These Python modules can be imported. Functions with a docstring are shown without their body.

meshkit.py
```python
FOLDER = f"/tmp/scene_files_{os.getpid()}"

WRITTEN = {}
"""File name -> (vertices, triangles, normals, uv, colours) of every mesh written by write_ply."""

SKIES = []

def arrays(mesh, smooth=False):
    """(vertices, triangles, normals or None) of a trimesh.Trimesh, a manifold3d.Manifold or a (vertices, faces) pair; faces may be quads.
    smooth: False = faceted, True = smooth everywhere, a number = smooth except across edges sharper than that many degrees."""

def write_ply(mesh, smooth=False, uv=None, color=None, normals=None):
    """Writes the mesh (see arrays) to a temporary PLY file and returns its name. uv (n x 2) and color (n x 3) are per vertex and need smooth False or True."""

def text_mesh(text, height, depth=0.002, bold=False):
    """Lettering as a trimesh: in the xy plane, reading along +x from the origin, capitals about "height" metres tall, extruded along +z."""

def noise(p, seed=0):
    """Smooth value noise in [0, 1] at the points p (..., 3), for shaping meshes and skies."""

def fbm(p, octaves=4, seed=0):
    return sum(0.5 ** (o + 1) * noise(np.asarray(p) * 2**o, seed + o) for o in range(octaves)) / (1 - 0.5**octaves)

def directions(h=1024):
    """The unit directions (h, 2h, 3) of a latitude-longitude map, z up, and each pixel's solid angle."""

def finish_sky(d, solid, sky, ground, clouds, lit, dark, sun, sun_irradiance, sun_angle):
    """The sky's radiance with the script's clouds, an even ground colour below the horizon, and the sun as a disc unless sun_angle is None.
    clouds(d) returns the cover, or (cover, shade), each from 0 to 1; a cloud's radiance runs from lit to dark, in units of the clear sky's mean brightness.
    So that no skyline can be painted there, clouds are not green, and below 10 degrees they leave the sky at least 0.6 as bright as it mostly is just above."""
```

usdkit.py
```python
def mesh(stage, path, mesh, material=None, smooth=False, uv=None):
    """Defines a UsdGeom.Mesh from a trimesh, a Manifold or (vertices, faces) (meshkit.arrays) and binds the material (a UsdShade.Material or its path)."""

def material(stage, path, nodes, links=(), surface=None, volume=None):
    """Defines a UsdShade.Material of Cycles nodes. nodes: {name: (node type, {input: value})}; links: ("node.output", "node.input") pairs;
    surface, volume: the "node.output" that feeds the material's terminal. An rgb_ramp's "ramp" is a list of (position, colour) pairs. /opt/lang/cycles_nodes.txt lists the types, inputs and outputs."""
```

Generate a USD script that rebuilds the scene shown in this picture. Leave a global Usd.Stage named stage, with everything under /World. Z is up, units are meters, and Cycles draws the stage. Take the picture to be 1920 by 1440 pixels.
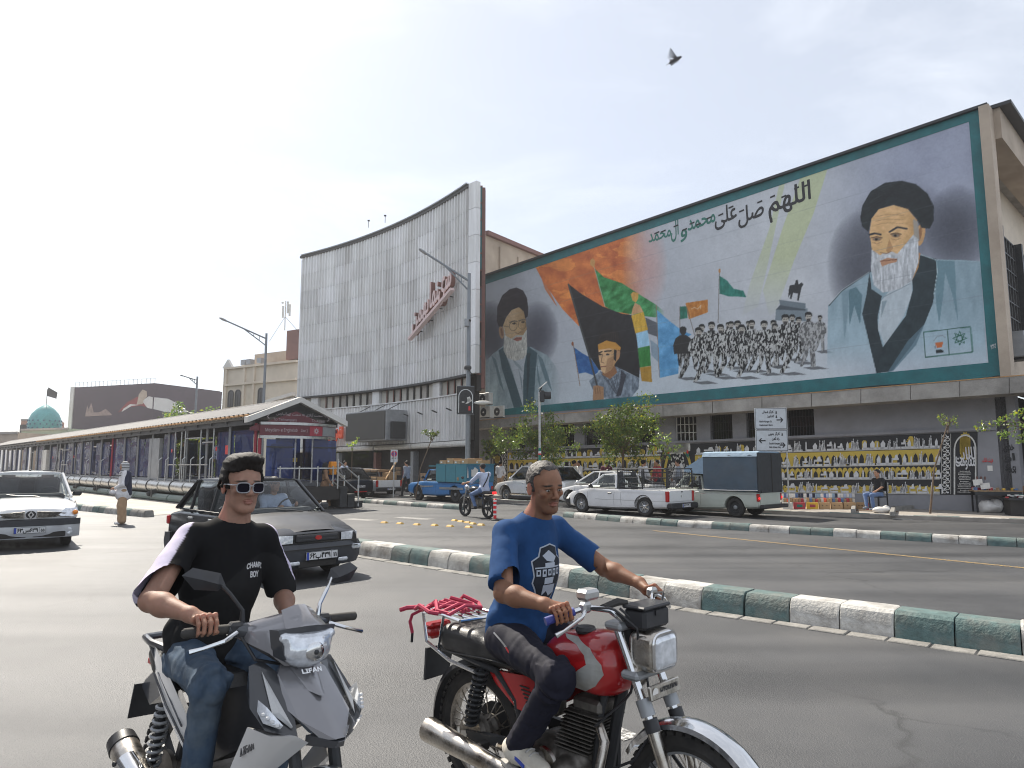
import math, random, glob, unicodedata
import numpy as np, trimesh, shapely, usdkit, meshkit
from shapely.geometry import Polygon, MultiPolygon, LineString, Point, box as sbox
from shapely import affinity
from shapely.ops import unary_union
from pxr import Usd, UsdGeom, UsdLux, UsdShade, Sdf, Gf, Vt
stage = Usd.Stage.CreateInMemory()
UsdGeom.SetStageUpAxis(stage, 'Z')
UsdGeom.Xform.Define(stage, '/World')
# camera
EYE, FOCAL, PITCH = 1.66, 1300.0, math.atan(152 / 1300)      # metres, pixels of a 1920 wide picture, radians upwards
cam = UsdGeom.Camera.Define(stage, '/World/camera')
cam.CreateHorizontalApertureAttr(36.0); cam.CreateFocalLengthAttr(36.0 * FOCAL / 1920)
cam.CreateClippingRangeAttr(Gf.Vec2f(0.05, 3000))
cam.CreateExposureAttr(0.70)
cam.CreateFStopAttr(9.0); cam.CreateFocusDistanceAttr(9.0)
cam.AddTranslateOp().Set((0, 0, EYE)); cam.AddRotateXOp().Set(90 + math.degrees(PITCH))
# sky and sun
SUN_EL = math.radians(47); SUN_AZ = math.atan2(-.59, .81)    # azimuth = atan2(x, y)
usdkit.material(stage, '/World/Looks/sky_air', {
 'sky': ('sky_texture', {'sky_type': 'single_scattering', 'sun_disc': False, 'sun_elevation': SUN_EL, 'sun_rotation': SUN_AZ, 'air_density': 1.0, 'aerosol_density': 2.6, 'ozone_density': 1.0, 'altitude': 1200.0}),
 'tc': ('texture_coordinate', {}), 'mp': ('mapping', {'scale': (1.0, 1.7, 3.2), 'rotation': (0.2, 0.1, 0.5)}),
 'n': ('noise_texture', {'scale': 2.6, 'detail': 9.0, 'roughness': .62, 'distortion': .5}),
 'r': ('rgb_ramp', {'ramp': [(0, (.42,) * 3), (.45, (.44,) * 3), (.62, (.54,) * 3), (.8, (.70,) * 3)]}),
 'mx': ('mix_color', {'b': (11.2, 11.6, 12.2)}),
 'bg': ('background_shader', {'strength': 0.072})},
 [('tc.generated', 'mp.vector'), ('mp.vector', 'n.vector'), ('n.fac', 'r.fac'), ('r.color', 'mx.fac'), ('sky.color', 'mx.a'), ('mx.result', 'bg.color')], surface='bg.background')
dome = UsdLux.DomeLight.Define(stage, '/World/sky')
UsdShade.MaterialBindingAPI.Apply(dome.GetPrim()).Bind(UsdShade.Material.Get(stage, '/World/Looks/sky_air'))
sun = UsdLux.DistantLight.Define(stage, '/World/sun')
sun.CreateIntensityAttr(1.25); sun.CreateAngleAttr(0.53); sun.CreateColorAttr((1.0, .93, .82)); sun.CreateNormalizeAttr(True)
sun.AddRotateXYZOp().Set((90 - math.degrees(SUN_EL), 0, math.degrees(math.atan2(math.sin(SUN_AZ), -math.cos(SUN_AZ)))))
# places
_c, _s = math.cos(PITCH), math.sin(PITCH)
def ray(px, py):
 a, b = (px - 960) / FOCAL, (720 - py) / FOCAL
 return np.array([a, _c - b * _s, _s + b * _c])
O = np.array([0, 0, EYE])
def G(px, py, z=0.0):
 d = ray(px, py); return O + d * ((z - EYE) / d[2])
def at(px, py, y):
 d = ray(px, py); return O + d * (y / d[1])
A3 = lambda *p: np.array(p, float)
def unit(v): v = np.asarray(v, float); return v / np.linalg.norm(v)
D = unit((-.69, .724, 0)); N = np.array([-D[1], D[0], 0])      # street direction (away, to the left); N points from the buildings to the road
UP = A3(0, 0, 1)
# scene graph
_names = {}
def numbered(parent, name):
 k = (parent, name); n = _names.get(k, 0); _names[k] = n + 1
 return f'{parent}/{name}' if n == 0 else f'{parent}/{name}_{n:03d}'
def data(path, **kw):
 p = stage.GetPrimAtPath(path)
 for k, v in kw.items():
  if v: p.SetCustomDataByKey({'cat': 'category'}.get(k, k), v)
 return path
def thing(name, label, cat, loc=(0, 0, 0), rz=0.0, group=None, rx=0.0, kind=None):
 path = numbered('/World', name); x = UsdGeom.Xform.Define(stage, path)
 x.AddTranslateOp().Set(tuple(map(float, loc)))
 if rz: x.AddRotateZOp().Set(float(rz))
 if rx: x.AddRotateXOp().Set(float(rx))
 return data(path, label=label, cat=cat, group=group, kind=kind)
def copy_of(src, label, loc, rz=0.0, group=None):
 path = numbered('/World', src.rsplit('/', 1)[1].rstrip('0123456789').rstrip('_')); x = UsdGeom.Xform.Define(stage, path)
 x.GetPrim().GetReferences().AddInternalReference(src); x.GetPrim().SetInstanceable(True)
 x.ClearXformOpOrder(); x.GetPrim().CreateAttribute('xformOp:translate', Sdf.ValueTypeNames.Double3).Set(tuple(map(float, loc)))
 x.GetPrim().CreateAttribute('xformOp:rotateZ', Sdf.ValueTypeNames.Float).Set(float(rz))
 x.GetPrim().CreateAttribute('xformOpOrder', Sdf.ValueTypeNames.TokenArray, False).Set(['xformOp:translate', 'xformOp:rotateZ'])
 return data(path, label=label, group=group)
def obj(name, mesh, mat, parent='/World', label=None, cat=None, group=None, kind=None, smooth=32, col=None):
 path = numbered(parent, name)
 if isinstance(mesh, B): mesh = mesh.get()
 m = usdkit.mesh(stage, path, mesh, '/World/Looks/' + mat, smooth=True if col is not None else smooth)
 if col is not None:
  UsdGeom.PrimvarsAPI(m).CreatePrimvar('paint', Sdf.ValueTypeNames.Color3fArray, 'vertex').Set(Vt.Vec3fArray.FromNumpy(np.asarray(col, np.float32)))
 data(path, label=label, cat=cat, group=group, kind=kind)
 return path
def struct(name, mesh, mat, **k): return obj(name, mesh, mat, kind='structure', **k)
# mesh building
def tri_poly(poly):
 v, f = trimesh.creation.triangulate_polygon(poly, engine='earcut'); return np.asarray(v), np.asarray(f)
def frame_of(d):
 d = unit(d); a = np.cross(d, UP if abs(d[2]) < .95 else A3(1, 0, 0)); a = unit(a); return a, np.cross(d, a)
class B:
 def __init__(s): s.v, s.f, s.n = [], [], 0
 def add(s, v, f):
  f = np.asarray(f, int)
  if f.shape[1] == 4: f = np.vstack([f[:, [0, 1, 2]], f[:, [0, 2, 3]]])
  s.v.append(np.asarray(v, float)); s.f.append(f + s.n); s.n += len(v); return s
 def get(s): return trimesh.Trimesh(np.vstack(s.v), np.vstack(s.f), process=False)
 def tf(s, fn): s.v = [fn(x) for x in s.v]; return s
 def box(s, c, d, rz=0.0, bev=0.0, ax=None):
  d = np.asarray(d, float) / 2
  q = np.array([[x, y, z] for x in (-1, 1) for y in (-1, 1) for z in (-1, 1)], float)
  if bev:
   q = np.vstack([q * (d - bev * (1 - np.eye(3)[k])) for k in range(3)])
   h = trimesh.convex.convex_hull(q); v, f = np.array(h.vertices), np.array(h.faces)
  else:
   v, f = q * d, np.array([[0, 1, 3, 2], [4, 6, 7, 5], [0, 4, 5, 1], [2, 3, 7, 6], [0, 2, 6, 4], [1, 5, 7, 3]])
  if ax is not None: v = v @ np.asarray(ax)
  elif rz:
   a = math.radians(rz); v = v @ np.array([[math.cos(a), math.sin(a), 0], [-math.sin(a), math.cos(a), 0], [0, 0, 1]])
  return s.add(v + np.asarray(c), f)
 def bar(s, p, q, w, h=None, bev=0.0):
  p, q = np.asarray(p, float), np.asarray(q, float); a, b = frame_of(q - p)
  return s.box((p + q) / 2, (np.linalg.norm(q - p), w, h or w), bev=bev, ax=[unit(q - p), a, b])
 def tube(s, pts, r, n=8, cap=True):
  p = np.asarray(pts, float); r = np.broadcast_to(r, (len(p),)); t = np.gradient(p, axis=0); t /= np.linalg.norm(t, axis=1, keepdims=True) + 1e-12
  a0 = frame_of(t[0])[0]; rings = []
  for i in range(len(p)):
   a0 = unit(a0 - t[i] * (a0 @ t[i])); b0 = np.cross(t[i], a0); g = np.arange(n) * 2 * np.pi / n
   rings.append(p[i] + r[i] * (np.cos(g)[:, None] * a0 + np.sin(g)[:, None] * b0))
  return s.loft(rings, cap)
 def cyl(s, p, q, r0, r1=None, n=16): return s.tube([p, q], [r0, r0 if r1 is None else r1], n)
 def loft(s, rings, cap=True, closed=True):
  n = len(rings[0]); v = np.vstack(rings); f = []
  m = n if closed else n - 1
  for i in range(len(rings) - 1):
   for j in range(m):
    k = (j + 1) % n; f.append([i * n + j, i * n + k, (i + 1) * n + k, (i + 1) * n + j])
  s.add(v, f)
  if cap:
   for ring, fl in ((rings[0], 1), (rings[-1], 0)):
    c = np.mean(ring, 0); w = np.vstack([ring, c]); q = [[j, (j + 1) % n, n][::-1 if fl else 1] for j in range(n)]
    s.add(w, q)
  return s
 def lathe(s, prof, n=24, o=(0, 0, 0), ax=None, cap=False):
  g = np.arange(n) * 2 * np.pi / n; ax = np.eye(3) if ax is None else np.asarray(ax)
  rings = [np.stack([r * np.cos(g), r * np.sin(g), np.full(n, z)], 1) @ ax + np.asarray(o) for r, z in prof]
  return s.loft(rings, cap)
 def sph(s, c, r, n=12):
  m = trimesh.creation.uv_sphere(1.0, count=[max(4, n * 2 // 3), n]); return s.add(np.array(m.vertices) * np.asarray(r) + np.asarray(c), m.faces)
 def quad(s, a, b, c, d): return s.add([a, b, c, d], [[0, 1, 2, 3]])
 def patch(s, a, b, c, d, bulge=0.0, n=6, m=6, dirn=None):
  u, v = np.meshgrid(np.linspace(0, 1, n), np.linspace(0, 1, m), indexing='ij'); u, v = u[..., None], v[..., None]
  a, b, c, d = (np.asarray(x, float) for x in (a, b, c, d))
  p = (a * (1 - u) + b * u) * (1 - v) + (d * (1 - u) + c * u) * v
  nn = unit(np.cross(b - a, d - a)) if dirn is None else np.asarray(dirn)
  p = p + nn * (bulge * 4 * (u * (1 - u)) ** .5 * (v * (1 - v)) ** .5 / 1)
  i, j = np.meshgrid(np.arange(n - 1), np.arange(m - 1), indexing='ij'); k = (i * m + j).ravel()
  return s.add(p.reshape(-1, 3), np.stack([k, k + m, k + m + 1, k + 1], 1))
 def poly(s, poly, o, ex, ey, ez=None, depth=0.0):
  """a flat shapely shape laid out at o along ex, ey; extruded along ez"""
  o, ex, ey = (np.asarray(x, float) for x in (o, ex, ey))
  for g in getattr(poly, 'geoms', [poly]):
   if g.is_empty or g.geom_type != 'Polygon' or g.area < 1e-9: continue
   if depth:
    e = trimesh.creation.extrude_polygon(g, depth, engine='earcut'); w = np.array(e.vertices); f = np.array(e.faces)
    s.add(o + w[:, :1] * ex + w[:, 1:2] * ey + w[:, 2:3] * np.asarray(ez), f)
   else:
    w, f = tri_poly(g); s.add(o + w[:, :1] * ex + w[:, 1:2] * ey, f)
  return s
 def hull(s, pts):
  h = trimesh.convex.convex_hull(np.asarray(pts, float)); return s.add(h.vertices, h.faces)
 def wobble(s, amt, scale, seed=0):
  def fn(v): return v + (np.stack([meshkit.fbm(v * scale + k * 17.3, 3, seed + k) for k in range(3)], -1) - .5) * 2 * amt
  return s.tf(fn)
# lettering
_forms = {}
for _cp in list(range(0xFB50, 0xFBFF)) + list(range(0xFE80, 0xFEFD)):
 _d = unicodedata.decomposition(chr(_cp)).split()
 if len(_d) == 2 and _d[0] in ('<initial>', '<medial>', '<final>', '<isolated>'): _forms.setdefault(chr(int(_d[1], 16)), {})[_d[0][1:-1]] = chr(_cp)
def shape_persian(t):
 def dual(ch): return 'initial' in _forms.get(ch, {})
 out, n = [], len(t)
 for i, ch in enumerate(t):
  f = _forms.get(ch)
  if not f: out.append(ch); continue
  before = i > 0 and dual(t[i - 1]); after = i < n - 1 and t[i + 1] in _forms and dual(ch)
  out.append(f.get('medial' if before and after else 'final' if before else 'initial' if after else 'isolated', ch))
 res, num = [], ''
 for ch in out:                                    # right to left, digits keep their order
  if ch in '۰۱۲۳۴۵۶۷۸۹0123456789': num += ch
  else:
   if num: res.append(num); num = ''
   res.append(ch)
 if num: res.append(num)
 return ''.join(reversed(res))
_text = {}
def text_shape(t, height, bold=False, persian=None):
 """lettering as a shapely shape, from the origin along +x, letters about height tall; returns (shape, width)"""
 from PIL import Image, ImageDraw, ImageFont
 persian = any('\u0600' <= ch <= '\u06ff' for ch in t) if persian is None else persian
 key = (t, bold)
 if key not in _text:
  pat = 'NotoSansArabic*' if persian else 'Inter.woff2'
  font = ImageFont.truetype(glob.glob('/opt/blender-*/*/datafiles/fonts/' + pat)[0], 72)
  s = shape_persian(t) if persian else t
  sw = 3 if bold else 0
  x0, y0, x1, y1 = font.getbbox(s, anchor='ls', stroke_width=sw)
  im = Image.new('L', (int(x1 - x0) + 8, int(y1 - y0) + 8)); ImageDraw.Draw(im).text((4 - x0, 4 - y0), s, 255, font, anchor='ls', stroke_width=sw)
  on = np.pad(np.asarray(im) > 127, ((0, 0), (1, 1))).astype(np.int8)
  rows, st = np.nonzero(np.diff(on, axis=1) == 1); en = np.nonzero(np.diff(on, axis=1) == -1)[1]
  sh = unary_union(shapely.box(st, -rows - 1, en, -rows)).buffer(.8).buffer(-.8).simplify(.8)
  _text[key] = affinity.translate(sh, -4, 4 - y0)
 k = height / 52.0; sh = affinity.scale(_text[key], k, k, origin=(0, 0))
 return sh, sh.bounds[2]
def lettering(t, height, o, ex, ey, bold=False, depth=0.0, ez=None, center=False, width=None):
 sh, w = text_shape(t, height, bold)
 if width: sh = affinity.scale(sh, width / w, 1, origin=(0, 0)); w = width
 if center: sh = affinity.translate(sh, -w / 2, -height / 2)
 return B().poly(sh, o, ex, ey, ez, depth)
# soft shapes
def cap(a, b, r1, r2=None):
 a, b = A3(*a), A3(*b); r2 = r1 if r2 is None else r2; d = b - a; L = max(d @ d, 1e-12)
 def f(P):
  t = np.clip((P - a) @ d / L, 0, 1); return np.linalg.norm(P - a - t[:, None] * d, axis=1) - (r1 + (r2 - r1) * t)
 return f
def ell(c, r, R=None):
 c, r = A3(*c), A3(*r)
 def f(P):
  q = P - c
  if R is not None: q = q @ R.T
  k0 = np.linalg.norm(q / r, axis=1); k1 = np.linalg.norm(q / (r * r), axis=1) + 1e-9; return k0 * (k0 - 1) / k1
 return f
def rbox(c, d, rad, R=None):
 c, d = A3(*c), A3(*d)
 def f(P):
  q = P - c
  if R is not None: q = q @ R.T
  q = np.abs(q) - (d / 2 - rad); return np.linalg.norm(np.maximum(q, 0), axis=1) + np.minimum(q.max(1), 0) - rad
 return f
def plane(p, n):
 p, n = A3(*p), unit(n); return lambda P: (P - p) @ n
def smin(fs, k):
 def f(P):
  o = fs[0](P)
  for g in fs[1:]:
   b = g(P); h = np.clip(.5 + .5 * (b - o) / k, 0, 1); o = b * (1 - h) + o * h - k * h * (1 - h)
  return o
 return f
def smax(a, b, k):
 g = smin([lambda P: -a(P), lambda P: -b(P)], k); return lambda P: -g(P)
def cut(a, b, k=.01): return smax(a, lambda P: -b(P), k)     # a without b
def surf(f, lo, hi, h):
 """surface nets"""
 lo, hi = A3(*lo), A3(*hi); n = np.ceil((hi - lo) / h).astype(int) + 1
 ax = [lo[k] + h * np.arange(n[k]) for k in range(3)]
 if n.prod() < 60000:
  V = f(np.stack(np.meshgrid(*ax, indexing='ij'), -1).reshape(-1, 3)).reshape(n)
 else:                                              # coarse look first, fine samples only near the surface
  m = (n + 3) // 4; cx = [lo[k] + h * (1.5 + 4 * np.arange(m[k])) for k in range(3)]
  C = f(np.stack(np.meshgrid(*cx, indexing='ij'), -1).reshape(-1, 3)).reshape(m)
  up = lambda A: np.repeat(np.repeat(np.repeat(A, 4, 0), 4, 1), 4, 2)[:n[0], :n[1], :n[2]]
  V = up(C); I = np.argwhere(up(np.abs(C) < h * 7.5))
  for i in range(0, len(I), 300000): q = I[i:i + 300000]; V[tuple(q.T)] = f(lo + h * q)
 S = V < 0; c = n - 1; off = [(i, j, k) for i in (0, 1) for j in (0, 1) for k in (0, 1)]
 sub = lambda A, o: A[o[0]:o[0] + c[0], o[1]:o[1] + c[1], o[2]:o[2] + c[2]]
 cnt = sum(sub(S, o).astype(np.int8) for o in off); mixed = (cnt > 0) & (cnt < 8); idx = np.full(c, -1); cells = np.argwhere(mixed); idx[mixed] = np.arange(len(cells))
 acc = np.zeros((len(cells), 3)); num = np.zeros(len(cells))
 for a in off:
  for k in range(3):
   if a[k]: continue
   b = list(a); b[k] = 1; va, vb = V[tuple((cells + a).T)], V[tuple((cells + b).T)]; x = (va < 0) != (vb < 0)
   t = np.where(x, va / np.where(x, va - vb, 1), 0); p = np.array(a, float) + t[:, None] * (np.array(b) - a); acc[x] += p[x]; num[x] += 1
 v = lo + h * (cells + acc / num[:, None]); F = []
 for k in range(3):
  i, j = (k + 1) % 3, (k + 2) % 3; sl = [slice(None)] * 3; sl[k] = slice(0, -1); s2 = list(sl); s2[k] = slice(1, None)
  e = np.argwhere(S[tuple(sl)] != S[tuple(s2)]); e = e[(e[:, i] > 0) & (e[:, j] > 0) & (e[:, i] < c[i]) & (e[:, j] < c[j])]
  di, dj = np.eye(3, dtype=int)[i], np.eye(3, dtype=int)[j]
  q = np.stack([idx[tuple((e - a).T)] for a in (di + dj, dj, 0 * di, di)], 1); ins = S[tuple(e.T)]
  F.append(np.where(ins[:, None], q, q[:, ::-1]))
 return v, np.vstack(F)
# materials
def pm(name, base, rough=.5, metal=0.0, var=0.12, scale=6.0, bump=0.0, bscale=60.0, dirt=None, dscale=1.5, damt=.5, coat=0.0, attr=False, stretch=(1, 1, 1), spec=.5, world=False, sheen=0.0, sss=0.0, rvar=0.0, emit=0.0):
 base = np.array(base, float); tc = 'geo.position' if world else 'tc.object'
 nd = {'tc': ('texture_coordinate', {}), 'geo': ('geometry', {}), 'mp': ('mapping', {'scale': stretch}), 'n': ('noise_texture', {'scale': scale, 'detail': 6.0, 'roughness': .6}),
  'ra': ('rgb_ramp', {'ramp': [(.25, (1 - var,) * 3), (.5, (1, 1, 1)), (.75, (1 + var,) * 3)]}),
  'mu': ('mix_color', {'blend_type': 'multiply', 'fac': 1.0, 'a': tuple(base), 'use_clamp': False}),
  'p': ('principled_bsdf', {'roughness': rough, 'metallic': metal, 'coat_weight': coat, 'coat_roughness': .06, 'specular_ior_level': spec, 'sheen_weight': sheen})}
 ln = [(tc, 'mp.vector'), ('mp.vector', 'n.vector'), ('n.fac', 'ra.fac'), ('ra.color', 'mu.b')]; out = 'mu.result'
 if attr:
  nd['at'] = ('attribute', {'attribute': 'paint'}); ln.append(('at.color', 'mu.a'))
 if dirt is not None:
  nd |= {'dn': ('noise_texture', {'scale': dscale, 'detail': 8.0, 'roughness': .68}), 'dr': ('rgb_ramp', {'ramp': [(.42, (0, 0, 0)), (.72, (damt,) * 3)]}), 'dm': ('mix_color', {'b': tuple(dirt)})}
  ln += [('mp.vector', 'dn.vector'), ('dn.fac', 'dr.fac'), ('dr.color', 'dm.fac'), (out, 'dm.a')]; out = 'dm.result'
 if rvar:
  nd['rr'] = ('map_range', {'from_min': .3, 'from_max': .7, 'to_min': rough - rvar, 'to_max': rough + rvar, 'clamp': True}); ln += [('n.fac', 'rr.value'), ('rr.result', 'p.roughness')]
 ln.append((out, 'p.base_color'))
 if bump:
  nd |= {'bn': ('noise_texture', {'scale': bscale, 'detail': 4.0, 'roughness': .6}), 'bu': ('bump', {'strength': 1.0, 'distance': bump})}
  ln += [('mp.vector', 'bn.vector'), ('bn.fac', 'bu.height'), ('bu.normal', 'p.normal')]
 if sss: nd['p'][1].update(subsurface_weight=sss, subsurface_scale=.01, subsurface_radius=(1, .3, .2))
 if emit: nd['p'][1].update(emission_strength=emit, emission_color=tuple(base))
 usdkit.material(stage, '/World/Looks/' + name, nd, ln, surface='p.BSDF'); return name
def pane(name, tint, f0=.045, rough=0.0, film=None):
 """thin window glass: straight-through tint, mirror reflection rising towards grazing angles"""
 fl = {'d': ('diffuse_bsdf', {'color': film}), 'm0': ('mix_closure', {'fac': .5})} if film else {}
 usdkit.material(stage, '/World/Looks/' + name, {**fl, 't': ('transparent_bsdf', {'color': tint}), 'g': ('glossy_bsdf', {'color': (.95, .95, .95), 'roughness': rough}), 'lw': ('layer_weight', {'blend': .5}), 'pw': ('math', {'math_type': 'power', 'value2': 5.0}), 'ma': ('math', {'math_type': 'multiply_add', 'value2': 1 - f0, 'value3': f0}), 'm': ('mix_closure', {})},
     [('lw.facing', 'pw.value1'), ('pw.value', 'ma.value1'), ('ma.value', 'm.fac'), *([('t.BSDF', 'm0.closure1'), ('d.BSDF', 'm0.closure2'), ('m0.closure', 'm.closure1')] if film else [('t.BSDF', 'm.closure1')]), ('g.BSDF', 'm.closure2')], surface='m.closure'); return name
def asphalt(name, base, cracks=True, warm=1.0):
 nd = {'geo': ('geometry', {}), 'n1': ('noise_texture', {'scale': 140.0, 'detail': 3.0, 'roughness': .7}), 'v': ('voronoi_texture', {'scale': 95.0}),
  'n2': ('noise_texture', {'scale': .45, 'detail': 7.0, 'roughness': .62}), 'mp': ('mapping', {'rotation': (0, 0, -math.atan2(D[1], D[0])), 'scale': (.05, 1.1, 1)}), 'n3': ('noise_texture', {'scale': 1.0, 'detail': 5.0}),
  'r1': ('rgb_ramp', {'ramp': [(.32, (.5,) * 3), (.5, (.92,) * 3), (.6, (1.35,) * 3), (.68, (2.7, 2.6, 2.4))]}), 'r2': ('rgb_ramp', {'ramp': [(.28, (.55, .56, .58)), (.5, (1, 1, 1)), (.72, (1.42, 1.38, 1.3))]}),
  'r3': ('rgb_ramp', {'ramp': [(.35, (.74,) * 3), (.62, (1.22,) * 3)]}),
  'a': ('mix_color', {'blend_type': 'multiply', 'fac': 1.0, 'a': base, 'use_clamp': False}), 'b': ('mix_color', {'blend_type': 'multiply', 'fac': 1.0, 'use_clamp': False}), 'c': ('mix_color', {'blend_type': 'multiply', 'fac': 1.0, 'use_clamp': False}),
  'bu': ('bump', {'strength': .75, 'distance': .006}), 'p': ('principled_bsdf', {'roughness': .5, 'specular_ior_level': .5}), 'rr': ('map_range', {'from_min': .3, 'from_max': .7, 'to_min': .44, 'to_max': .62, 'clamp': True}),
  'ad': ('math', {'math_type': 'multiply_add', 'value2': .6})}
 ln = [('geo.position', 'n1.vector'), ('geo.position', 'v.vector'), ('geo.position', 'n2.vector'), ('geo.position', 'mp.vector'), ('mp.vector', 'n3.vector'), ('n1.fac', 'r1.fac'), ('n2.fac', 'r2.fac'), ('n3.fac', 'r3.fac'),
  ('r1.color', 'a.b'), ('a.result', 'b.a'), ('r2.color', 'b.b'), ('b.result', 'c.a'), ('r3.color', 'c.b'), ('v.distance', 'ad.value1'), ('n1.fac', 'ad.value3'), ('ad.value', 'bu.height'), ('bu.normal', 'p.normal'), ('n3.fac', 'rr.value'), ('rr.result', 'p.roughness')]
 out = 'c.result'
 if cracks:
  nd |= {'cn': ('noise_texture', {'scale': 1.6, 'detail': 6.0, 'roughness': .6}), 'ca': ('vector_math', {'math_type': 'multiply_add', 'vector2': (.9, .9, 0)}), 'cv': ('voronoi_texture', {'feature': 'distance_to_edge', 'scale': .33}),
   'cr': ('rgb_ramp', {'ramp': [(0, (.6,) * 3), (.002, (.45,) * 3), (.006, (0, 0, 0))]}), 'cm': ('noise_texture', {'scale': .23, 'detail': 2.0}), 'ck': ('rgb_ramp', {'ramp': [(.46, (0, 0, 0)), (.58, (1, 1, 1))]}), 'ch': ('mix_color', {'blend_type': 'multiply', 'fac': 1.0}), 'cc': ('mix_color', {'b': (.012, .012, .012)})}
  ln += [('geo.position', 'cn.vector'), ('cn.color', 'ca.vector1'), ('geo.position', 'ca.vector3'), ('ca.vector', 'cv.vector'), ('cv.distance', 'cr.fac'), ('geo.position', 'cm.vector'), ('cm.fac', 'ck.fac'), ('cr.color', 'ch.a'), ('ck.color', 'ch.b'), ('ch.result', 'cc.fac'), (out, 'cc.a')]
  out = 'cc.result'
 ln.append((out, 'p.base_color'))
 usdkit.material(stage, '/World/Looks/' + name, nd, ln, surface='p.BSDF')
asphalt('asphalt', (.054, .055, .0575))
def worn_paint(name, col, thr=.5):
 usdkit.material(stage, '/World/Looks/' + name, {'geo': ('geometry', {}), 'n': ('noise_texture', {'scale': 26.0, 'detail': 8.0, 'roughness': .75}), 'r': ('rgb_ramp', {'ramp': [(thr - .05, (0, 0, 0)), (thr + .06, (1, 1, 1))]}), 'm': ('mix_color', {'a': (.09, .088, .085), 'b': col}), 'p': ('principled_bsdf', {'roughness': .6}), 'bu': ('bump', {'strength': .6, 'distance': .004})},
     [('geo.position', 'n.vector'), ('n.fac', 'r.fac'), ('r.color', 'm.fac'), ('m.result', 'p.base_color'), ('n.fac', 'bu.height'), ('bu.normal', 'p.normal')], surface='p.BSDF')
worn_paint('road_white', (.50, .49, .47), .5); worn_paint('road_white_faint', (.34, .33, .31), .5); worn_paint('road_yellow', (.4, .25, .07), .5)
pm('kerb_white', (.47, .46, .43), .75, var=.18, scale=9, bump=.012, bscale=30, dirt=(.16, .14, .12), dscale=3.2, damt=1.0, world=True)
pm('kerb_green', (.085, .14, .135), .75, var=.35, scale=9, bump=.012, bscale=30, dirt=(.17, .17, .15), dscale=3.0, damt=1.0, world=True)
pm('kerb_grey', (.25, .24, .22), .85, var=.3, scale=7, bump=.012, bscale=30, dirt=(.08, .075, .07), dscale=2.5, damt=.7, world=True)
pm('concrete', (.33, .31, .28), .85, var=.22, scale=1.4, bump=.012, bscale=22, dirt=(.11, .10, .09), dscale=.9, damt=.7, world=True)
pm('concrete_light', (.40, .37, .33), .8, var=.18, scale=1.1, bump=.006, bscale=30, dirt=(.2, .18, .16), dscale=.8, damt=.6, world=True)
pm('paving', (.30, .27, .235), .8, var=.2, scale=5, bump=.004, bscale=40, dirt=(.14, .12, .11), dscale=.8, damt=.5, world=True)
pm('plaster_grey', (.255, .255, .27), .85, var=.10, scale=1.2, bump=.004, bscale=30, dirt=(.16, .15, .15), dscale=.7, damt=.45, world=True)
pm('plaster_beige', (.44, .36, .28), .85, var=.14, scale=.9, bump=.004, bscale=25, dirt=(.26, .2, .15), dscale=.5, damt=.6, world=True)
pm('plaster_cream', (.60, .52, .42), .85, var=.10, scale=.8, bump=.004, bscale=25, dirt=(.4, .33, .25), dscale=.35, damt=.5, world=True)
pm('plaster_white', (.62, .60, .56), .85, var=.10, scale=.8, bump=.004, bscale=25, dirt=(.4, .37, .33), dscale=.35, damt=.5, world=True)
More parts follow.
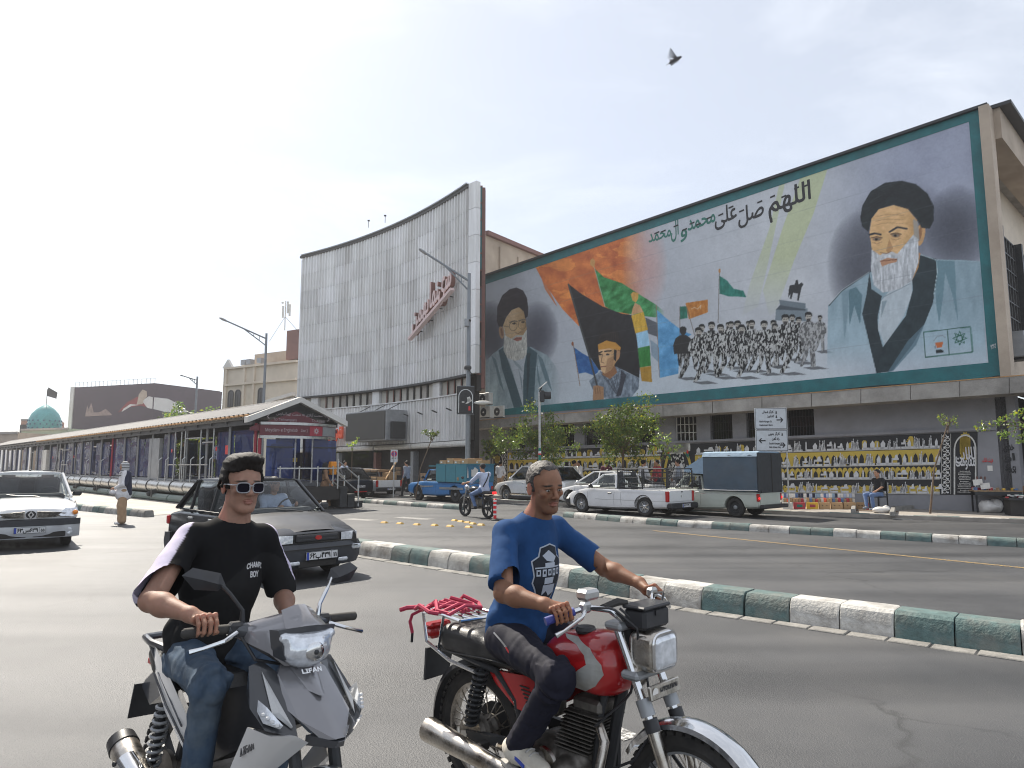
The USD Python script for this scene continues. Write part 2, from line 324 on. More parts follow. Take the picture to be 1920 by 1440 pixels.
pm('teal_paint', (.018, .145, .155), .6, var=.25, scale=1.6, bump=.004, bscale=18, dirt=(.03, .10, .11), dscale=2, damt=.6, world=True)
pm('mural_paint', (1, 1, 1), .62, var=.05, scale=3.0, bump=.005, bscale=9, attr=True)
pm('print', (1, 1, 1), .55, var=.05, scale=6, attr=True)
pm('cloth_print', (1, 1, 1), .9, var=.10, scale=40, bump=.0006, bscale=900, attr=True, spec=.15)
pm('ink_black', (.02, .02, .022), .6, var=.2)
pm('ink_green', (.03, .16, .12), .6, var=.2)
pm('ink_white', (.62, .62, .62), .6, var=.08)
pm('ink_yellow', (.55, .40, .07), .6, var=.08)
pm('ink_red', (.55, .03, .03), .5, var=.1)
pm('red_brown', (.17, .075, .06), .7, var=.15, scale=2, world=True)
pm('facade_metal', (.74, .74, .725), .45, metal=.12, var=.10, scale=.9, stretch=(1, 1, .12), dirt=(.30, .28, .25), dscale=1.1, damt=.55, bump=.004, bscale=5, world=True)
pm('facade_metal_dark', (.69, .69, .68), .45, metal=.12, var=.12, scale=.9, stretch=(1, 1, .12), dirt=(.25, .23, .2), dscale=1.1, damt=.6, world=True)
pm('facade_metal_light', (.77, .77, .765), .42, metal=.12, var=.08, scale=.9, stretch=(1, 1, .12), dirt=(.36, .34, .31), dscale=1.1, damt=.5, world=True)
pm('dark_gap', (.03, .028, .026), .9)
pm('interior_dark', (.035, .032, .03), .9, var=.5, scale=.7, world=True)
pm('steel', (.48, .48, .47), .35, metal=.9, var=.12, scale=5, rvar=.1)
pm('steel_dull', (.30, .31, .32), .5, metal=.6, var=.15, scale=3)
pm('steel_duct', (.50, .49, .46), .32, metal=.95, var=.15, scale=2, rvar=.1)
pm('pole_grey', (.22, .24, .26), .5, metal=.4, var=.12, scale=3)
pm('dark_metal', (.035, .036, .038), .5, metal=.3, var=.2)
pm('black_plastic', (.018, .018, .02), .42, var=.25, scale=20, bump=.0004, bscale=400)
pm('grey_plastic', (.034, .036, .042), .5, var=.15, scale=8)
pm('rubber', (.022, .021, .02), .8, var=.3, scale=18, dirt=(.09, .08, .07), dscale=6, damt=.5)
pm('chrome', (.78, .78, .78), .12, metal=1.0, var=.06, scale=8, rvar=.06)
pm('chrome_worn', (.60, .57, .52), .27, metal=1.0, var=.15, scale=12, dirt=(.25, .17, .10), dscale=7, damt=.55, rvar=.12)
pm('engine_metal', (.20, .185, .165), .5, metal=.75, var=.35, scale=25, dirt=(.05, .04, .03), dscale=9, damt=.8)
pm('red_lens', (.36, .012, .012), .18, var=.15, scale=30, coat=.5)
pm('red_lens_lit', (.9, .02, .02), .2, var=.05, emit=.8)
pm('amber_lens', (.7, .22, .02), .2, coat=.5)
pm('clear_lens', (.62, .64, .67), .07, metal=.55, var=.35, scale=24, coat=1)
pm('roof_tile', (.24, .235, .23), .9, var=.15, scale=4, dirt=(.25, .22, .2), dscale=2, damt=.5)
pm('eave_rust', (.40, .22, .09), .75, var=.35, scale=9)
pm('maroon', (.12, .022, .032), .5, var=.15, scale=3)
pm('maroon_bright', (.30, .03, .05), .45, var=.12, scale=3)
pm('red_paint', (.48, .02, .018), .35, var=.15, scale=8, coat=.4)
pm('orange_red', (.78, .10, .035), .45, var=.08)
pm('screen_off', (.05, .048, .044), .6, var=.06, scale=60)
pm('cardboard', (.42, .27, .14), .85, var=.15, scale=4, dirt=(.28, .17, .08), dscale=3, damt=.5)
pm('paper', (.66, .64, .60), .8, var=.08)
pm('wood', (.30, .20, .11), .75, var=.25, scale=10)
pm('bark', (.13, .09, .06), .9, var=.4, scale=14, bump=.01, bscale=30)
pm('far_purple', (.060, .040, .055), .8, var=.18, scale=.25, world=True)
pm('dome_tile', (.07, .30, .30), .4, var=.2, scale=1.2)
pm('dome_tile_dark', (.03, .08, .16), .4, var=.2)
pm('pale_green', (.36, .42, .30), .8, var=.1, world=True)
pm('brick_far', (.42, .22, .15), .85, var=.15, world=True)
pm('ac_white', (.62, .61, .57), .5, var=.08, scale=4, dirt=(.35, .32, .27), dscale=5, damt=.5)
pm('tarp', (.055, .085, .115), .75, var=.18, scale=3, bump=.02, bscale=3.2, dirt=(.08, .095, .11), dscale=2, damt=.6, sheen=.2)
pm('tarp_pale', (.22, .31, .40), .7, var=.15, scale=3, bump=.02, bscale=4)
pm('plastic_bag', (.62, .60, .57), .4, var=.1, bump=.01, bscale=14)
pm('leather', (.02, .019, .018), .42, var=.3, scale=14, bump=.002, bscale=120, dirt=(.06, .055, .05), dscale=5, damt=.4)
pm('hair_dark', (.009, .006, .0045), .6, spec=.25, var=.5, scale=90, stretch=(1, 5, 5), bump=.003, bscale=160)
pm('hair_grey', (.045, .038, .034), .55, var=.6, scale=160, bump=.003, bscale=260)
pm('skin', (1, 1, 1), .58, spec=.35, var=.07, scale=60, bump=.0007, bscale=420, attr=True, sss=.12)
pm('skin_plain', (.36, .2, .125), .5, var=.08, scale=30)
pm('denim', (.055, .085, .13), .85, var=.35, scale=11, bump=.0012, bscale=700, dirt=(.17, .20, .22), dscale=5, damt=.7, spec=.2)
pm('track_cloth', (.011, .011, .021), .75, var=.25, scale=9, bump=.0008, bscale=500, spec=.25)
pm('eye_white', (.34, .31, .29), .25); pm('eye_dark', (.012, .008, .006), .15)
for nm, c in dict(cloth_black=(.012, .012, .014), cloth_white=(.66, .65, .66), cloth_brown=(.26, .15, .085), cloth_blue=(.10, .16, .30), cloth_grey=(.22, .24, .28), cloth_tan=(.38, .25, .15), cloth_yellow=(.60, .36, .04), cloth_red=(.38, .05, .06), cloth_cream=(.58, .54, .46), cloth_navy=(.02, .025, .05), cloth_pale_blue=(.42, .47, .60), cloth_maroon=(.10, .02, .03), cloth_green=(.02, .16, .12)).items():
 pm(nm, c, .9, var=.16, scale=14, sheen=.1)
for nm, c, ro, co in (('car_white', (.70, .70, .70), .25, .8), ('car_black', (.006, .0065, .008), .2, .25), ('car_hood_black', (.016, .016, .017), .34, .2), ('car_blue', (.03, .17, .42), .38, .4), ('car_silver', (.45, .46, .48), .3, .8), ('car_sage', (.46, .49, .43), .4, .4), ('moto_red', (.36, .008, .010), .25, .8), ('scooter_grey', (.23, .225, .235), .2, .9), ('scooter_dark', (.03, .032, .037), .3, .7), ('scooter_white', (.60, .59, .58), .25, .8), ('box_blue', (.03, .15, .25), .5, .1), ('box_teal', (.05, .21, .26), .5, .1)):
 pm(nm, c, ro, metal=.35 if 'grey' in nm or 'silver' in nm else 0, var=.06, scale=3, coat=co, dirt=tuple(np.array(c) * .6 + np.array((.10, .09, .075)) * .6), dscale=2.2, damt=.6 if 'hood' in nm else .0 if nm == 'car_black' else .22)
pane('glass', (.78, .82, .82)); pane('glass_dark', (.16, .18, .19)); pane('glass_blue', (.05, .09, .30), .03, film=(.012, .026, .10)); pane('glass_window', (.30, .33, .34))
def leaf(name, c, t):
 usdkit.material(stage, '/World/Looks/' + name, {'at': ('attribute', {'attribute': 'paint'}), 'm': ('mix_color', {'blend_type': 'multiply', 'fac': 1.0, 'b': c, 'use_clamp': False}), 'mt': ('mix_color', {'blend_type': 'multiply', 'fac': 1.0, 'b': t, 'use_clamp': False}), 'p': ('principled_bsdf', {'roughness': .38}), 't': ('translucent_bsdf', {}), 'x': ('mix_closure', {'fac': .35})},
     [('at.color', 'm.a'), ('at.color', 'mt.a'), ('m.result', 'p.base_color'), ('mt.result', 't.color'), ('p.BSDF', 'x.closure1'), ('t.BSDF', 'x.closure2')], surface='x.closure')
leaf('leaf_green', (.075, .11, .025), (.16, .24, .04)); leaf('leaf_bright', (.12, .20, .05), (.25, .42, .08))
pm('glass_dark_far', (.06, .065, .07), .15, var=.2, world=True); pm('neon_face', (.62, .47, .45), .5, var=.08)
pm('hoarding_tan', (.26, .19, .17), .8, var=.3, scale=1.5, world=True)
pm('ink_red_dull', (.22, .03, .03), .7)
pm('lettering_pale', (.42, .36, .37), .6, var=.06); pm('machine_orange', (.75, .28, .02), .4); pm('sign_white', (.52, .54, .56), .45, var=.06, dirt=(.35, .35, .34), dscale=4, damt=.4); pm('sign_blue', (.03, .06, .35), .5); pm('bollard_red', (.62, .02, .025), .45, var=.1); pm('stud_yellow', (.62, .36, .05), .5, var=.2, dirt=(.15, .12, .08), dscale=20, damt=.6); pm('crow', (.02, .02, .024), .6); pm('steel_green', (.13, .19, .17), .45, metal=.3, var=.2, scale=3, dirt=(.2, .2, .18), dscale=2)
pm('band_pane', (.42, .40, .35), .5, var=.12, scale=2, world=True)
pm('tarp_dark', (.03, .034, .038), .75, var=.2, bump=.015, bscale=4)
usdkit.material(stage, '/World/Looks/scarf_striped', {'tc': ('texture_coordinate', {}), 'w': ('wave_texture', {'bands_direction': 'z', 'scale': 7.0, 'distortion': 1.5, 'detail': 1.0}), 'r': ('rgb_ramp', {'ramp': [(.3, (.6, .6, .6)), (.5, (.55, .55, .55)), (.56, (.03, .03, .035))]}), 'p': ('principled_bsdf', {'roughness': .9})}, [('tc.object', 'w.vector'), ('w.fac', 'r.fac'), ('r.color', 'p.base_color')], surface='p.BSDF')
pm('steel_paint', (.40, .40, .38), .4, metal=.2, var=.12, scale=12, dirt=(.22, .20, .17), dscale=10, damt=.6); pm('strap_red', (.40, .03, .07), .7, var=.2); pm('grip_blue', (.03, .04, .22), .5); pm('shoe_sole', (.45, .44, .42), .8, dirt=(.2, .18, .15), dscale=14, damt=.6); pm('shirt_blue', (.015, .055, .155), .9, var=.12, scale=30, bump=.0006, bscale=800, spec=.2); pm('print_grey', (.36, .40, .46), .8); pm('print_navy', (.008, .011, .018), .8); pm('clear_frame', (.24, .24, .25), .12, coat=.6, var=.05); pm('lens_dark', (.007, .006, .012), .3, spec=.08)
# ground, kerbs
struct('ground', B().quad((-420, -60, 0), (420, -60, 0), (420, 420, 0), (-420, 420, 0)), 'asphalt')
def strip(a, b, w, z, n=24):
 a, b = np.array(a[:2]), np.array(b[:2]); t = unit([*(b - a), 0])[:2]; q = np.array([-t[1], t[0]]) * w / 2
 P = lambda p: (*p, z); return B().quad(P(a - q), P(b - q), P(b + q), P(a + q))
lane = [(G(893, 1298), G(940, 1322)), (G(1110, 1352), G(1185, 1385)), (G(1285, 1398), G(1420, 1450))]
for i, (a, b) in enumerate(lane):
 obj('lane_marking', strip(a, b, .14, .004), 'road_white', kind='structure')
obj('yellow_line', strip(G(1225, 995)[:2], G(1990, 1072)[:2], .12, .004), 'road_yellow', kind='structure')
obj('crossing_marking', strip(G(650, 973), G(700, 976), .45, .004), 'road_white_faint', kind='structure'); obj('crossing_marking', strip(G(745, 970), G(806, 974), .45, .004), 'road_white_faint', kind='structure')
obj('crossing_marking', strip(G(560, 972), G(610, 975), .45, .004), 'road_white_faint', kind='structure')
def along(pts, ds):
 p = np.array(pts, float); seg = np.linalg.norm(np.diff(p, axis=0), axis=1); cum = np.r_[0, np.cumsum(seg)]
 return np.stack([np.interp(ds, cum, p[:, k]) for k in range(p.shape[1])], 1)
def kerb_run(name, label, pts, block, height, base, top, first, grey=(), gutter=False, back=True, z0=0.0, jitter=.006, seed=1):
 """painted kerb blocks along a line, the road face on the left of the run"""
 rng = random.Random(seed); L = sum(np.linalg.norm(np.diff(np.array(pts), axis=0), axis=1)); n = int(L / block)
 t = thing(name, label, 'kerb', kind=None)
 d = along(pts, np.arange(n + 1) * block)
 for i in range(n):
  a, b = A3(*d[i], z0), A3(*d[i + 1], z0); h = unit(b - a); l = A3(-h[1], h[0], 0); g = .006
  a, b = a + h * g, b - h * g
  if i and i % 6 == 0: b = b - h * .012
  k = rng.uniform(-jitter, jitter); hh = height + rng.uniform(-jitter, jitter)
  prof = [(0, 0), (-.012, hh * .5), (-(base - top) * .5 - .01, hh - .035), (-(base - top) * .5 - .05, hh), (-(base + top) * .5 + .04, hh), (-(base + top) * .5, hh - .03), (-base, 0)]
  rings = [np.array([p + l * (x + k) + UP * (z + rng.uniform(-.004, .004)) for x, z in prof]) for p in (a, a + h * .018, b - h * .018, b)]
  for r, s in ((rings[0], 1), (rings[3], 1)):
   c = r.mean(0); r[:] = c + (r - c) * .965; r[:, 2] = np.maximum(r[:, 2], z0)
  m = B().loft(rings)
  ph = (i + first) % 4
  obj('kerb_block', m, 'kerb_grey' if i in grey else ('kerb_white', 'kerb_white', 'kerb_green', 'kerb_green')[ph], t, smooth=25)
 if gutter:
  m = 0
  for i in range(int(L / .36)):
   if i > 70: break
   c = along(pts, [i * .36, i * .36 + .345]); a, b = A3(*c[0], 0), A3(*c[1], 0); h = unit(b - a); l = A3(-h[1], h[0], 0)
   w = .17 + rng.uniform(-.02, .02)
   obj('gutter_stone', B().box((a + b) / 2 + l * (.02 + w / 2) + UP * (-.012 + rng.uniform(-.004, .003)), (np.linalg.norm(b - a), w, .05), ax=[h, l, UP], bev=.008), 'kerb_grey', t)
 return t
near = [(7.7, 3.95)] + [tuple(G(*q)[:2]) for q in ((1920, 1232), (1300, 1142), (950, 1085), (668, 1041), (636, 1036))]
near.reverse()
kerb_run('median_kerb', 'thick white and green kerb beside the red motorcycle, dividing the two carriageways', near[::-1], .5, .25, .44, .36, 2, gutter=True, seed=3)
far = [(14.2, 11.3)] + [tuple(G(*q)[:2]) for q in ((1920, 1027), (1500, 1002), (1230, 985), (1048, 969))]
kerb_run('median_kerb', 'low white and green kerb in front of the two rightmost pickups', far, .5, .17, .30, .25, 1, seed=5)
kerb_run('median_kerb', 'low white and green kerb in front of the blue pickup', [tuple(G(*q)[:2]) for q in ((862, 956), (745, 948), (600, 937))], .5, .17, .30, .25, 2, seed=6)
kerb_run('median_kerb', 'weathered kerb end behind the woman in the striped headscarf', [tuple(G(*q)[:2]) for q in ((268, 970), (150, 958), (20, 944))], .5, .22, .36, .3, 0, grey=(0, 1), seed=7)
struct('station_island', B().poly(Polygon([tuple(G(*q)[:2]) for q in ((268, 967), (150, 955), (20, 941))] + [(-64, 66), (-60, 78), (-9.5, 33), (-6.6, 30), (-6.2, 27.5)]), (0, 0, .012), (1, 0, 0), (0, 1, 0)), 'concrete_light')
pk = [(25, 14.8), (14.8, 20), (11.6, 21.9), (8.8, 24), (3.0, 28.4), (-6.6, 36.6), (-34, 64)]
sw = Polygon(pk + [(-20, 85), (44, 85), (44, 14.8)])
struct('pavement', B().poly(sw, (0, 0, 0), (1, 0, 0), (0, 1, 0), UP, .12), 'paving')
kerb_run('pavement_kerb', 'low painted kerb along the pavement in front of the bookseller', [(p[0] , p[1]) for p in pk[:5]], .6, .135, .22, .2, 0, seed=8)
kerb_run('pavement_kerb', 'low painted kerb along the pavement in front of the metal-clad cinema', [(p[0], p[1]) for p in pk[4:6]], .6, .135, .22, .2, 1, seed=9)
pit = thing('tree_pit', 'broken low brown kerb frame of a tree pit at the pavement edge', 'tree pit')
for a, b in (((1600, 963), (1602, 948)), ((1602, 950), (1655, 950)), ((1675, 957), (1722, 953)), ((1673, 967), (1676, 956))):
 a, b = G(*a, .12), G(*b, .12); obj('kerb_stone', B().bar(a + UP * .05, b + UP * .05, .14, .16, bev=.02), 'kerb_grey', pit)
obj('soil', B().box(G(1640, 958, .13), (1.3, .5, .02), rz=-40), 'bark', pit)
# the mural building
WB = A3(13.44, 25.7, 0); EX = -D
def onw(px, py, off=0.0):
 d = ray(px, py); return O + d * (((WB + N * off - O) @ N) / (d @ N))
def sz(px, py, off=0.0):
 p = onw(px, py, off); return ((p - WB) @ EX, p[2])
def wall_mesh(poly, off, depth=0.0): return B().poly(poly, WB + N * off, EX, UP, -N, depth)
mb = thing('mural_building', 'long building with a huge painted mural above a concrete canopy', 'building')
TL, TR, BR, BL = sz(905, 520), sz(1838, 203), sz(1877, 708), sz(914, 781)
sR = (TR[0] + BR[0]) / 2; sL = TL[0]
# ground floor wall with window openings
wins = [(955, 985, 788, 846), (1030, 1076, 785, 842), (1096, 1150, 786, 838), (1190, 1228, 786, 832), (1267, 1305, 783, 827), (1332, 1372, 778, 825), (1400, 1440, 772, 823), (1477, 1525, 766, 818)]
def top_line(px): return 848 + (809 - 848) * (px - 922) / 911
low = Polygon([(sL - 1.5, 0), (sR, 0), (sR, BR[1] + .6), (sL - 1.5, BL[1] + .6)])
holes = []
for x0, x1, y0, y1 in wins:
 q = Polygon([sz(x0, y1), sz(x1, y1 - (x1 - x0) * .05), sz(x1, y0 - (x1 - x0) * .1), sz(x0, y0)]); b = q.bounds; holes.append(sbox(*b))
obj('ground_floor_wall', wall_mesh(low.difference(unary_union(holes)), 0, .3), 'plaster_grey', mb)
for k, hq in enumerate(holes):
 x0, y0, x1, y1 = hq.bounds
 w = obj('window', wall_mesh(sbox(x0 - .02, y0 - .02, x1 + .02, y1 + .02), -.31, .02), 'interior_dark', mb)
 fr = B()
 nb = 5 if k == 4 else 9
 for i in range(nb + 1):
  s = x0 + (x1 - x0) * i / nb; fr.bar(WB + EX * s + UP * y0 - N * .1, WB + EX * s + UP * y1 - N * .1, .03 if k == 4 else .016)
 for j in range(4):
  z = y0 + (y1 - y0) * j / 3; fr.bar(WB + EX * x0 + UP * z - N * .1, WB + EX * x1 + UP * z - N * .1, .03 if k == 4 else .02)
 obj('grille', fr, 'ac_white' if k == 4 else 'dark_metal', w)
 obj('pane', wall_mesh(sbox(x0, y0, x1, y1), -.2), 'glass_window', w)
 obj('sill', B().box(WB + EX * (x0 + x1) / 2 + UP * (y0 - .04) + N * .03, (x1 - x0 + .2, .12, .06), ax=[EX, N, UP]), 'plaster_grey', w)
obj('ledge', B().bar(onw(905, 845, .04), onw(1868, 803, .04), .08, .1), 'plaster_grey', mb)
# upper wall, roof edge and the canopy
upz = lambda s: TL[1] + (TR[1] - TL[1]) * (s - TL[0]) / (TR[0] - TL[0])
obj('upper_wall', wall_mesh(Polygon([(sL - .2, BL[1] - .3), (sR, BR[1] - .3), (sR, TR[1] - .02), (sL - .2, TL[1] - .02)]), -.02, .4), 'plaster_beige', mb)
obj('roof_edge', B().bar(WB + EX * (sL - .3) + UP * (upz(sL) + .03) - N * .1, WB + EX * (sR + .25) + UP * (upz(sR) + .03) - N * .1, .5, .10), 'dark_metal', mb)
CO = 1.15
for i in range(12):                                                    # cast lengths of the canopy
 def cpt(f, top, off=CO):
  x = 872 + (1985 - 872) * f; y = (791 + (699 - 791) * f) if top else (805.5 + (731.5 - 805.5) * f); return onw(x, y, off)
 f0, f1 = i / 12 + .0006, (i + 1) / 12 - .0006
 a, b, c, d = cpt(f0, 0), cpt(f1, 0), cpt(f1, 1), cpt(f0, 1); bk = -N * (CO - .01)
 m = B(); r = [np.array([p0, p1, p1 + bk, p0 + bk]) for p0, p1 in ((d, a), (c, b))]; m.loft(r); obj('canopy_slab', m, 'concrete', mb, smooth=False)
obj('canopy_cable', B().tube([onw(935 + 940 * t, 790 - 79 * t - 5 * math.sin(t * 19) * .5 - 6 * t, .06) for t in np.linspace(0, 1, 40)], .018, 5), 'dark_metal', mb)
obj('gutter_edge', B().bar(cpt(0.02, 1) + UP * .02, cpt(1, 1) + UP * .02, .03), 'eave_rust', mb)
C0 = WB + EX * sR; EY = -N
zt, zb = upz(sR), BR[1] - .1
obj('end_pier', B().box(C0 + EX * .15 + EY * .1 + UP * (zb + zt) / 2, (.3, .62, zt - zb - .02), ax=[EX, EY, UP]), 'plaster_beige', mb)
obj('end_roof', B().box(C0 + EX * .05 + EY * 8.4 + UP * (zt - .55), (.9, 16, 1.1), ax=[EX, EY, UP]), 'plaster_beige', mb)
obj('end_roof_edge', B().box(C0 + EX * .2 + EY * 8.4 + UP * (zt + .06), (1.3, 16.2, .12), ax=[EX, EY, UP]), 'dark_metal', mb)
obj('end_base', B().box(C0 - EX * .3 + EY * 8.4 + UP * (zb + .9), (.6, 16, 1.8), ax=[EX, EY, UP]), 'plaster_beige', mb)
obj('end_recess', B().box(C0 - EX * .75 + EY * 8.4 + UP * (zb + zt) / 2, (.1, 16, zt - zb - 1), ax=[EX, EY, UP]), 'plaster_cream', mb)
for bay in range(4):
 y0 = .75 + bay * 3.4; w = obj('grid_window', B().box(C0 - EX * .66 + EY * (y0 + 1.5) + UP * (zb + 4.0), (.04, 2.9, 4.6), ax=[EX, EY, UP]), 'plaster_cream', mb)
 g = B()
 for i in range(7): g.box(C0 - EX * .6 + EY * (y0 + .06 + i * .48) + UP * (zb + 4.0), (.08, .05, 4.6), ax=[EX, EY, UP])
 for j in range(8): g.box(C0 - EX * .6 + EY * (y0 + 1.5) + UP * (zb + 1.72 + j * .655), (.07, 2.9, .05), ax=[EX, EY, UP])
 obj('mullions', g, 'dark_metal', w); obj('post', B().box(C0 - EX * .5 + EY * (y0 - .15) + UP * (zb + 4.0), (.3, .25, 4.8), ax=[EX, EY, UP]), 'dark_metal', mb)
obj('roof', B().poly(Polygon([(sL, -.1), (sR, -.1), (sR, -16), (sL, -16)]), WB + UP * (min(TL[1], TR[1]) - .25), EX, N), 'concrete', mb)
obj('end_column', B().box(C0 + EX * .05 + EY * .25 + UP * 2.0, (.5, .5, 4.2), ax=[EX, EY, UP]), 'plaster_grey', mb)
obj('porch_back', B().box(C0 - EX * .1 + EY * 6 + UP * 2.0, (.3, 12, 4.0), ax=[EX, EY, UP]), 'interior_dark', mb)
obj('porch_soffit', B().box(C0 + EX * 2.2 + EY * 2.5 + UP * (BR[1] - .32), (4.6, 6, .2), ax=[EX, EY, UP]), 'concrete', mb)
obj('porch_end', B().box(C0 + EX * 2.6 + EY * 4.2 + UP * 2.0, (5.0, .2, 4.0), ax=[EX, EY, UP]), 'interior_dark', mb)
gate = B()
for i in range(16): gate.bar(C0 + EX * (.5 + i * .16) + EY * .8 + UP * .2, C0 + EX * (.5 + i * .16) + EY * .8 + UP * 3.4, .03)
for z in (.3, 1.8, 3.3): gate.bar(C0 + EX * .4 + EY * .8 + UP * z, C0 + EX * 3.1 + EY * .8 + UP * z, .05)
obj('bar_gate', gate, 'dark_metal', mb)
e = onw(1915, 625, 0) ; e = C0 + EX * .25 + EY * 1.7 + UP * (zb + 1.35)
acx = thing('air_conditioner', 'dark boxy cooler fixed to the end wall at the right edge', 'air conditioner', e)
obj('case', B().box((0, 0, 0), (.5, .9, .9), ax=[EX, EY, UP], bev=.03), 'steel_dull', acx); obj('grille', B().box(EX * .27, (.02, .7, .7), ax=[EX, EY, UP]), 'dark_metal', acx); obj('bracket', B().box(-UP * .5, (.5, .6, .06), ax=[EX, EY, UP]), 'dark_metal', acx)
# mural painting
lin = lambda c: np.where(np.asarray(c, float) <= .04, np.asarray(c, float) / 12.92, ((np.asarray(c, float) + .055) / 1.055) ** 2.4)
def proj(P):
 q = P - O; f = q[:, 1] * _c + q[:, 2] * _s; u = -q[:, 1] * _s + q[:, 2] * _c
 return 960 + FOCAL * q[:, 0] / f, 720 - FOCAL * u / f
class Paint:
 """painter's-order flat colours and soft shading over points of a wall"""
 def __init__(s, X, Y, step): s.X, s.Y, s.h = X, Y, step; s.c = np.zeros((len(X), 3))
 def fill(s, col): s.c[:] = np.asarray(col)
 def mask(s, poly):
  x0, y0, x1, y1 = poly.bounds; i = np.nonzero((s.X > x0 - 2) & (s.X < x1 + 2) & (s.Y > y0 - 2) & (s.Y < y1 + 2))[0]
  if not len(i): return i, np.zeros(0)
  shapely.prepare(poly); h = s.h / 4
  return i, sum(shapely.contains_xy(poly, s.X[i] + dx * h, s.Y[i] + dy * h) for dx, dy in ((-1, -1), (1, -1), (-1, 1), (1, 1))) / 4.0
 def shape(s, poly, col, a=1.0, fade=None):
  if not isinstance(poly, (Polygon, MultiPolygon)): poly = Polygon(poly)
  poly = poly if poly.is_valid else poly.buffer(0)
  i, m = s.mask(poly); m = m * a
  if fade is not None: m = m * np.clip(fade(s.X[i], s.Y[i]), 0, 1)
  c = col(s.X[i], s.Y[i]) if callable(col) else np.asarray(col, float); s.c[i] += (c - s.c[i]) * m[:, None]
 def blob(s, x, y, rx, ry, col, a=1.0, p=1.0, rot=0.0):
  cr, sr = math.cos(rot), math.sin(rot); dx, dy = s.X - x, s.Y - y; r = ((dx * cr + dy * sr) / rx) ** 2 + ((dy * cr - dx * sr) / ry) ** 2
  m = a * np.clip(1 - r, 0, 1) ** p; s.c += (np.asarray(col) - s.c) * m[:, None]
 def line(s, pts, w, col, a=1.0): s.shape(LineString(pts).buffer(w / 2, cap_style=1), col, a)
def ellp(x, y, rx, ry, n=28, rot=0.0):
 t = np.linspace(0, 2 * np.pi, n, endpoint=False); a, b = rx * np.cos(t), ry * np.sin(t); return Polygon(np.stack([x + a * math.cos(rot) - b * math.sin(rot), y + a * math.sin(rot) + b * math.cos(rot)], 1))
def painted(corners, nu, nv, off):
 u, v = np.meshgrid(np.linspace(0, 1, nu), np.linspace(0, 1, nv), indexing='ij'); u, v = u.reshape(-1, 1), v.reshape(-1, 1)
 a, b, c, d = (onw(*p, off) for p in corners); P = (a * (1 - u) + b * u) * (1 - v) + (d * (1 - u) + c * u) * v
 i, j = np.meshgrid(np.arange(nu - 1), np.arange(nv - 1), indexing='ij'); k = (i * nv + j).ravel()
 return P, np.stack([k, k + nv, k + nv + 1, k + 1], 1)
def smooth_noise(X, Y, s, seed=0, o=4): return meshkit.fbm(np.stack([X / s, Y / s, np.zeros_like(X)], -1), o, seed)
MC = [(910, 770), (1853.5, 680), (1817, 228.5), (911, 533)]
P, F4 = painted(MC, 860, 300, .012)
X, Y = proj(P); pt = Paint(X, Y, 1.1)
base = np.array([.70, .72, .75]); nse = smooth_noise(X, Y, 60, 3)
pt.c = base + (nse[:, None] - .5) * .10 + np.clip((X[:, None] - 1150) / 500, 0, 1) * (1 - np.clip((X[:, None] - 1480) / 160, 0, 1)) * np.array([.10, .085, .06])
pt.c -= np.clip((X - 1500) / 200, 0, 1)[:, None] * np.clip((620 - Y) / 300, 0, 1)[:, None] * np.array([.10, .10, .06])
pt.c += np.clip((Y - 620) / 130, 0, 1)[:, None] * np.array([.05, .07, .07])
k1 = lambda q: [(x / 4.364 + 880, y / 4.364 + 460) for x, y in q]; k2 = lambda q: [(x / 3.274 + 1180, y / 3.274 + 300) for x, y in q]; k3 = lambda q: [(x / 2.571 + 1500, y / 2.571 + 180) for x, y in q]
# pale beams
pt.shape(k2([(1225, 30), (1065, 70), (940, 420), (820, 800), (860, 960), (900, 930), (1010, 620), (1130, 330)]), (.74, .77, .60), .85, lambda x, y: (600 - y) / 120)
pt.shape(k2([(960, 120), (925, 130), (860, 420), (740, 760), (690, 960), (790, 900), (850, 640)]), (.74, .77, .62), .75, lambda x, y: (600 - y) / 130)
# the orange sweep
def orange(x, y):
 n = smooth_noise(x, y, 16, 8); m = smooth_noise(x * 1.0, y * 2.2, 42, 9); c = np.array([.80, .43, .20]) + (n[:, None] - .5) * np.array([.34, .30, .16]); c[m > .56] += (.08, .10, .05); return c
pt.shape(k1([(540, 175), (900, 45), (1330, -140), (1560, -180), (1560, 340), (1480, 620), (1330, 560), (895, 660), (760, 520), (600, 290)]), orange, 1, lambda x, y: (1212 - x) / 45 + .0)
pt.blob(1208, 500, 45, 95, (.80, .55, .50), .55); pt.shape(k1([(590, 270), (640, 340), (720, 500), (700, 480), (620, 360)]), (.78, .42, .22), .8)
# far flags
pt.shape(k1([(1025, 190), (1100, 260), (1250, 310), (1420, 420), (1520, 480), (1620, 560), (1520, 590), (1360, 570), (1180, 540), (1110, 500), (1060, 340)]), lambda x, y: np.array([.16, .50, .25]) + (smooth_noise(x + y * .6, y, 9, 4)[:, None] - .45) * .45, 1, lambda x, y: (1246 - x) / 25)
pt.shape(k1([(810, 315), (920, 400), (1090, 500), (1250, 560), (1330, 570), (1370, 760), (1395, 1000), (1390, 1085), (1240, 1010), (1060, 1020), (980, 900), (900, 640), (850, 460)]), lambda x, y: np.array([.085, .085, .10]) + (smooth_noise(x * 2 + y, y * .6, 12, 5)[:, None] - .5) * .12)
pt.shape(k1([(1440, 590), (1550, 640), (1540, 750), (1460, 720)]), (.24, .26, .29), .8); pt.shape(k1([(1480, 770), (1560, 830), (1550, 960), (1490, 900)]), (.45, .55, .62), .7)
pt.shape(k1([(1535, 530), (1640, 620), (1730, 690), (1820, 730), (1725, 780), (1710, 1050), (1560, 1085), (1545, 800)]), lambda x, y: np.array([.36, .62, .80]) + (smooth_noise(x, y, 10, 7)[:, None] - .5) * .25)
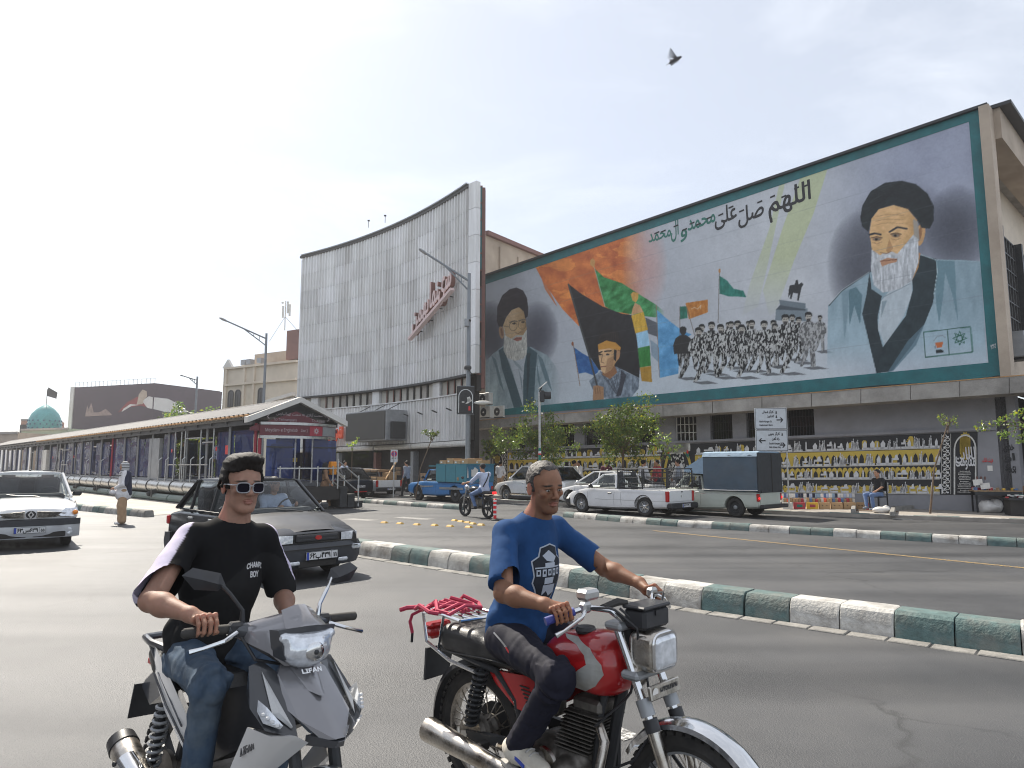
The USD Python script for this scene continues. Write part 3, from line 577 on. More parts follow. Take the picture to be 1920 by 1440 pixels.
pt.shape(k1([(850, 830), (920, 880), (990, 920), (1060, 1020), (1050, 1040), (1020, 1065), (950, 1040), (895, 1050), (870, 930)]), lambda x, y: np.array([.16, .38, .62]) + (smooth_noise(x, y, 6, 11)[:, None] - .5) * .2)
for a, b, w, c in (((850, 800), (905, 1150), 5, (.55, .42, .30)), ((1530, 490), (1555, 1080), 5, (.55, .45, .35)), ((1022, 180), (1110, 500), 6, (.65, .68, .6))): pt.line(k1([a, b]), w / 4.36, c)
pt.shape(k1([(1012, 105), (1030, 130), (1022, 185), (990, 160), (990, 120)]), (.78, .62, .36), .8); pt.shape(ellp(*k1([(845, 805)])[0], 2, 4), (.55, .32, .2))
# banded standard with a finial
for q, c in (([(1325, 570), (1335, 520), (1355, 470), (1395, 490), (1425, 545)], (.80, .62, .44)), ([(1325, 575), (1425, 545), (1462, 690), (1358, 720)], (.83, .66, .20)), ([(1365, 722), (1458, 697), (1476, 818), (1380, 840)], (.62, .80, .90)), ([(1378, 842), (1476, 820), (1486, 985), (1395, 1000)], (.16, .50, .20)), ([(1395, 1000), (1487, 988), (1495, 1120), (1410, 1110)], (.72, .55, .18)), ([(1320, 400), (1340, 380), (1385, 390), (1380, 440), (1360, 470), (1335, 450)], (.80, .62, .30))):
 pt.shape(k1(q), lambda x, y, c=c: np.array(c) + (smooth_noise(x * 3, y * .7, 8, 3)[:, None] - .5) * .2)
pt.blob(*k1([(560, 720)])[0], 40, 62, (.25, .26, .31), .85, .8); pt.blob(*k1([(170, 700)])[0], 36, 58, (.25, .26, .31), .9, .8); pt.blob(*k1([(330, 860)])[0], 60, 40, (.25, .27, .32), .6, .8)
fade_low = lambda x, y: np.clip((766 - y) / 55, .15, 1)
pt.shape(k1([(135, 950), (190, 890), (280, 820), (400, 860), (500, 830), (640, 900), (700, 980), (740, 1060), (735, 1330), (135, 1330)]), lambda x, y: np.array([.58, .66, .69]) + (smooth_noise(x * 2.2, y * .55, 14, 6)[:, None] - .5) * .3, .9, lambda x, y: (1052 - x) / 30)
for q in ([(180, 900), (215, 930), (250, 1060), (285, 1200), (250, 1140), (215, 1000)], [(560, 890), (600, 930), (650, 1080), (680, 1200), (620, 1100), (580, 980)], [(545, 900), (560, 1000), (590, 1200), (560, 1100)]): pt.shape(k1(q), (.36, .47, .51), .8)
pt.shape(k1([(285, 870), (330, 960), (440, 1320), (455, 1000), (470, 870), (380, 930)]), (.76, .80, .83)); pt.shape(k1([(400, 1000), (430, 1100), (440, 1250), (420, 1120)]), (.5, .58, .62), .8); pt.shape(k1([(330, 900), (420, 990), (440, 1040), (380, 980)]), (.55, .62, .66), .7)
pt.shape(k1([(240, 860), (285, 830), (310, 930), (370, 1100), (442, 1330), (365, 1330), (320, 1180), (270, 1020)]), (.25, .36, .40)); pt.shape(k1([(442, 1330), (440, 1120), (450, 980), (480, 825), (555, 880), (540, 1050), (528, 1330)]), (.25, .36, .40)); pt.shape(k1([(470, 880), (500, 880), (490, 1100), (470, 1300)]), (.16, .23, .27), .8)
pt.shape(k1([(272, 660), (300, 590), (345, 530), (405, 505), (445, 530), (462, 610), (470, 690), (455, 740), (380, 800), (300, 780)]), lambda x, y: np.array([.78, .66, .50]) - np.clip((x - 968) / 14, -.4, 1)[:, None] * .10 + (smooth_noise(x, y, 4, 2)[:, None] - .5) * .1)
pt.shape(ellp(*k1([(262, 712)])[0], 4.4, 12, rot=-.15), (.70, .55, .42)); pt.shape(ellp(*k1([(266, 712)])[0], 2.2, 8, rot=-.15), (.55, .40, .30))
pt.shape(k1([(285, 670), (298, 740), (345, 765), (385, 735), (440, 735), (468, 690), (473, 800), (470, 890), (440, 930), (370, 945), (310, 920), (280, 860), (283, 760)]), lambda x, y: np.array([.80, .80, .77]) + (smooth_noise(x * 3, y * .8, 4, 21)[:, None] - .5) * .4)
pt.shape(k1([(358, 770), (385, 752), (430, 750), (428, 775), (390, 785)]), (.68, .42, .36)); pt.line(k1([(350, 765), (385, 745), (432, 742)]), 2.2, (.74, .73, .70)); pt.line(k1([(362, 768), (428, 760)]), .8, (.35, .18, .15))
pt.shape(k1([(385, 640), (405, 640), (425, 700), (400, 722), (375, 710)]), (.84, .70, .52), .8); pt.line(k1([(378, 715), (402, 722), (424, 705)]), 1.0, (.50, .36, .26))
for x, y in ((365, 640), (438, 628)): pt.line(k1([(x - 35, y - 10), (x, y - 22), (x + 26, y - 18)]), 1.8, (.42, .38, .33)); pt.shape(ellp(*k1([(x, y)])[0], 3.6, 1.8), (.42, .36, .28)); pt.shape(ellp(*k1([(x + 2, y)])[0], 1.3, 1.5), (.1, .08, .07)); pt.line(list(ellp(*k1([(x - 6, y + 22)])[0], 7.2, 8.4).exterior.coords), .8, (.35, .33, .26), .9)
pt.line(k1([(275, 660), (330, 668)]), 1, (.45, .43, .36))
pt.shape(k1([(225, 620), (230, 500), (270, 410), (330, 360), (385, 345), (440, 370), (472, 430), (482, 520), (478, 580), (458, 600), (445, 540), (405, 505), (345, 530), (300, 590), (272, 665), (240, 665)]), lambda x, y: np.array([.13, .11, .15]) + (smooth_noise(x + y, y * 2, 7, 13)[:, None] - .5) * .13)
pt.shape(k1([(980, 1110), (1060, 1040), (1200, 990), (1290, 1040), (1390, 1085), (1385, 1170), (1330, 1240), (1120, 1260), (1010, 1180)]), lambda x, y: np.array([.48, .53, .58]) + (smooth_noise(x * 2, y, 7, 31)[:, None] - .5) * .45)
for i in range(7): pt.line(k1([(1070 + i * 26, 1030 + 20 * (i % 2)), (1200 + i * 5, 1215)]), 1, (.22, .24, .28), .8); pt.line(k1([(1240 - i * 10, 1000 + i * 30), (1080 + i * 20, 1060 + i * 26)]), .8, (.22, .24, .28), .7)
pt.shape(k1([(1240, 1020), (1285, 1060), (1240, 1230), (1200, 1235), (1230, 1140)]), (.18, .19, .23), .9)
pt.shape(k1([(1085, 1000), (1180, 960), (1210, 1040), (1150, 1095), (1090, 1060)]), (.58, .40, .26))
pt.shape(k1([(1052, 790), (1120, 770), (1215, 800), (1235, 860), (1205, 950), (1160, 1020), (1110, 1050), (1080, 1030), (1060, 930)]), lambda x, y: np.array([.78, .62, .44]) - np.clip((x - 1146) / 20, -.5, 1)[:, None] * .16 + (smooth_noise(x, y, 4, 33)[:, None] - .5) * .1)
pt.shape(ellp(*k1([(1213, 895)])[0], 4.6, 11, rot=.15), (.70, .52, .36)); pt.shape(k1([(1185, 850), (1205, 860), (1200, 950), (1180, 930)]), (.08, .07, .07))
for a, b in (((1055, 882), (1085, 870)), ((1108, 868), (1160, 862))): pt.line(k1([a, b]), 2.4, (.10, .08, .07))
for x in (1070, 1132): pt.shape(ellp(*k1([(x, 893)])[0], 3.4, 1.7), (.20, .15, .12))
pt.line(k1([(1090, 890), (1078, 955), (1100, 962)]), 1.3, (.50, .36, .25)); pt.line(k1([(1075, 995), (1118, 990)]), 1.8, (.48, .27, .22)); pt.shape(k1([(1130, 930), (1190, 900), (1170, 1010), (1110, 1050)]), (.55, .40, .28), .5)
pt.shape(k1([(1050, 812), (1040, 760), (1075, 710), (1140, 685), (1210, 695), (1245, 750), (1252, 860), (1215, 860), (1190, 800), (1120, 780)]), lambda x, y: np.array([.07, .06, .06]) + (smooth_noise(x * 2, y, 4, 35)[:, None] - .5) * .10)
for q in range(9): pt.line(k1([(1060 + q * 20, 790 - abs(q - 4) * 3), (1075 + q * 17, 745), (1100 + q * 14, 705 + abs(q - 5) * 4)]), .9, (.30, .20, .14), .8)
pt.shape(k1([(1052, 815), (1120, 778), (1195, 795), (1240, 835), (1235, 860), (1150, 842), (1056, 855)]), (.78, .56, .22))
pt.line(k1([(812, 320), (905, 650), (980, 900), (1060, 1205)]), 3.4, (.24, .25, .25)); pt.shape(k1([(1015, 1150), (1050, 1145), (1100, 1160), (1100, 1260), (1010, 1275)]), (.66, .50, .36))
for i in range(3): pt.line(k1([(1030 + i * 18, 1165), (1035 + i * 18, 1215)]), .9, (.45, .32, .22))
# flags and marching crowd in black and white
for q, c in (([(310, 900), (355, 897), (358, 970), (312, 978)], (.12, .44, .36)), ([(345, 878), (482, 857), (482, 935), (365, 978)], (.74, .47, .18)), ([(553, 710), (600, 740), (640, 790), (700, 803), (718, 843), (660, 838), (610, 838), (570, 825), (555, 822)], (.10, .46, .40))): pt.shape(k2(q), lambda x, y, c=c: np.array(c) + (smooth_noise(x * 2, y, 7, 40)[:, None] - .5) * .22)
for a, b in (((310, 900), (310, 1190)), ((352, 900), (430, 1180)), ((553, 690), (545, 1000))): pt.line(k2([a, b]), 1.2, (.42, .38, .34))
pt.shape(ellp(*k2([(554, 680)])[0], 2.2, 4.2), (.70, .50, .28)); pt.line(k2([(380, 915), (400, 905), (420, 915), (440, 890), (436, 915)]), 1.0, (.86, .78, .66))
pt.shape(k2([(920, 858), (1082, 880), (1082, 915), (925, 890)]), (.42, .47, .50)); pt.shape(k2([(900, 915), (1095, 910), (1095, 990), (895, 985)]), (.47, .52, .55)); pt.shape(k2([(925, 890), (1082, 915), (1082, 925), (900, 918)]), (.28, .32, .35))
pt.shape(k2([(985, 770), (1015, 765), (1022, 738), (1033, 735), (1040, 765), (1056, 752), (1070, 762), (1058, 780), (1050, 815), (1040, 865), (1030, 862), (1035, 820), (1005, 815), (995, 855), (985, 850), (990, 820), (975, 845), (978, 800)]), (.16, .17, .18))
rng = random.Random(11)
def stencil(x, y, seed, lo=.07, hi=.74):
 n = smooth_noise(x * 1.9, y * .7, 3.4, seed, 3); return lo + (hi - lo) * np.clip((n[:, None] - .47) * 14, 0, 1) * np.array([1, 1, .98])
crowd = [(330, 1025, 1345, .1), (425, 1030, 1370, .55), (505, 995, 1320, .3), (560, 1010, 1340, .6), (625, 992, 1280, .45), (665, 988, 1300, .5), (690, 1012, 1340, .5), (752, 985, 1300, .5), (828, 988, 1318, .45), (885, 985, 1270, .5), (895, 1005, 1275, .5), (958, 950, 1315, .62), (1000, 950, 1230, .5), (1040, 965, 1250, .5), (1100, 935, 1280, .55), (1170, 955, 1180, .65), (605, 998, 1200, .4), (730, 990, 1200, .4), (445, 1010, 1300, .4)]
crowd.sort(key=lambda c: c[2])
for k, (cx, yt, yb, li) in enumerate(crowd):
 s = (yb - yt) / 360.0; q = lambda pts: k2([(cx + x * s * 1.05, yt + y * s) for x, y in pts]); st = rng.choice((-1, 1)); hi = .74 if cx < 1090 else .68; lo = .07 if cx < 1090 else .38
 bt = -.12 if li < .2 else 0
 pt.shape(k2([(cx - 40 * s, yb - 6), (cx + 60 * s, yb - 14), (cx + 130 * s, yb + 2), (cx + 20 * s, yb + 8)]), (.30, .31, .32), .75)
 leg = lambda x, y: stencil(x, y, 50 + k, lo, hi * .95 + bt); tor = lambda x, y: stencil(x, y, 90 + k, lo, hi + bt) if li > .2 else np.full((len(x), 3), .12)
 pt.shape(q([(-42, 170), (8, 170), (st * 5 - 8, 270), (-20 * st - 14, 345), (-48 * st - 6, 352), (-30, 262)]), leg); pt.shape(q([(-4, 170), (44, 170), (40, 260), (26 * st + 18, 350), (26 * st - 10, 354), (8, 250)]), leg)
 pt.shape(q([(-50, 78), (-18, 56), (20, 56), (50, 78), (50, 185), (-48, 185)]), tor); pt.shape(q([(-50, 78), (-66, 130), (-58, 190), (-40, 180), (-44, 120)]), tor); pt.shape(q([(50, 78), (66, 130), (54, 190), (40, 170), (44, 120)]), tor)
 pt.shape(q([(x * 20, 30 + y * 27) for x, y in [(math.cos(t), math.sin(t)) for t in np.linspace(0, 6.28, 14)]]), (.70, .68, .64) if li > .2 else (.1, .1, .1)); pt.shape(q([(-21, 32), (-22, 6), (-8, -4), (12, -3), (22, 10), (21, 30), (12, 16), (-12, 16)]), (.10, .10, .10)); pt.shape(q([(-13, 40), (13, 40), (10, 60), (-10, 60)]), (.16, .15, .15), .85)
 pt.line(q([(-11, 27), (-3, 27)]), 1, (.2, .18, .18)); pt.line(q([(4, 27), (12, 27)]), 1, (.2, .18, .18))
# the old man in a black turban, right
pt.blob(1612, 500, 62, 105, (.24, .25, .29), .8, .8); pt.blob(1795, 430, 62, 85, (.24, .25, .29), .8, .8); pt.blob(1700, 430, 110, 90, (.25, .26, .30), .5, .8)
pt.shape(k3([(135, 1010), (200, 940), (340, 845), (440, 900), (560, 760), (660, 790), (780, 790), (872, 800), (900, 1290), (560, 1330), (365, 1345), (130, 1340)]), lambda x, y: np.array([.56, .65, .69]) + np.clip((y - 560) / 140, 0, 1)[:, None] * .14 + (smooth_noise(x * 2, y * .5, 22, 61)[:, None] - .5) * .12, 1, lambda x, y: np.clip((700 - y) / 60, .1, 1))
for q, c in (([(235, 935), (270, 920), (300, 960), (290, 1100), (262, 1010), (238, 1110)], (.33, .46, .50)), ([(655, 790), (745, 795), (760, 1080), (735, 960), (700, 850), (690, 960), (672, 1100), (655, 1000)], (.40, .53, .57)), ([(200, 940), (235, 935), (230, 1050), (215, 1180)], (.48, .58, .62))): pt.shape(k3(q), c, .85)
pt.shape(k3([(430, 940), (540, 890), (540, 960), (500, 1060), (410, 1205), (375, 1120), (390, 990)]), lambda x, y: np.array([.74, .78, .80]) + (smooth_noise(x * 2, y * .7, 10, 64)[:, None] - .5) * .1); pt.line(k3([(400, 970), (530, 905)]), 1.6, (.55, .60, .63)); pt.shape(k3([(395, 990), (420, 985), (390, 1070)]), (.50, .57, .60), .8)
pt.shape(k3([(335, 850), (345, 930), (395, 965), (375, 1060), (375, 1120), (410, 1250), (430, 1330), (368, 1335), (300, 1050), (320, 960)]), lambda x, y: np.array([.14, .19, .21]) + (smooth_noise(x, y, 12, 66)[:, None] - .5) * .06); pt.shape(k3([(570, 765), (655, 785), (660, 880), (640, 1000), (600, 1100), (540, 1200), (445, 1325), (368, 1338), (400, 1210), (510, 1060), (545, 930), (540, 870)]), lambda x, y: np.array([.14, .20, .22]) + (smooth_noise(x, y, 12, 67)[:, None] - .5) * .08); pt.shape(k3([(520, 1180), (600, 1100), (560, 1200), (450, 1325), (420, 1335)]), (.36, .47, .52), .8)
pt.line(k3([(140, 1010), (200, 940), (340, 845)]), 2.0, (.12, .16, .18)); pt.line(k3([(142, 1004), (202, 935), (335, 848)]), .9, (.80, .85, .86)); pt.line(k3([(575, 762), (655, 790), (662, 850), (645, 960)]), 1.2, (.72, .80, .82)); pt.line(k3([(660, 790), (872, 798)]), 1.4, (.62, .72, .75))
pt.shape(k3([(530, 720), (580, 760), (570, 830), (540, 890), (500, 870)]), (.74, .55, .36))
pt.shape(k3([(335, 660), (345, 590), (380, 545), (450, 525), (520, 545), (565, 600), (570, 700), (520, 800), (400, 820), (350, 760)]), lambda x, y: np.array([.84, .67, .46]) - np.clip((x - 1700) / 30, -.3, 1)[:, None] * .10 + (smooth_noise(x, y * 2, 9, 68)[:, None] - .5) * .16)
for y, w in ((575, .9), (597, .9), (615, .7)): pt.line(k3([(365, y + 6), (420, y - 4), (500, y)]), w * 1.2, (.66, .50, .33), .8)
pt.shape(ellp(*k3([(582, 665)])[0], 8, 22, rot=.15), (.80, .62, .42)); pt.shape(ellp(*k3([(578, 665)])[0], 3.5, 13, rot=.15), (.60, .43, .28)); pt.shape(k3([(545, 590), (568, 605), (575, 700), (550, 690)]), (.62, .60, .57), .9)
pt.shape(k3([(345, 740), (390, 770), (470, 760), (545, 670), (570, 690), (572, 800), (540, 890), (480, 930), (400, 948), (355, 910), (342, 830)]), lambda x, y: np.array([.76, .77, .78]) + (smooth_noise(x * 2.6, y * .7, 7, 70)[:, None] - .5) * .42)
pt.line(k3([(375, 790), (400, 765), (440, 755), (485, 775)]), 5, (.78, .78, .78)); pt.shape(k3([(385, 795), (420, 780), (470, 785), (465, 800), (430, 808), (395, 822)]), (.74, .55, .42)); pt.line(k3([(388, 796), (468, 788)]), 1.2, (.38, .22, .16))
pt.shape(k3([(395, 660), (415, 665), (448, 735), (420, 757), (385, 755), (390, 700)]), (.86, .70, .48), .9); pt.shape(k3([(430, 690), (450, 735), (425, 758), (415, 745)]), (.70, .52, .34), .8); pt.line(k3([(388, 755), (415, 760), (440, 750)]), 1.3, (.52, .36, .23))
for a, b, c in (((335, 668), (360, 662), (390, 668)), ((432, 655), (470, 632), (515, 640))): pt.line(k3([a, b, c]), 3.6, (.20, .20, .20));
for x, y in ((370, 690), (462, 672)): pt.shape(ellp(*k3([(x, y)])[0], 9, 4), (.66, .50, .35)); pt.shape(ellp(*k3([(x, y)])[0], 6.5, 2.6), (.50, .45, .38)); pt.shape(ellp(*k3([(x - 2, y + 1)])[0], 2.6, 2.6), (.12, .09, .07)); pt.line(k3([(x - 26, y - 6), (x, y - 12), (x + 26, y - 6)]), 1.5, (.22, .16, .12)); pt.line(k3([(x - 22, y + 16), (x, y + 22), (x + 24, y + 14)]), 1.0, (.60, .45, .30))
pt.shape(k3([(290, 590), (300, 530), (340, 460), (410, 418), (490, 408), (560, 425), (615, 470), (645, 530), (645, 600), (625, 640), (585, 635), (560, 590), (520, 545), (450, 525), (380, 545), (345, 590), (330, 655), (300, 630)]), lambda x, y: np.array([.10, .13, .14]) + (smooth_noise(x + y * 1.5, y - x * .4, 10, 72)[:, None] - .5) * .10)
for i in range(6): pt.line(k3([(330 + i * 8, 560 - i * 18), (430 + i * 10, 480 - i * 11), (540 + i * 14, 500 - i * 6), (610 + i * 5, 590 - i * 10)]), 1.0, (.05, .06, .07), .8)
# two small printed emblems in a frame
pt.line(k3([(597, 1138), (822, 1112), (832, 1234), (603, 1260), (597, 1138)]), 1.7, (.10, .32, .24)); pt.line(k3([(712, 1126), (718, 1248)]), 1.7, (.10, .32, .24))
ex_, ey_ = k3([(770, 1168)])[0]
for i in range(8):
 a = i * math.pi / 4; pt.line([(ex_ + 13 * math.cos(a + t), ey_ + 13 * math.sin(a + t)) for t in (0, 2.36)], 1.3, (.10, .34, .25))
pt.line(list(ellp(ex_, ey_, 5, 5).exterior.coords), 1.4, (.10, .34, .25)); pt.shape(k3([(650, 1190), (690, 1185), (685, 1210), (660, 1215)]), (.78, .42, .22)); pt.shape(k3([(650, 1195), (655, 1225), (685, 1222), (695, 1235), (655, 1240)]), (.1, .12, .13)); pt.line(k3([(645, 1180), (660, 1160), (690, 1155), (700, 1165)]), 1.4, (.55, .58, .6))
# joints of the plastered blocks show faintly
for f in (.16, .30, .44, .58, .72, .86): pt.line([(905, 533 + (770 - 533) * f), (1860, 215 + (682 - 215) * f)], .8, (.50, .52, .55), .35)
mcol = np.clip(pt.c, .02, .95) + (smooth_noise(X, Y, 2.5, 99, 2)[:, None] - .5) * .05
obj('painting', (P, F4), 'mural_paint', mb, col=lin(np.clip(mcol, 0.01, 1)) * .97)
fo, fi = Polygon([BL, BR, TR, TL]), Polygon([sz(*p) for p in MC])
fr = fo.difference(fi)
obj('mural_frame', wall_mesh(fr, .02), 'teal_paint', mb)
def wall_text(t, px0, px1, py0, py1, mat, h, bold=False, parent=mb, off=.018, name='lettering'):
 """lettering whose foot runs from (px0, py0) to (px1, py1) on the wall"""
 a, b = onw(px0, py0, off), onw(px1, py1, off); sh, w = text_shape(t, h, bold); sh = sh.buffer(h * .022); e = b - a
 return obj(name, B().poly(affinity.scale(sh, 1 / w, 1, origin=(0, 0)), a, e, UP), mat, parent)
for t, a, b, h, m in (('اللهم', (1441, 399), (1520, 372), .82, 'ink_black'), ('صل', (1384, 421), (1432, 401), .72, 'ink_black'), ('علی', (1340, 424), (1381, 408), .76, 'ink_black'), ('محمد', (1289, 433), (1341, 415), .72, 'ink_green'), ('و', (1275, 446), (1288, 441), .72, 'ink_green'), ('آل', (1258, 445), (1274, 438), .80, 'ink_green'), ('محمد', (1216, 455), (1258, 442), .62, 'ink_green')): wall_text(t, *a[:1], b[0], a[1], b[1], m, h, name='calligraphy')
marks = B()
for x, y in ((1513, 347), (1494, 352), (1470, 368), (1449, 368), (1425, 378), (1391, 395), (1371, 388), (1352, 402), (1330, 408), (1310, 420), (1298, 418), (1284, 430), (1268, 423), (1244, 433), (1232, 436)):
 marks.bar(onw(x - 5, y + 2.4, .018), onw(x + 4, y - 1.6, .018), .012, .07)
obj('vowel_marks', marks, 'ink_black', mb, kind='stuff')
wall_text('۹۱۲۳۱۱۲۰۵۳', 1858, 1868, 655, 652, 'ink_white', .16, off=.03);
# lower painted frieze
LN = [((922, 848), (1833, 809.5)), ((954, 862.5), (1762, 841)), ((1090, 882.3), (1762, 872.4)), ((1461, 900.6), (1764, 899.2)), ((1462, 924), (1765, 927.5))]
def row_y(k, x): (x0, y0), (x1, y1) = LN[k]; return y0 + (y1 - y0) * (x - x0) / (x1 - x0)
def fz(x, t, off):
 k = min(int(t), 3); f = t - k; return onw(x, row_y(k, x) * (1 - f) + row_y(k + 1, x) * f, off)
def frieze(polys, off):
 b = B()
 for p in polys:
  p = p if p.is_valid else p.buffer(0)
  for g in getattr(p, 'geoms', [p]):
   if g.geom_type != 'Polygon' or g.area < 1e-6: continue
   v, f = tri_poly(g.segmentize(30)); b.add([fz(x, t, off) for x, t in v], f)
 return b
def R(x0, t0, x1, t1): return sbox(min(x0, x1), min(t0, t1), max(x0, x1), max(t0, t1))
spans = [(952, 1239), (1303, 1762)]
obj('frieze_ground', frieze([R(921 + i * 30.4, 0, 921 + (i + 1) * 30.4, 4) for i in range(30)], .008), 'ink_black', mb)
yel, blk, wht, gry, ink = [], [], [], [], []
rng = random.Random(5)
def arch(x, w, t0, t1): return Polygon([(x - w, t1), (x - w, t0 + (t1 - t0) * .45), (x - w * .7, t0 + (t1 - t0) * .2), (x, t0), (x + w * .7, t0 + (t1 - t0) * .2), (x + w, t0 + (t1 - t0) * .45), (x + w, t1)])
def glyphs(x0, x1, r, sc):
 """joined block letters standing on the line, with little figures between"""
 x = x0 + 2
 while x < x1 - 8 * sc:
  k = rng.random(); w = rng.uniform(5, 13) * sc; base = r + .93
  wht.append(R(x, base - .13, min(x + w + 6 * sc, x1), base))
  if k < .12: h = rng.uniform(.3, .7); wht.append(Polygon([(x, base), (x, base - h), (x + 1.2 * sc, base - h - .1), (x + 2.6 * sc, base - h + .03), (x + 2.6 * sc, base)]))
  elif k < .34: wht.append(Polygon([(x + w * .5, base - .62), (x + w * .85, base - .38), (x + w * .8, base - .08), (x + w * .5, base), (x + w * .15, base - .08), (x + w * .1, base - .38)])); blk.append(ellp(x + w * .5, base - .25, .7 * sc, .05, 10))
  elif k < .6: w *= 1.6; h = rng.uniform(.28, .5); wht.append(R(x, base - h, x + w, base - h + .13)); wht.append(R(x, base - h, x + 1.8 * sc, base) if k < .5 else R(x + w - 1.8 * sc, base - h, x + w, base)); wht.append(Polygon([(x + w * .4, base - h), (x + w * .5, base - h - .18), (x + w * .8, base - h - .22), (x + w * .9, base - h)]))
  else:
   n_ = rng.choice((2, 3, 4, 5)); w = 2 + n_ * 3.0 * sc
   for q in range(n_):
    c = x + 2 * sc + q * 2.9 * sc; h = rng.uniform(.40, .80); a_, b_ = rng.uniform(1.2, 3.2) * sc, rng.uniform(1.2, 3.2) * sc
    wht.append(Polygon([(c - a_, base - .1), (c - 1.4 * sc, base - h * .6), (c - rng.uniform(.4, 2.2) * sc, base - h * .8), (c, base - h * .86), (c + rng.uniform(.6, 2.4) * sc, base - h * .78), (c + 1.5 * sc, base - h * .5), (c + b_, base - .1)])); wht.append(ellp(c + .1, base - h * .95, .9 * sc, .08, 8))
    for d_ in range(4): g_ = rng.uniform(-1.6, 1.6) * sc; t_ = base - h * rng.uniform(.2, .75); ink.append(Polygon([(c + g_ - .25, t_ + .14), (c + g_ + .1, t_ - .14), (c + g_ + .4, t_ - .1), (c + g_ + .15, t_ + .15)]))
  x += w + rng.uniform(1, 6) * sc
for i, (a, b) in enumerate(spans):
 sc = .8 if i == 0 else .95
 for r in range(4):
  for k in range(6):
   x0, x1 = a + (b - a) * k / 6, a + (b - a) * (k + 1) / 6; gry.append(R(x0, r + .94, x1, r + .985))
  if r == 1:
   for k in range(8): yel.append(R(a + (b - a) * k / 8, 1.03, a + (b - a) * (k + 1) / 8, 1.94))
   x = a + 7
   while x < b - 5: blk.append(arch(x, 4.6 * sc, 1.2 + .05 * rng.random(), 1.93)); x += rng.choice((12, 12.5, 19)) * sc
  if r == 2:
   x = a
   while x < b - 6: yel.append(Polygon([(x, 2.3), (x + 1, 2.16), (x + 5 * sc, 2.06), (x + 9 * sc, 2.16), (x + 10 * sc, 2.3), (x + 10 * sc, 2.93), (x, 2.93)])); x += 10.4 * sc
   x = a + 7
   while x < b - 5: blk.append(arch(x, 4.2 * sc, 2.3, 2.93)); x += rng.choice((11, 12)) * sc
  if r == 3:
   pts = [(a, 3.93)] + [(x, 3.45 + rng.uniform(-.08, .08)) for x in np.arange(a, b, 2.0)] + [(b, 3.93)]; yel.append(Polygon(pts))
   for k in range(260 if i else 120): x = rng.uniform(a, b); t = rng.uniform(3.52, 3.88); blk.append(Polygon([(x - 1.2, t), (x, t - .03), (x + 1.2, t + .01), (x, t + .015)]))
  if r == 0:
   for k in range(10 if i else 22):
    x = rng.uniform(a + 4, b - 6); h = rng.uniform(.35, .7)
    if i == 0 or rng.random() < .5: yel.append(Polygon([(x - 5 * sc, .9), (x - 5 * sc, .85 - h), (x - 2, .75 - h), (x + 3, .78 - h), (x + 5 * sc, .9 - h), (x + 5 * sc, .9)]))
    else:
     yel.append(R(x - .7, .9 - h, x + .7, .9))
     for q in range(6): g = q * 1.05; yel.append(Polygon([(x, .9 - h), (x + 5 * math.cos(g), .9 - h + .22 * math.sin(g)), (x + 4 * math.cos(g + .5), .9 - h + .18 * math.sin(g + .5))]))
  glyphs(a, b, r, sc * (1.15 if r in (1, 2) else 1.0))
for x in (947, 1774):
 w = 3.4 if x < 1000 else 8; gry += [R(x - w - 1.2, .05, x - w - .3, 3.95), R(x + w + .3, .05, x + w + 1.2, 3.95)]
 for k in range(17): t = .2 + k * .225; gry.append(ellp(x + (1 if k % 2 else -1) * w * .35, t, w * .55, .12, 12).difference(ellp(x + (1 if k % 2 else -1) * w * .35, t, w * .36, .075, 12))); wht.append(ellp(x + (-1 if k % 2 else 1) * w * .4, t + .05, w * .28, .06, 8))
for x0, x1 in ((922, 943), (1788, 1831)):
 o_ = lambda m: [(x0 + m, 4 - m * .0), (x0 + m, 1.1)] + [((x0 + x1) / 2 - ((x1 - x0) / 2 - m) * math.cos(g), 1.1 - (.98 - m * .04) * math.sin(g)) for g in np.linspace(.15, 2.99, 12)] + [(x1 - m, 1.1), (x1 - m, 4)]
 gry.append(Polygon(o_(0.3)).difference(Polygon(o_((x1 - x0) * .07))).intersection(R(x0, .02, x1, 3.98)))
 c = (x0 + x1) / 2; k = (x1 - x0) / 43
 for i in range(10): g = i * .628; yel.append(LineString([(c + 9.5 * k * math.cos(g + q), .85 + .42 * k * math.sin(g + q)) for q in (0, 1.9)]).buffer(.5 * k))
 for i in range(13): w = rng.uniform(9, 15) * k; gry.append(LineString([(c - w, 2.45 + i * .115), (c + w, 2.45 + i * .115)]).buffer(.001).union(unary_union([R(c - w + q * 2.4 * k, 2.44 + i * .115 - rng.uniform(.01, .04), c - w + q * 2.4 * k + 1.7 * k, 2.44 + i * .115 + .02) for q in range(int(w / 1.2 / k))])))
c = 1271
for g in range(14): gry.append(LineString([(1245 + rng.uniform(0, 52), .1 + .25 * rng.random()), (1245 + rng.uniform(0, 52), .1 + .5 * rng.random())]).buffer(.35))
yel.append(ellp(c, 2.5, 27, 2.3, 48)); dots = [ellp(c, 2.45, 22.5, 1.95, 40)]
blob2 = [ellp(c + 19 * math.sqrt(rng.random()) * math.cos(g), 2.4 + 1.65 * math.sqrt(rng.random()) * math.sin(g), 1.1, .085, 6) for g in np.linspace(0, 44, 170)]
robe = Polygon([(1256, 3.4), (1261, 2.5), (1266, 1.7), (1271, 1.35), (1279, 1.6), (1284, 2.1), (1280, 2.9), (1277, 4), (1254, 4)])
flag = []
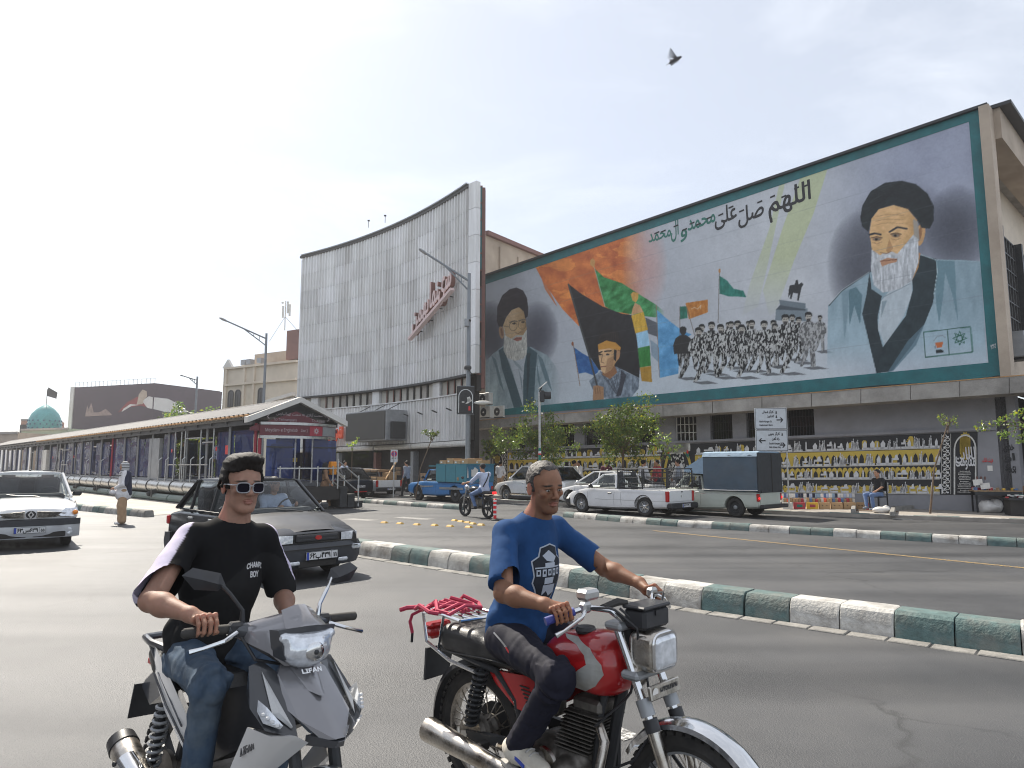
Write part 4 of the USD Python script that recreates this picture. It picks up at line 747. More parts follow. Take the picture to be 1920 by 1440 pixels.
obj('frieze_yellow', frieze([p for p in yel], .014), 'ink_yellow', mb, kind='stuff'); obj('frieze_arches', frieze(blk + dots, .020), 'ink_black', mb, kind='stuff'); obj('frieze_borders', frieze(gry + blob2, .026), 'ac_white', mb, kind='stuff'); obj('frieze_figures', frieze(wht + [robe], .032), 'ink_white', mb, kind='stuff'); obj('frieze_hatching', frieze(ink, .038), 'ink_black', mb, kind='stuff')
for x, s in ((1253, -1), (1289, 1)): obj('painted_flag', frieze([Polygon([(x - 3, .62), (x + 3, .9), (x + 3 - s, 1.25), (x - 3 - s, .95)])], .034), 'ink_green', mb); obj('painted_flag', frieze([Polygon([(x - 1, .5), (x + 2, .62), (x + 1, .9), (x - 2, .78)])], .037), 'ink_red', mb)
for t, a, b, h in (('لالایی', (1791.5, 862), (1829, 861), .42), ('مقاومت', (1792, 873.5), (1829, 873.5), .40)): wall_text(t, a[0], b[0], a[1], b[1], 'ink_white', h, off=.04, name='plaque_lettering')
wall_text('هیئت انقلاب', 1842, 1862, 866, 866, 'ink_red', .14, off=.03, name='graffiti')
obj('pasted_notice', wall_mesh(sbox(*[*sz(1852, 883)], *[*sz(1861, 873)]), .012), 'paper', mb)
# on the end column
for i, t in enumerate(('خدای', 'او', 'پیوند')):
 a = C0 + EX * .0 - EX * .12 + N * .012 + UP * (2.15 - i * .33); obj('graffiti', lettering(t, .22, a, EX, UP, True, width=.3), 'ink_black', mb)
# the cinema with the curved metal front
FA, FB = A3(-2.37, 36.2, 0), A3(-15.5, 49.8, 0); FC = unit(FB - FA); FN = A3(-FC[1], FC[0], 0)     # FN towards the road
def fac(t, z, off=0.0): return FA + (FB - FA) * t + FN * (off - 4.0 * t * (1 - t)) + UP * z
def fpx(px, py, off=0.0):
 lo_, hi_ = -.15, 1.2; k = (px - 960) / FOCAL; d = ray(px, py); k = d[0] / d[1]
 for _ in range(40):
  m = (lo_ + hi_) / 2; p = fac(m, 0, off)
  if p[0] / p[1] > k: lo_ = m
  else: hi_ = m
 p = fac(m, 0, off); return m, at(px, py, p[1])
ci = thing('cinema', 'tall cinema with a concave front of ribbed silver metal panels', 'building')
zT = lambda t: 16.62 + .2 * t; zBm = lambda t: 6.42 + .1 * t
nr, nc, ribs = 8, 10, 6
for i in range(nc):
 for j in range(nr):
  m = B(); rows = []
  f0, f1 = j / nr + .0008, (j + 1) / nr - .0012
  if j == nr - 1: f1 = 1
  cols = []
  for q in range(ribs):
   t0 = (i + q / ribs) / nc; w = 1 / nc / ribs
   cols += [(t0 + .001 * w, 0), (t0 + .34 * w, 0), (t0 + .40 * w, .075), (t0 + .62 * w, .075), (t0 + .68 * w, 0)]
  cols.append(((i + 1) / nc - .0008, 0))
  rg = []
  for f, ex in ((f0, .0), (f1, 0)): rg.append(np.array([fac(t, zBm(t) + (zT(t) - zBm(t)) * f, o) for t, o in cols]))
  m.loft(rg, cap=False, closed=False)
  obj('facade_panel', m, ('facade_metal', 'facade_metal_light', 'facade_metal', 'facade_metal_dark', 'facade_metal')[(i * 7 + j * 5 + i * j) % 5], ci, smooth=False)
ts = np.linspace(-.01, 1.005, 30)
def ribbon(z0, z1, o0, o1, ts=ts): return B().loft([np.array([fac(t, z0(t), o0), fac(t, z1(t), o0), fac(t, z1(t), o1), fac(t, z0(t), o1)]) for t in ts])
obj('backing', ribbon(lambda t: .1, lambda t: zT(t) - .15, -.45, -.75), 'dark_gap', ci)
obj('seam_backing', ribbon(lambda t: zBm(t) + .02, lambda t: zT(t) - .05, -.03, -.4), 'facade_metal_dark', ci)
obj('parapet_edge', ribbon(lambda t: zT(t) + .0, lambda t: zT(t) + .16, .12, -.6), 'dark_metal', ci)
obj('drip_edge', ribbon(lambda t: zBm(t) - .12, lambda t: zBm(t) - .01, .16, -.4), 'dark_metal', ci)
tt = B()
for k in range(150): t = k / 150; tt.bar(fac(t, zT(t) + .17, .14), fac(t, zT(t) + .24, .14), .12)
obj('parapet_teeth', tt, 'steel_dull', ci, kind='stuff')
for j in range(7):
 z0, z1 = 6.4 + j * 1.48, 6.4 + (j + 1) * 1.48 - .02
 obj('corner_panel', B().box(fac(-.028, (z0 + z1) / 2, -.1), (.62, .3, z1 - z0), ax=[FC, FN, UP]), 'facade_metal_light' if j % 2 else 'facade_metal', ci)
for j in range(12):
 z0, z1 = 5.5 + j * .93, 5.5 + (j + 1) * .93 - .08; p = at(897.5, 858, 36.0)
 obj('teal_pane', B().box(p * [1, 1, 0] + UP * (z0 + z1) / 2, (.25, .06, z1 - z0)), 'teal_paint' if j > 6 else 'glass_dark_far' if j % 3 else 'dark_gap', ci)
 obj('strip_bar', B().box(p * [1, 1, 0] + UP * (z1 + .04), (.27, .1, .07)), 'red_brown', ci)
obj('fin', B().box(at(905, 858, 36.2) * [1, 1, 0] + UP * 11.1, (.17, .5, 10.9)), 'red_brown', ci)
HA, HB = A3(-1.72, 43.2, 0), A3(4.6, 55, 0)
hd = unit(HB - HA); hw = B(); zz0, zz1 = 16.45, 17.6
rr = [np.array([p + UP * 2, p + UP * z, p + UP * z + A3(-.5, .3, 0), p + UP * 2 + A3(-.5, .3, 0)]) for p, z in ((HA, zz0), (HB, zz1))]; hw.loft(rr)
obj('hall_wall', hw, 'plaster_beige', ci); obj('hall_eave', B().bar(HA + UP * (zz0 + .05), HB + UP * (zz1 + .05), .5, .28), 'red_brown', ci)
for k in range(3): p = HA + hd * (1.9 + k * 2.6); obj('hall_pilaster', B().box(p + UP * 9.6 + A3(.86, -.51, 0) * .04, (.22, .16, 13.0), ax=[hd, A3(-hd[1], hd[0], 0), UP]), 'plaster_beige', ci)
# window band under the big front
for k in range(25):
 t0, t1 = k / 25 + .002, (k + 1) / 25 - .002
 if k % 9 == 4: obj('band_pier', B().loft([np.array([fac(t, zBm(t) - .95, .0), fac(t, zBm(t) - .13, .0), fac(t, zBm(t) - .13, -.4), fac(t, zBm(t) - .95, -.4)]) for t in (t0 - .002, t1 + .002)]), 'facade_metal_dark', ci); continue
 obj('band_window', B().loft([np.array([fac(t, zBm(t) - .93, -.16), fac(t, zBm(t) - .15, -.16), fac(t, zBm(t) - .15, -.22), fac(t, zBm(t) - .93, -.22)]) for t in (t0 + .003, t1 - .003)]), ('band_pane', 'band_pane', 'concrete_light', 'band_pane')[k * 5 % 4], ci)
 obj('band_mullion', B().bar(fac(t0, zBm(t0) - .95, -.12), fac(t0, zBm(t0) - .13, -.12), .06), 'red_brown' if (k // 5) % 2 == 0 else 'dark_metal', ci)
obj('band_sill', ribbon(lambda t: zBm(t) - 1.02, lambda t: zBm(t) - .95, .1, -.4), 'facade_metal_dark', ci)
# lower ribbed panels
zl0 = lambda t: 2.98 - .1 * t
for i in range(10):
 m = B(); cols = []
 for q in range(6): t0 = (i + q / 6) / 10; w = 1 / 60; cols += [(t0 + .001 * w, 0), (t0 + .3 * w, 0), (t0 + .36 * w, .06), (t0 + .6 * w, .06), (t0 + .66 * w, 0)]
 cols.append(((i + 1) / 10 - .001, 0))
 m.loft([np.array([fac(t, z(t), o) for t, o in cols]) for z in (zl0, lambda t: zBm(t) - 1.03)], cap=False, closed=False); obj('lower_panel', m, ('facade_metal', 'facade_metal_dark', 'facade_metal_light')[i * 2 % 3], ci, smooth=False)
obj('lower_backing', ribbon(lambda t: zl0(t) - .02, lambda t: zBm(t) - 1.05, -.04, -.4), 'dark_gap', ci)
for k in range(8):
 t = .08 + k * .085; p = fac(t, 4.6 - .1 * t, .1); obj('bracket', B().bar(p, p + FN * .35 + UP * .1, .06), 'dark_metal', ci)
# shop fronts at the foot
shops = [(-.02, .30), (.31, .52), (.53, .74), (.75, 1.0)]
for k, (a, b) in enumerate(shops):
 tb = np.linspace(a, b, 8)
 obj('shutter_box', B().loft([np.array([fac(t, zl0(t) - .03 + .16 * math.sin(g) - .17, .12 + .17 * math.cos(g)) for g in np.linspace(0, 2 * np.pi, 10, endpoint=False)]) for t in tb]), 'ac_white', ci)
 obj('shop_interior', B().loft([np.array([fac(t, .12, -.32), fac(t, zl0(t) - .1, -.32), fac(t, zl0(t) - .1, -.4), fac(t, .12, -.4)]) for t in tb]), 'interior_dark', ci)
 obj('shop_pillar', B().box(fac(b + .004, 1.25, -.05), (.28, .4, 2.4), ax=[FC, FN, UP]), 'red_brown' if k == 1 else 'steel_dull', ci)
 if k in (2, 3): obj('shop_glass', B().loft([np.array([fac(t, .4, -.1), fac(t, zl0(t) - .35, -.1), fac(t, zl0(t) - .35, -.13), fac(t, .4, -.13)]) for t in tb]), 'glass_window', ci)
 for q in range(5):
  t = a + (b - a) * (q + .5) / 5; obj('goods', B().box(fac(t, .6 + .35 * (q % 3), -.25), (.5, .08, .5 + .3 * (q % 2)), ax=[FC, FN, UP]), ('red_brown', 'maroon', 'wood', 'dark_metal', 'cloth_tan')[q], ci)
# neon lettering on the front
def on_front(px, py, off): return fpx(px, py, off)[1]
a, b = on_front(771, 622, .55), on_front(846, 533, .55)
ns = thing('neon_sign', 'pale pink slanted lettering with an underline fixed to the metal front', 'sign')
e = b - a; up_ = UP * 1.0; fn = unit(np.cross(e, UP)); fn = fn if fn @ FN > 0 else -fn
for t, f0, f1, h in (('سینما', .48, 1.0, 1.55), ('بهمن', .03, .46, 1.25)):
 sh, w = text_shape(t, h); sh = affinity.scale(sh.buffer(.02), 1 / w, 1, origin=(0, 0)); o0 = a + e * f0; ee = e * (f1 - f0)
 obj('letters', B().poly(sh, o0, ee, UP, fn, .05), 'neon_face', ns); obj('letter_body', B().poly(sh, o0 - fn * .26, ee, UP, fn, .255), 'red_brown', ns)
obj('underline', B().bar(a - UP * .35 - e * .04, a + e * 1.03 - UP * .35, .26, .16), 'neon_face', ns)
for f in (.1, .35, .6, .85): obj('strut', B().bar(a + e * f - fn * .1 - UP * .2, a + e * f - fn * .55 - UP * .2, .05), 'dark_metal', ns)
# big dark screen, red panels and red lettering
q = [on_front(*p, 1.7) for p in ((648, 827), (721, 823), (721, 770), (648, 776))]
ls = thing('led_screen', 'switched-off dark screen in a grey box above the cinema doors', 'screen')
mid = np.mean(q, 0); ex_ = unit(q[1] - q[0]); ex_ = unit(ex_ * [1, 1, 0]); nz = A3(ex_[1], -ex_[0], 0); nz = nz if nz @ FN > 0 else -nz
wid, hei = np.linalg.norm(q[1] - q[0]), q[2][2] - q[1][2]
obj('case', B().box(mid - nz * .8, (wid + .16, 1.5, hei + .16), ax=[ex_, nz, UP], bev=.03), 'steel_dull', ls); obj('display', B().box(mid - nz * .03, (wid, .06, hei), ax=[ex_, nz, UP]), 'screen_off', ls)
obj('side_bracket', B().box(mid + ex_ * (wid / 2 + .18) - nz * .8 - UP * .3, (.3, .9, hei * .6), ax=[ex_, nz, UP]), 'dark_metal', ls)
for f in (-.35, .05, .4): obj('stay', B().bar(mid + ex_ * wid * f - nz * .3 + UP * hei / 2, mid + ex_ * wid * (f + .04) - nz * 1.2 + UP * (hei / 2 + .5), .04), 'dark_metal', ls)
rs = thing('emblem_sign', 'square orange-red panel with a white emblem left of the dark screen', 'sign'); p = on_front(640, 811, .25)
obj('panel', B().box(p, (.42, .1, .82), ax=[FC, FN, UP]), 'orange_red', rs); obj('emblem', B().poly(Polygon([(-.1, .22), (.1, .22), (.1, 0), (0, -.12), (-.1, 0)]).difference(ellp(0, .1, .04, .05)), p + FN * .056, -FC, UP), 'ink_white', rs); obj('emblem_line', B().box(p + FN * .054 - UP * .25, (.28, .008, .05), ax=[FC, FN, UP]), 'ink_white', rs)
rl = thing('red_sign_letters', 'large orange-red letters half hidden behind the station roof', 'sign'); p = on_front(612, 818, .3)
sh, w = text_shape('سروش', 1.0, True); obj('letters', B().poly(sh, p - UP * .1, -FC * .55, UP, FN, .08), 'orange_red', rl); obj('underline', B().bar(p - UP * .55 - FC * .05, p - UP * .55 - FC * 1.2, .05), 'orange_red', rl)
for k, (x, y, y2) in enumerate(((691, 424, 409), (722, 415, 394))): p = on_front(x, y + 3, -.5); obj('antenna', B().tube([p, p + UP * .55], .02, 5).box(p + UP * .5, (.14, .1, .08)), 'dark_metal', label=('thin roof mast on the cinema, the left of two', 'thin roof mast with a small box on the cinema, the right of two')[k], cat='antenna')
# air conditioners between the two buildings
for k, (x, y, w) in enumerate(((911, 748, 26), (913, 773, 24), (938, 772, 24))):
 c = at(x, y, 40.6); t = thing('air_conditioner', ('upper white condenser unit stacked beside the mural', 'lower white condenser unit stacked beside the mural', 'white condenser unit under the mural frame, next to a stack of two')[k], 'air conditioner', c)
 obj('case', B().box((0, 0, 0), (.90, .34, .68), ax=[EX, N, UP], bev=.02), 'ac_white', t); f = N * .175 + EX * -.1
 obj('fan_grille', B().lathe([(.24, 0), (.24, .02), (.21, .02), (.21, .005), (.0, .005)], 24, f, ax=[EX, UP, N]), 'dark_metal', t); obj('fan_hub', B().lathe([(.06, .006), (.05, .03), (0, .03)], 12, f, ax=[EX, UP, N]), 'ac_white', t); obj('shelf', B().box(UP * -.33, (.8, .4, .05), ax=[EX, N, UP]), 'dark_metal', t)
# far buildings
def block(name, label, front, y0, y1, zt, side, mat, cat='building', depth=12.0, z0=0.0):
 """a box building whose front runs between two picture columns at two depths"""
 a, b = at(front[0], 858, y0), at(front[1], 858, y1); a[2] = b[2] = z0
 t = thing(name, label, cat); h = unit(b - a); n = A3(h[1], -h[0], 0); n = n if n[1] < 0 else -n
 m = B().loft([np.array([p + UP * 0, p + UP * (zt - z0), p + UP * (zt - z0) - n * depth, p - n * depth]) for p in (a, b)]); obj('wall', m, mat, t, smooth=False); return t, a, h, n, np.linalg.norm(b - a)
def windows(t, a, h, n, us, zs, w, hh, arched=False, frame='dark_metal'):
 for u in us:
  for z in zs:
   c = a + h * u + UP * z + n * .02
   sh = sbox(-w / 2, 0, w / 2, hh)
   if arched: sh = sh.union(ellp(0, hh, w / 2, w / 2))
   k = obj('window', B().poly(sh, c, h, UP, n, .03), 'glass_dark_far', t); obj('frame', B().poly(sh.buffer(.09).difference(sh), c, h, UP, n, .10).box(c + UP * hh / 2 + n * .05, (.06, .05, hh), ax=[h, n, UP]), frame, k)
t, a, h, n, L = block('white_brick_house', 'low white brick house with tall windows left of the metal cinema', (494, 549), 66, 58, 7.6, 0, 'plaster_white')
windows(t, a, h, n, [L * f for f in (.12, .26, .38, .5)], (4.6,), .8, 1.7); windows(t, a, h, n, (L * .88,), (5.0,), 1.1, 2.0); obj('cornice', B().bar(a + UP * 7.6 + n * .1, a + h * L + UP * 7.6 + n * .1, .3), 'plaster_white', t)
t, a, h, n, L = block('arched_window_house', 'beige four storey house with paired dark arched windows', (415, 552), 78, 72, 12.6, 0, 'plaster_cream', depth=16)
windows(t, a, h, n, (1.2, 2.4, 6.2), (5.0, 8.2), .75, 1.35, True); windows(t, a, h, n, (1.2, 2.4), (1.8,), .75, 1.35, True)
for z in (7.6, 10.6, 12.5): obj('cornice', B().bar(a + UP * z + n * .12, a + h * L + UP * z + n * .12, .3, .22), 'plaster_cream', t)
for u in (.3, 3.4, 5.0): obj('pilaster', B().box(a + h * u + UP * 6.2 + n * .08, (.3, .2, 12.4), ax=[h, n, UP]), 'plaster_cream', t)
obj('roof_floor', B().box(a + h * L * .55 - n * 4 + UP * 13.4, (L * .7, 4, 1.7), ax=[h, n, UP]), 'plaster_beige', t); obj('roof_hut', B().box(a + h * (L - 1.6) - n * 3 + UP * 14.6, (2.8, 4, 3.2), ax=[h, n, UP]), 'red_brown', t)
for u in (2.5, 3.4, 5.2): obj('roof_box', B().box(a + h * u + UP * 13.1 + n * -.6, (.7, .6, .6), ax=[h, n, UP]), 'steel_dull', t)
gb = [a - h * .3, a - h * 3.0 - n * 14]; obj('side_wall', B().loft([np.array([p, p + UP * 12.8, p + UP * 12.8 - n * .3 + h * .3, p - n * .3 + h * .3]) for p in gb]), 'plaster_cream', t, smooth=False)
obj('pediment', B().poly(Polygon([(-.4, 0), (1.3, 0), (.5, .95)]), a + UP * 12.6 + n * .15, h, UP, -n, .3), 'plaster_white', t)
ms = thing('cell_mast', 'white phone mast with panel antennas on the roof hut', 'antenna', a + h * (L - 2.2) + UP * 16.0)
obj('pole', B().cyl((0, 0, 0), (0, 0, 3.2), .06), 'ac_white', ms)
for dx, z in ((-.22, 2.0), (.28, 2.5), (.5, 2.2)): obj('panel_antenna', B().box((dx, -.1, z), (.2, .14, 1.3), bev=.02), 'ac_white', ms)
obj('dish', B().sph((-.3, -.1, 3.0), (.14, .1, .12)), 'ac_white', ms); obj('guy_wire', B().tube([(0, 0, 1.5), (1.9, 0, -.6)], .02, 4), 'dark_metal', ms); obj('guy_wire', B().tube([(0, 0, 1.5), (-1.6, 0, -1.2)], .02, 4), 'dark_metal', ms)
# dark purple hoarding wrapped round a building
pb, a, h, n, L = block('wrapped_building', 'wide building wrapped in a dark purple hoarding with pale scrawls', (131, 282), 112, 106, 14.2, 0, 'far_purple', depth=14)
b2 = a + h * L; e2 = at(407, 858, 118); e2[2] = 0; h2 = unit(e2 - b2); n2 = A3(h2[1], -h2[0], 0)
obj('side_wrap', B().loft([np.array([p, p + UP * 14.2, p + UP * 14.2 - n2 * 2, p - n2 * 2]) for p in (b2, e2)]), 'far_purple', pb, smooth=False)
obj('edge_column', B().box(a - h * .5 - n * .3 + UP * 7.1, (.8, .8, 14.4), ax=[h, n, UP]), 'plaster_white', pb)
sc = [[(.12, 4.4), (.2, 5.3), (.3, 4.9), (.22, 3.9)], [(.28, 3.4), (.3, 4.2), (.33, 3.3), (.36, 4.1)], [(.38, 3.5), (.4, 4.0), (.42, 3.5)], [(.5, 4.2), (.51, 5.2), (.53, 4.3), (.53, 4.2)], [(.58, 3.4), (.6, 4.6), (.62, 3.6), (.66, 3.7), (.66, 4.8)], [(.69, 3.6), (.69, 5.2)], [(.72, 3.6), (.72, 5.1)], [(.76, 4.6), (.80, 5.2), (.84, 4.5), (.79, 4.0), (.76, 4.6)], [(.86, 3.9), (.92, 4.8), (.98, 5.6), (.9, 5.5)]]
obj('scrawl', B().poly(unary_union([LineString([(x * L, z + 1.0) for x, z in l]).buffer(.14) for l in sc]), a + n * .03, h, UP), 'ink_white', pb)
obj('scrawl', lettering('TRUMP', .9, a + h * L * .28 + n * .03 + UP * 3.3, unit(h + UP * .12), UP), 'ac_white', pb)
obj('pale_shape', B().poly(Polygon([(.16 * L, 9.4), (.18 * L, 11.2), (.2 * L, 10.5), (.23 * L, 11.6), (.27 * L, 10.0), (.34 * L, 10.0), (.42 * L, 10.5), (.5 * L, 9.6), (.5 * L, 9.45)]), a + n * .03, h, UP), 'hoarding_tan', pb)
obj('red_shape', B().poly(Polygon([(.57 * L, 9.8), (.68 * L, 11.4), (.8 * L, 12.2), (.92 * L, 11.6), (.98 * L, 10.3), (.85 * L, 10.8), (.7 * L, 10.6)]), a + n * .035, h, UP), 'ink_red_dull', pb)
obj('white_shape', B().poly(Polygon([(.62 * L, 9.9), (.74 * L, 10.8), (.83 * L, 10.9), (.72 * L, 11.1), (.64 * L, 10.4)]).union(Polygon([(.86 * L, 11.5), (.94 * L, 12.2), (.99 * L, 12.0), (.99 * L, 10.2), (.93 * L, 10.4)])), a + n * .04, h, UP), 'plaster_white', pb)
obj('tan_shape', B().poly(Polygon([(.80 * L, 11.0), (.82 * L, 12.6), (.86 * L, 13.3), (.91 * L, 13.0), (.92 * L, 12.2), (.88 * L, 11.6), (.87 * L, 11.0)]), a + n * .045, h, UP), 'plaster_beige', pb)
obj('side_white_shape', B().poly(Polygon([(0, 10.2), (0, 12.0), (2.5, 12.0), (5, 11.2), (6.5, 10.2), (5.5, 9.9), (2, 9.9)]), b2 + n2 * .03, h2, UP), 'plaster_white', pb)
rl_ = B()
for k in range(20): p = a + h * (L * k / 19) + UP * 14.2; rl_.bar(p, p + UP * .8, .05)
rl_.bar(a + UP * 14.95, a + h * L + UP * 14.95, .04); obj('roof_railing', rl_, 'steel_dull', pb)
# mosque dome and houses to its left
dm = thing('mosque', 'small mosque with a turquoise tiled dome and a black flag', 'mosque'); c = at(79, 858, 118); c[2] = 0
obj('drum', B().lathe([(2.3, 6.2), (2.3, 7.4), (2.45, 7.5)], 28, c), 'dome_tile', dm)
obj('dome', B().lathe([(2.3, 7.5), (2.5, 8.3), (2.4, 9.3), (2.0, 10.3), (1.35, 11.1), (.7, 11.6), (.2, 11.9), (0, 12.1)], 32, c), 'dome_tile', dm)
dd = B()
for k in range(18):
 for j, (r, z) in enumerate(((2.47, 7.9), (2.53, 8.5), (2.46, 9.1))):
  g = (k + j % 2 * .5) / 18 * 2 * np.pi; dd.box(c + A3(r * math.cos(g), r * math.sin(g), z), (.16, .2, .26), rz=math.degrees(g) , bev=.05)
obj('dome_pattern', dd, 'dome_tile_dark', dm, kind='stuff'); obj('finial', B().cyl(c + UP * 12, c + UP * 14.6, .05, n=6), 'dark_metal', dm)
obj('flag', B().patch(c + UP * 13.4, c + UP * 14.9 + A3(.1, 0, 0), c + A3(1.7, .1, 14.0), c + A3(1.6, .1, 12.9), .2), 'ink_black', dm)
for nm, lb, fr, y0, y1, zt, mt in (('yellow_green_house', 'pale green house with a bay window below the mosque dome', (36, 124), 108, 104, 7.1, 'pale_green'), ('plain_beige_house', 'plain beige house wall at the left edge', (-60, 30), 100, 98, 6.2, 'plaster_beige'), ('flat_roofed_house', 'cream flat-roofed house in front of the wrapped building', (70, 128), 96, 93, 4.7, 'plaster_cream'), ('brick_house', 'small orange brick house behind the beige wall', (34, 62), 125, 125, 9.8, 'brick_far')):
 t, a, h, n, L = block(nm, lb, fr, y0, y1, zt, 0, mt, depth=8); obj('cornice', B().bar(a + UP * zt, a + h * L + UP * zt, .3), 'concrete_light', t)
 if nm != 'plain_beige_house': windows(t, a, h, n, [L * f for f in (.2, .35, .5)], (zt - 2.3,), 1.0, 1.3)
t, a, h, n, L = block('far_shop_row', 'row of shaded shops far behind the station glass', (-200, 500), 150, 74, 4.2, 0, 'plaster_grey', depth=6)
windows(t, a, h, n, [L * (k + .5) / 24 for k in range(24)], (.4,), 2.4, 2.4)
# bus station
S0 = A3(-9.54, 26.0, 0); BK = -N                                        # near left corner; BK runs across the station
KS = 1.083
def st(t, w, z): return S0 + (D * t + BK * w + UP * z) * KS
def side_t(px, w=0.0):
 k = (px - 960) / FOCAL; p = S0 + BK * w; return (p[0] - k * p[1]) / (k * D[1] - D[0]) / KS
sn = thing('bus_station', 'long bus station of blue glass under a pitched tiled roof', 'bus station')
LEN, EV, RG, SW = 62.0, 3.28, 3.86, 3.0
rng = random.Random(21)
def roof_z(w): return EV + (RG - EV) * (1 - abs(w - SW / 2) / (SW / 2 + .25)) * 1.0
nt = 150
for sgn in (0, 1):
 for k in range(nt):
  a, b = .02 + k * LEN / nt, .02 + (k + 1) * LEN / nt - .03; w0, w1 = (-.28, SW / 2) if sgn == 0 else (SW + .28, SW / 2)
  z0, z1 = EV - .05, RG; m = B(); cols = [(a, 0), (a + .04, .05), (a + .12, .065), (a + .2, .05), (b - .06, .01), (b, 0)]
  if k > 60 and sgn: continue
  m.loft([np.array([st(t, w0 + (w1 - w0) * f, z0 + (z1 - z0) * f + o + .02) for t, o in cols]) for f in (0, .5, 1)], cap=False, closed=False)
  obj('roof_tile', m, 'roof_tile', sn)
  if sgn == 0: obj('eave_tile', B().tube([st(a + .05, w0 - .03, z0 + .01), st(a + .3, w0 - .03, z0 + .02)], .045, 6), 'eave_rust', sn) if k < 90 else None
obj('roof_deck', B().loft([np.array([st(t, -.24, EV - .08), st(t, SW / 2, RG - .03), st(t, SW + .24, EV - .08), st(t, SW + .2, EV - .16), st(t, SW / 2, RG - .2), st(t, -.2, EV - .16)]) for t in (.04, LEN)]), 'dark_metal', sn)
obj('ridge_cap', B().tube([st(0, SW / 2, RG + .03), st(LEN, SW / 2, RG + .03)], .08, 8), 'roof_tile', sn)
obj('eave_beam', B().bar(st(.1, -.1, EV - .22), st(LEN, -.1, EV - .22), .1, .26), 'dark_metal', sn); obj('eave_beam', B().bar(st(.1, SW + .1, EV - .22), st(LEN, SW + .1, EV - .22), .1, .26), 'dark_metal', sn)
for k in range(40): obj('rafter', B().bar(st(.8 + k * 1.5, -.2, EV - .2), st(.8 + k * 1.5, SW + .2, EV - .2), .08, .12), 'dark_metal', sn)
gb = lambda w, z, o=0.0: st(-.06 - o, w, z)
for w0, z0, w1, z1 in ((-.42, EV - .1, SW / 2, RG + .12), (SW / 2, RG + .12, SW + .42, EV - .1)): obj('gable_trim', B().loft([np.array([gb(w, z + .0, .1), gb(w, z - .2, .1), gb(w, z - .2, -.2), gb(w, z, -.2)]) for w, z in ((w0, z0), (w1, z1))]), 'plaster_white', sn)
gp = Polygon([(-.3, EV - .22), (SW / 2, RG - .12), (SW + .3, EV - .22), (SW + .3, EV - .34), (-.3, EV - .34)])
obj('gable_board', B().poly(gp, gb(0, 0), BK, UP, D, .06), 'maroon', sn)
for t, w, z, h in (('به سمت تهرانپارس', .62, EV + .02, .11), ('To Tehranpars', .52, EV - .19, .10), ('به سمت آزادی', 1.75, EV + .02, .11), ('To Azadi', 1.98, EV - .19, .10)): obj('gable_lettering', lettering(t, h, gb(w, z, .012), BK, UP, False), 'lettering_pale', sn)
for w, s in ((.38, -1), (2.62, 1)): obj('gable_arrow', B().poly(Polygon([(0, .1), (s * .1, 0), (0, -.1), (0, -.06), (s * .06, 0), (0, .06)]), gb(w, EV - .06, .012), BK, UP), 'lettering_pale', sn)
# curved name board on the end
arc = [(.05 + 2.9 * f, .55 * 4 * f * (1 - f)) for f in np.linspace(0, 1, 17)]
def band(z0, z1, o0, o1, f0=0, f1=1, n=17): return B().loft([np.array([gb(.05 + 2.9 * f, z, o + .5 * 4 * f * (1 - f)) for z, o in ((z0, o0), (z1, o0), (z1, o1), (z0, o1))]) for f in np.linspace(f0, f1, n)])
obj('name_board', band(2.56, 2.92, .0, .05), 'maroon', sn); obj('board_trim', band(2.93, 3.02, -.02, .08), 'steel', sn); obj('board_trim', band(2.46, 2.55, -.02, .08), 'steel', sn); obj('emblem_panel', band(2.57, 2.91, .05, .06, .55, .74, 6), 'maroon_bright', sn); obj('grey_panel', band(2.57, 2.91, .05, .06, .745, .99, 6), 'steel_dull', sn)
def bent(sh, f0, wid, z):
 v, f = [], []; b = B()
 for g in getattr(sh, 'geoms', [sh]):
  v, f = tri_poly(g); b.add([gb(.05 + x, z + y, .064 + .5 * 4 * (x / 2.9) * (1 - x / 2.9)) for x, y in v + [f0, 0]], f)
 return b
sh, w = text_shape('Meydan-e Enghelab', .115); obj('board_lettering', bent(affinity.scale(sh, 1.0 / w, 1, origin=(0, 0)), .13, 0, 2.69), 'lettering_pale', sn); sh, w = text_shape('Line 1', .10); obj('board_lettering', bent(affinity.scale(sh, .26 / w, 1, origin=(0, 0)), 1.25, 0, 2.69), 'lettering_pale', sn)
star = unary_union([LineString([(.11 * math.cos(i * .785 + q), .11 * math.sin(i * .785 + q)) for q in (0, 2.36)]).buffer(.009) for i in range(8)]); obj('board_emblem', bent(star, 1.87, 0, 2.74), 'lettering_pale', sn)
# floor, ducts, beams
obj('floor', B().loft([np.array([st(t, 0, .72), st(t, SW, .72), st(t, SW, .95), st(t, 0, .95)]) for t in (.2, LEN)]), 'steel_dull', sn)
obj('base', B().loft([np.array([st(t, .5, 0), st(t, SW - .3, 0), st(t, SW - .3, .72), st(t, .5, .72)]) for t in (.3, LEN)]), 'interior_dark', sn)
for k in range(34):
 a = 3.0 + k * 1.55; b = a + 1.42
 obj('duct', B().tube([st(a, -.12, .62), st(a + .02, -.12, .62), st(b - .02, -.12, .62), st(b, -.12, .62)], [.27, .29, .29, .27], 16), 'steel_duct', sn)
 if k % 2 == 0: obj('duct_band', B().tube([st(b + .02, -.12, .62), st(b + .1, -.12, .62)], .31, 16), 'dark_metal', sn)
for k in range(12): a = 3 + k * 4.6; obj('green_beam', B().tube([st(a, -.3, .16), st(a + 4.5, -.3, .16)], .17, 10), 'steel_green', sn); obj('beam_bracket', B().box(st(a + 2, -.36, .3), (.14, .24, .34), ax=[D, BK, UP]).sph(st(a + 2.3, -.46, .28), .12, 8), 'dark_metal', sn)
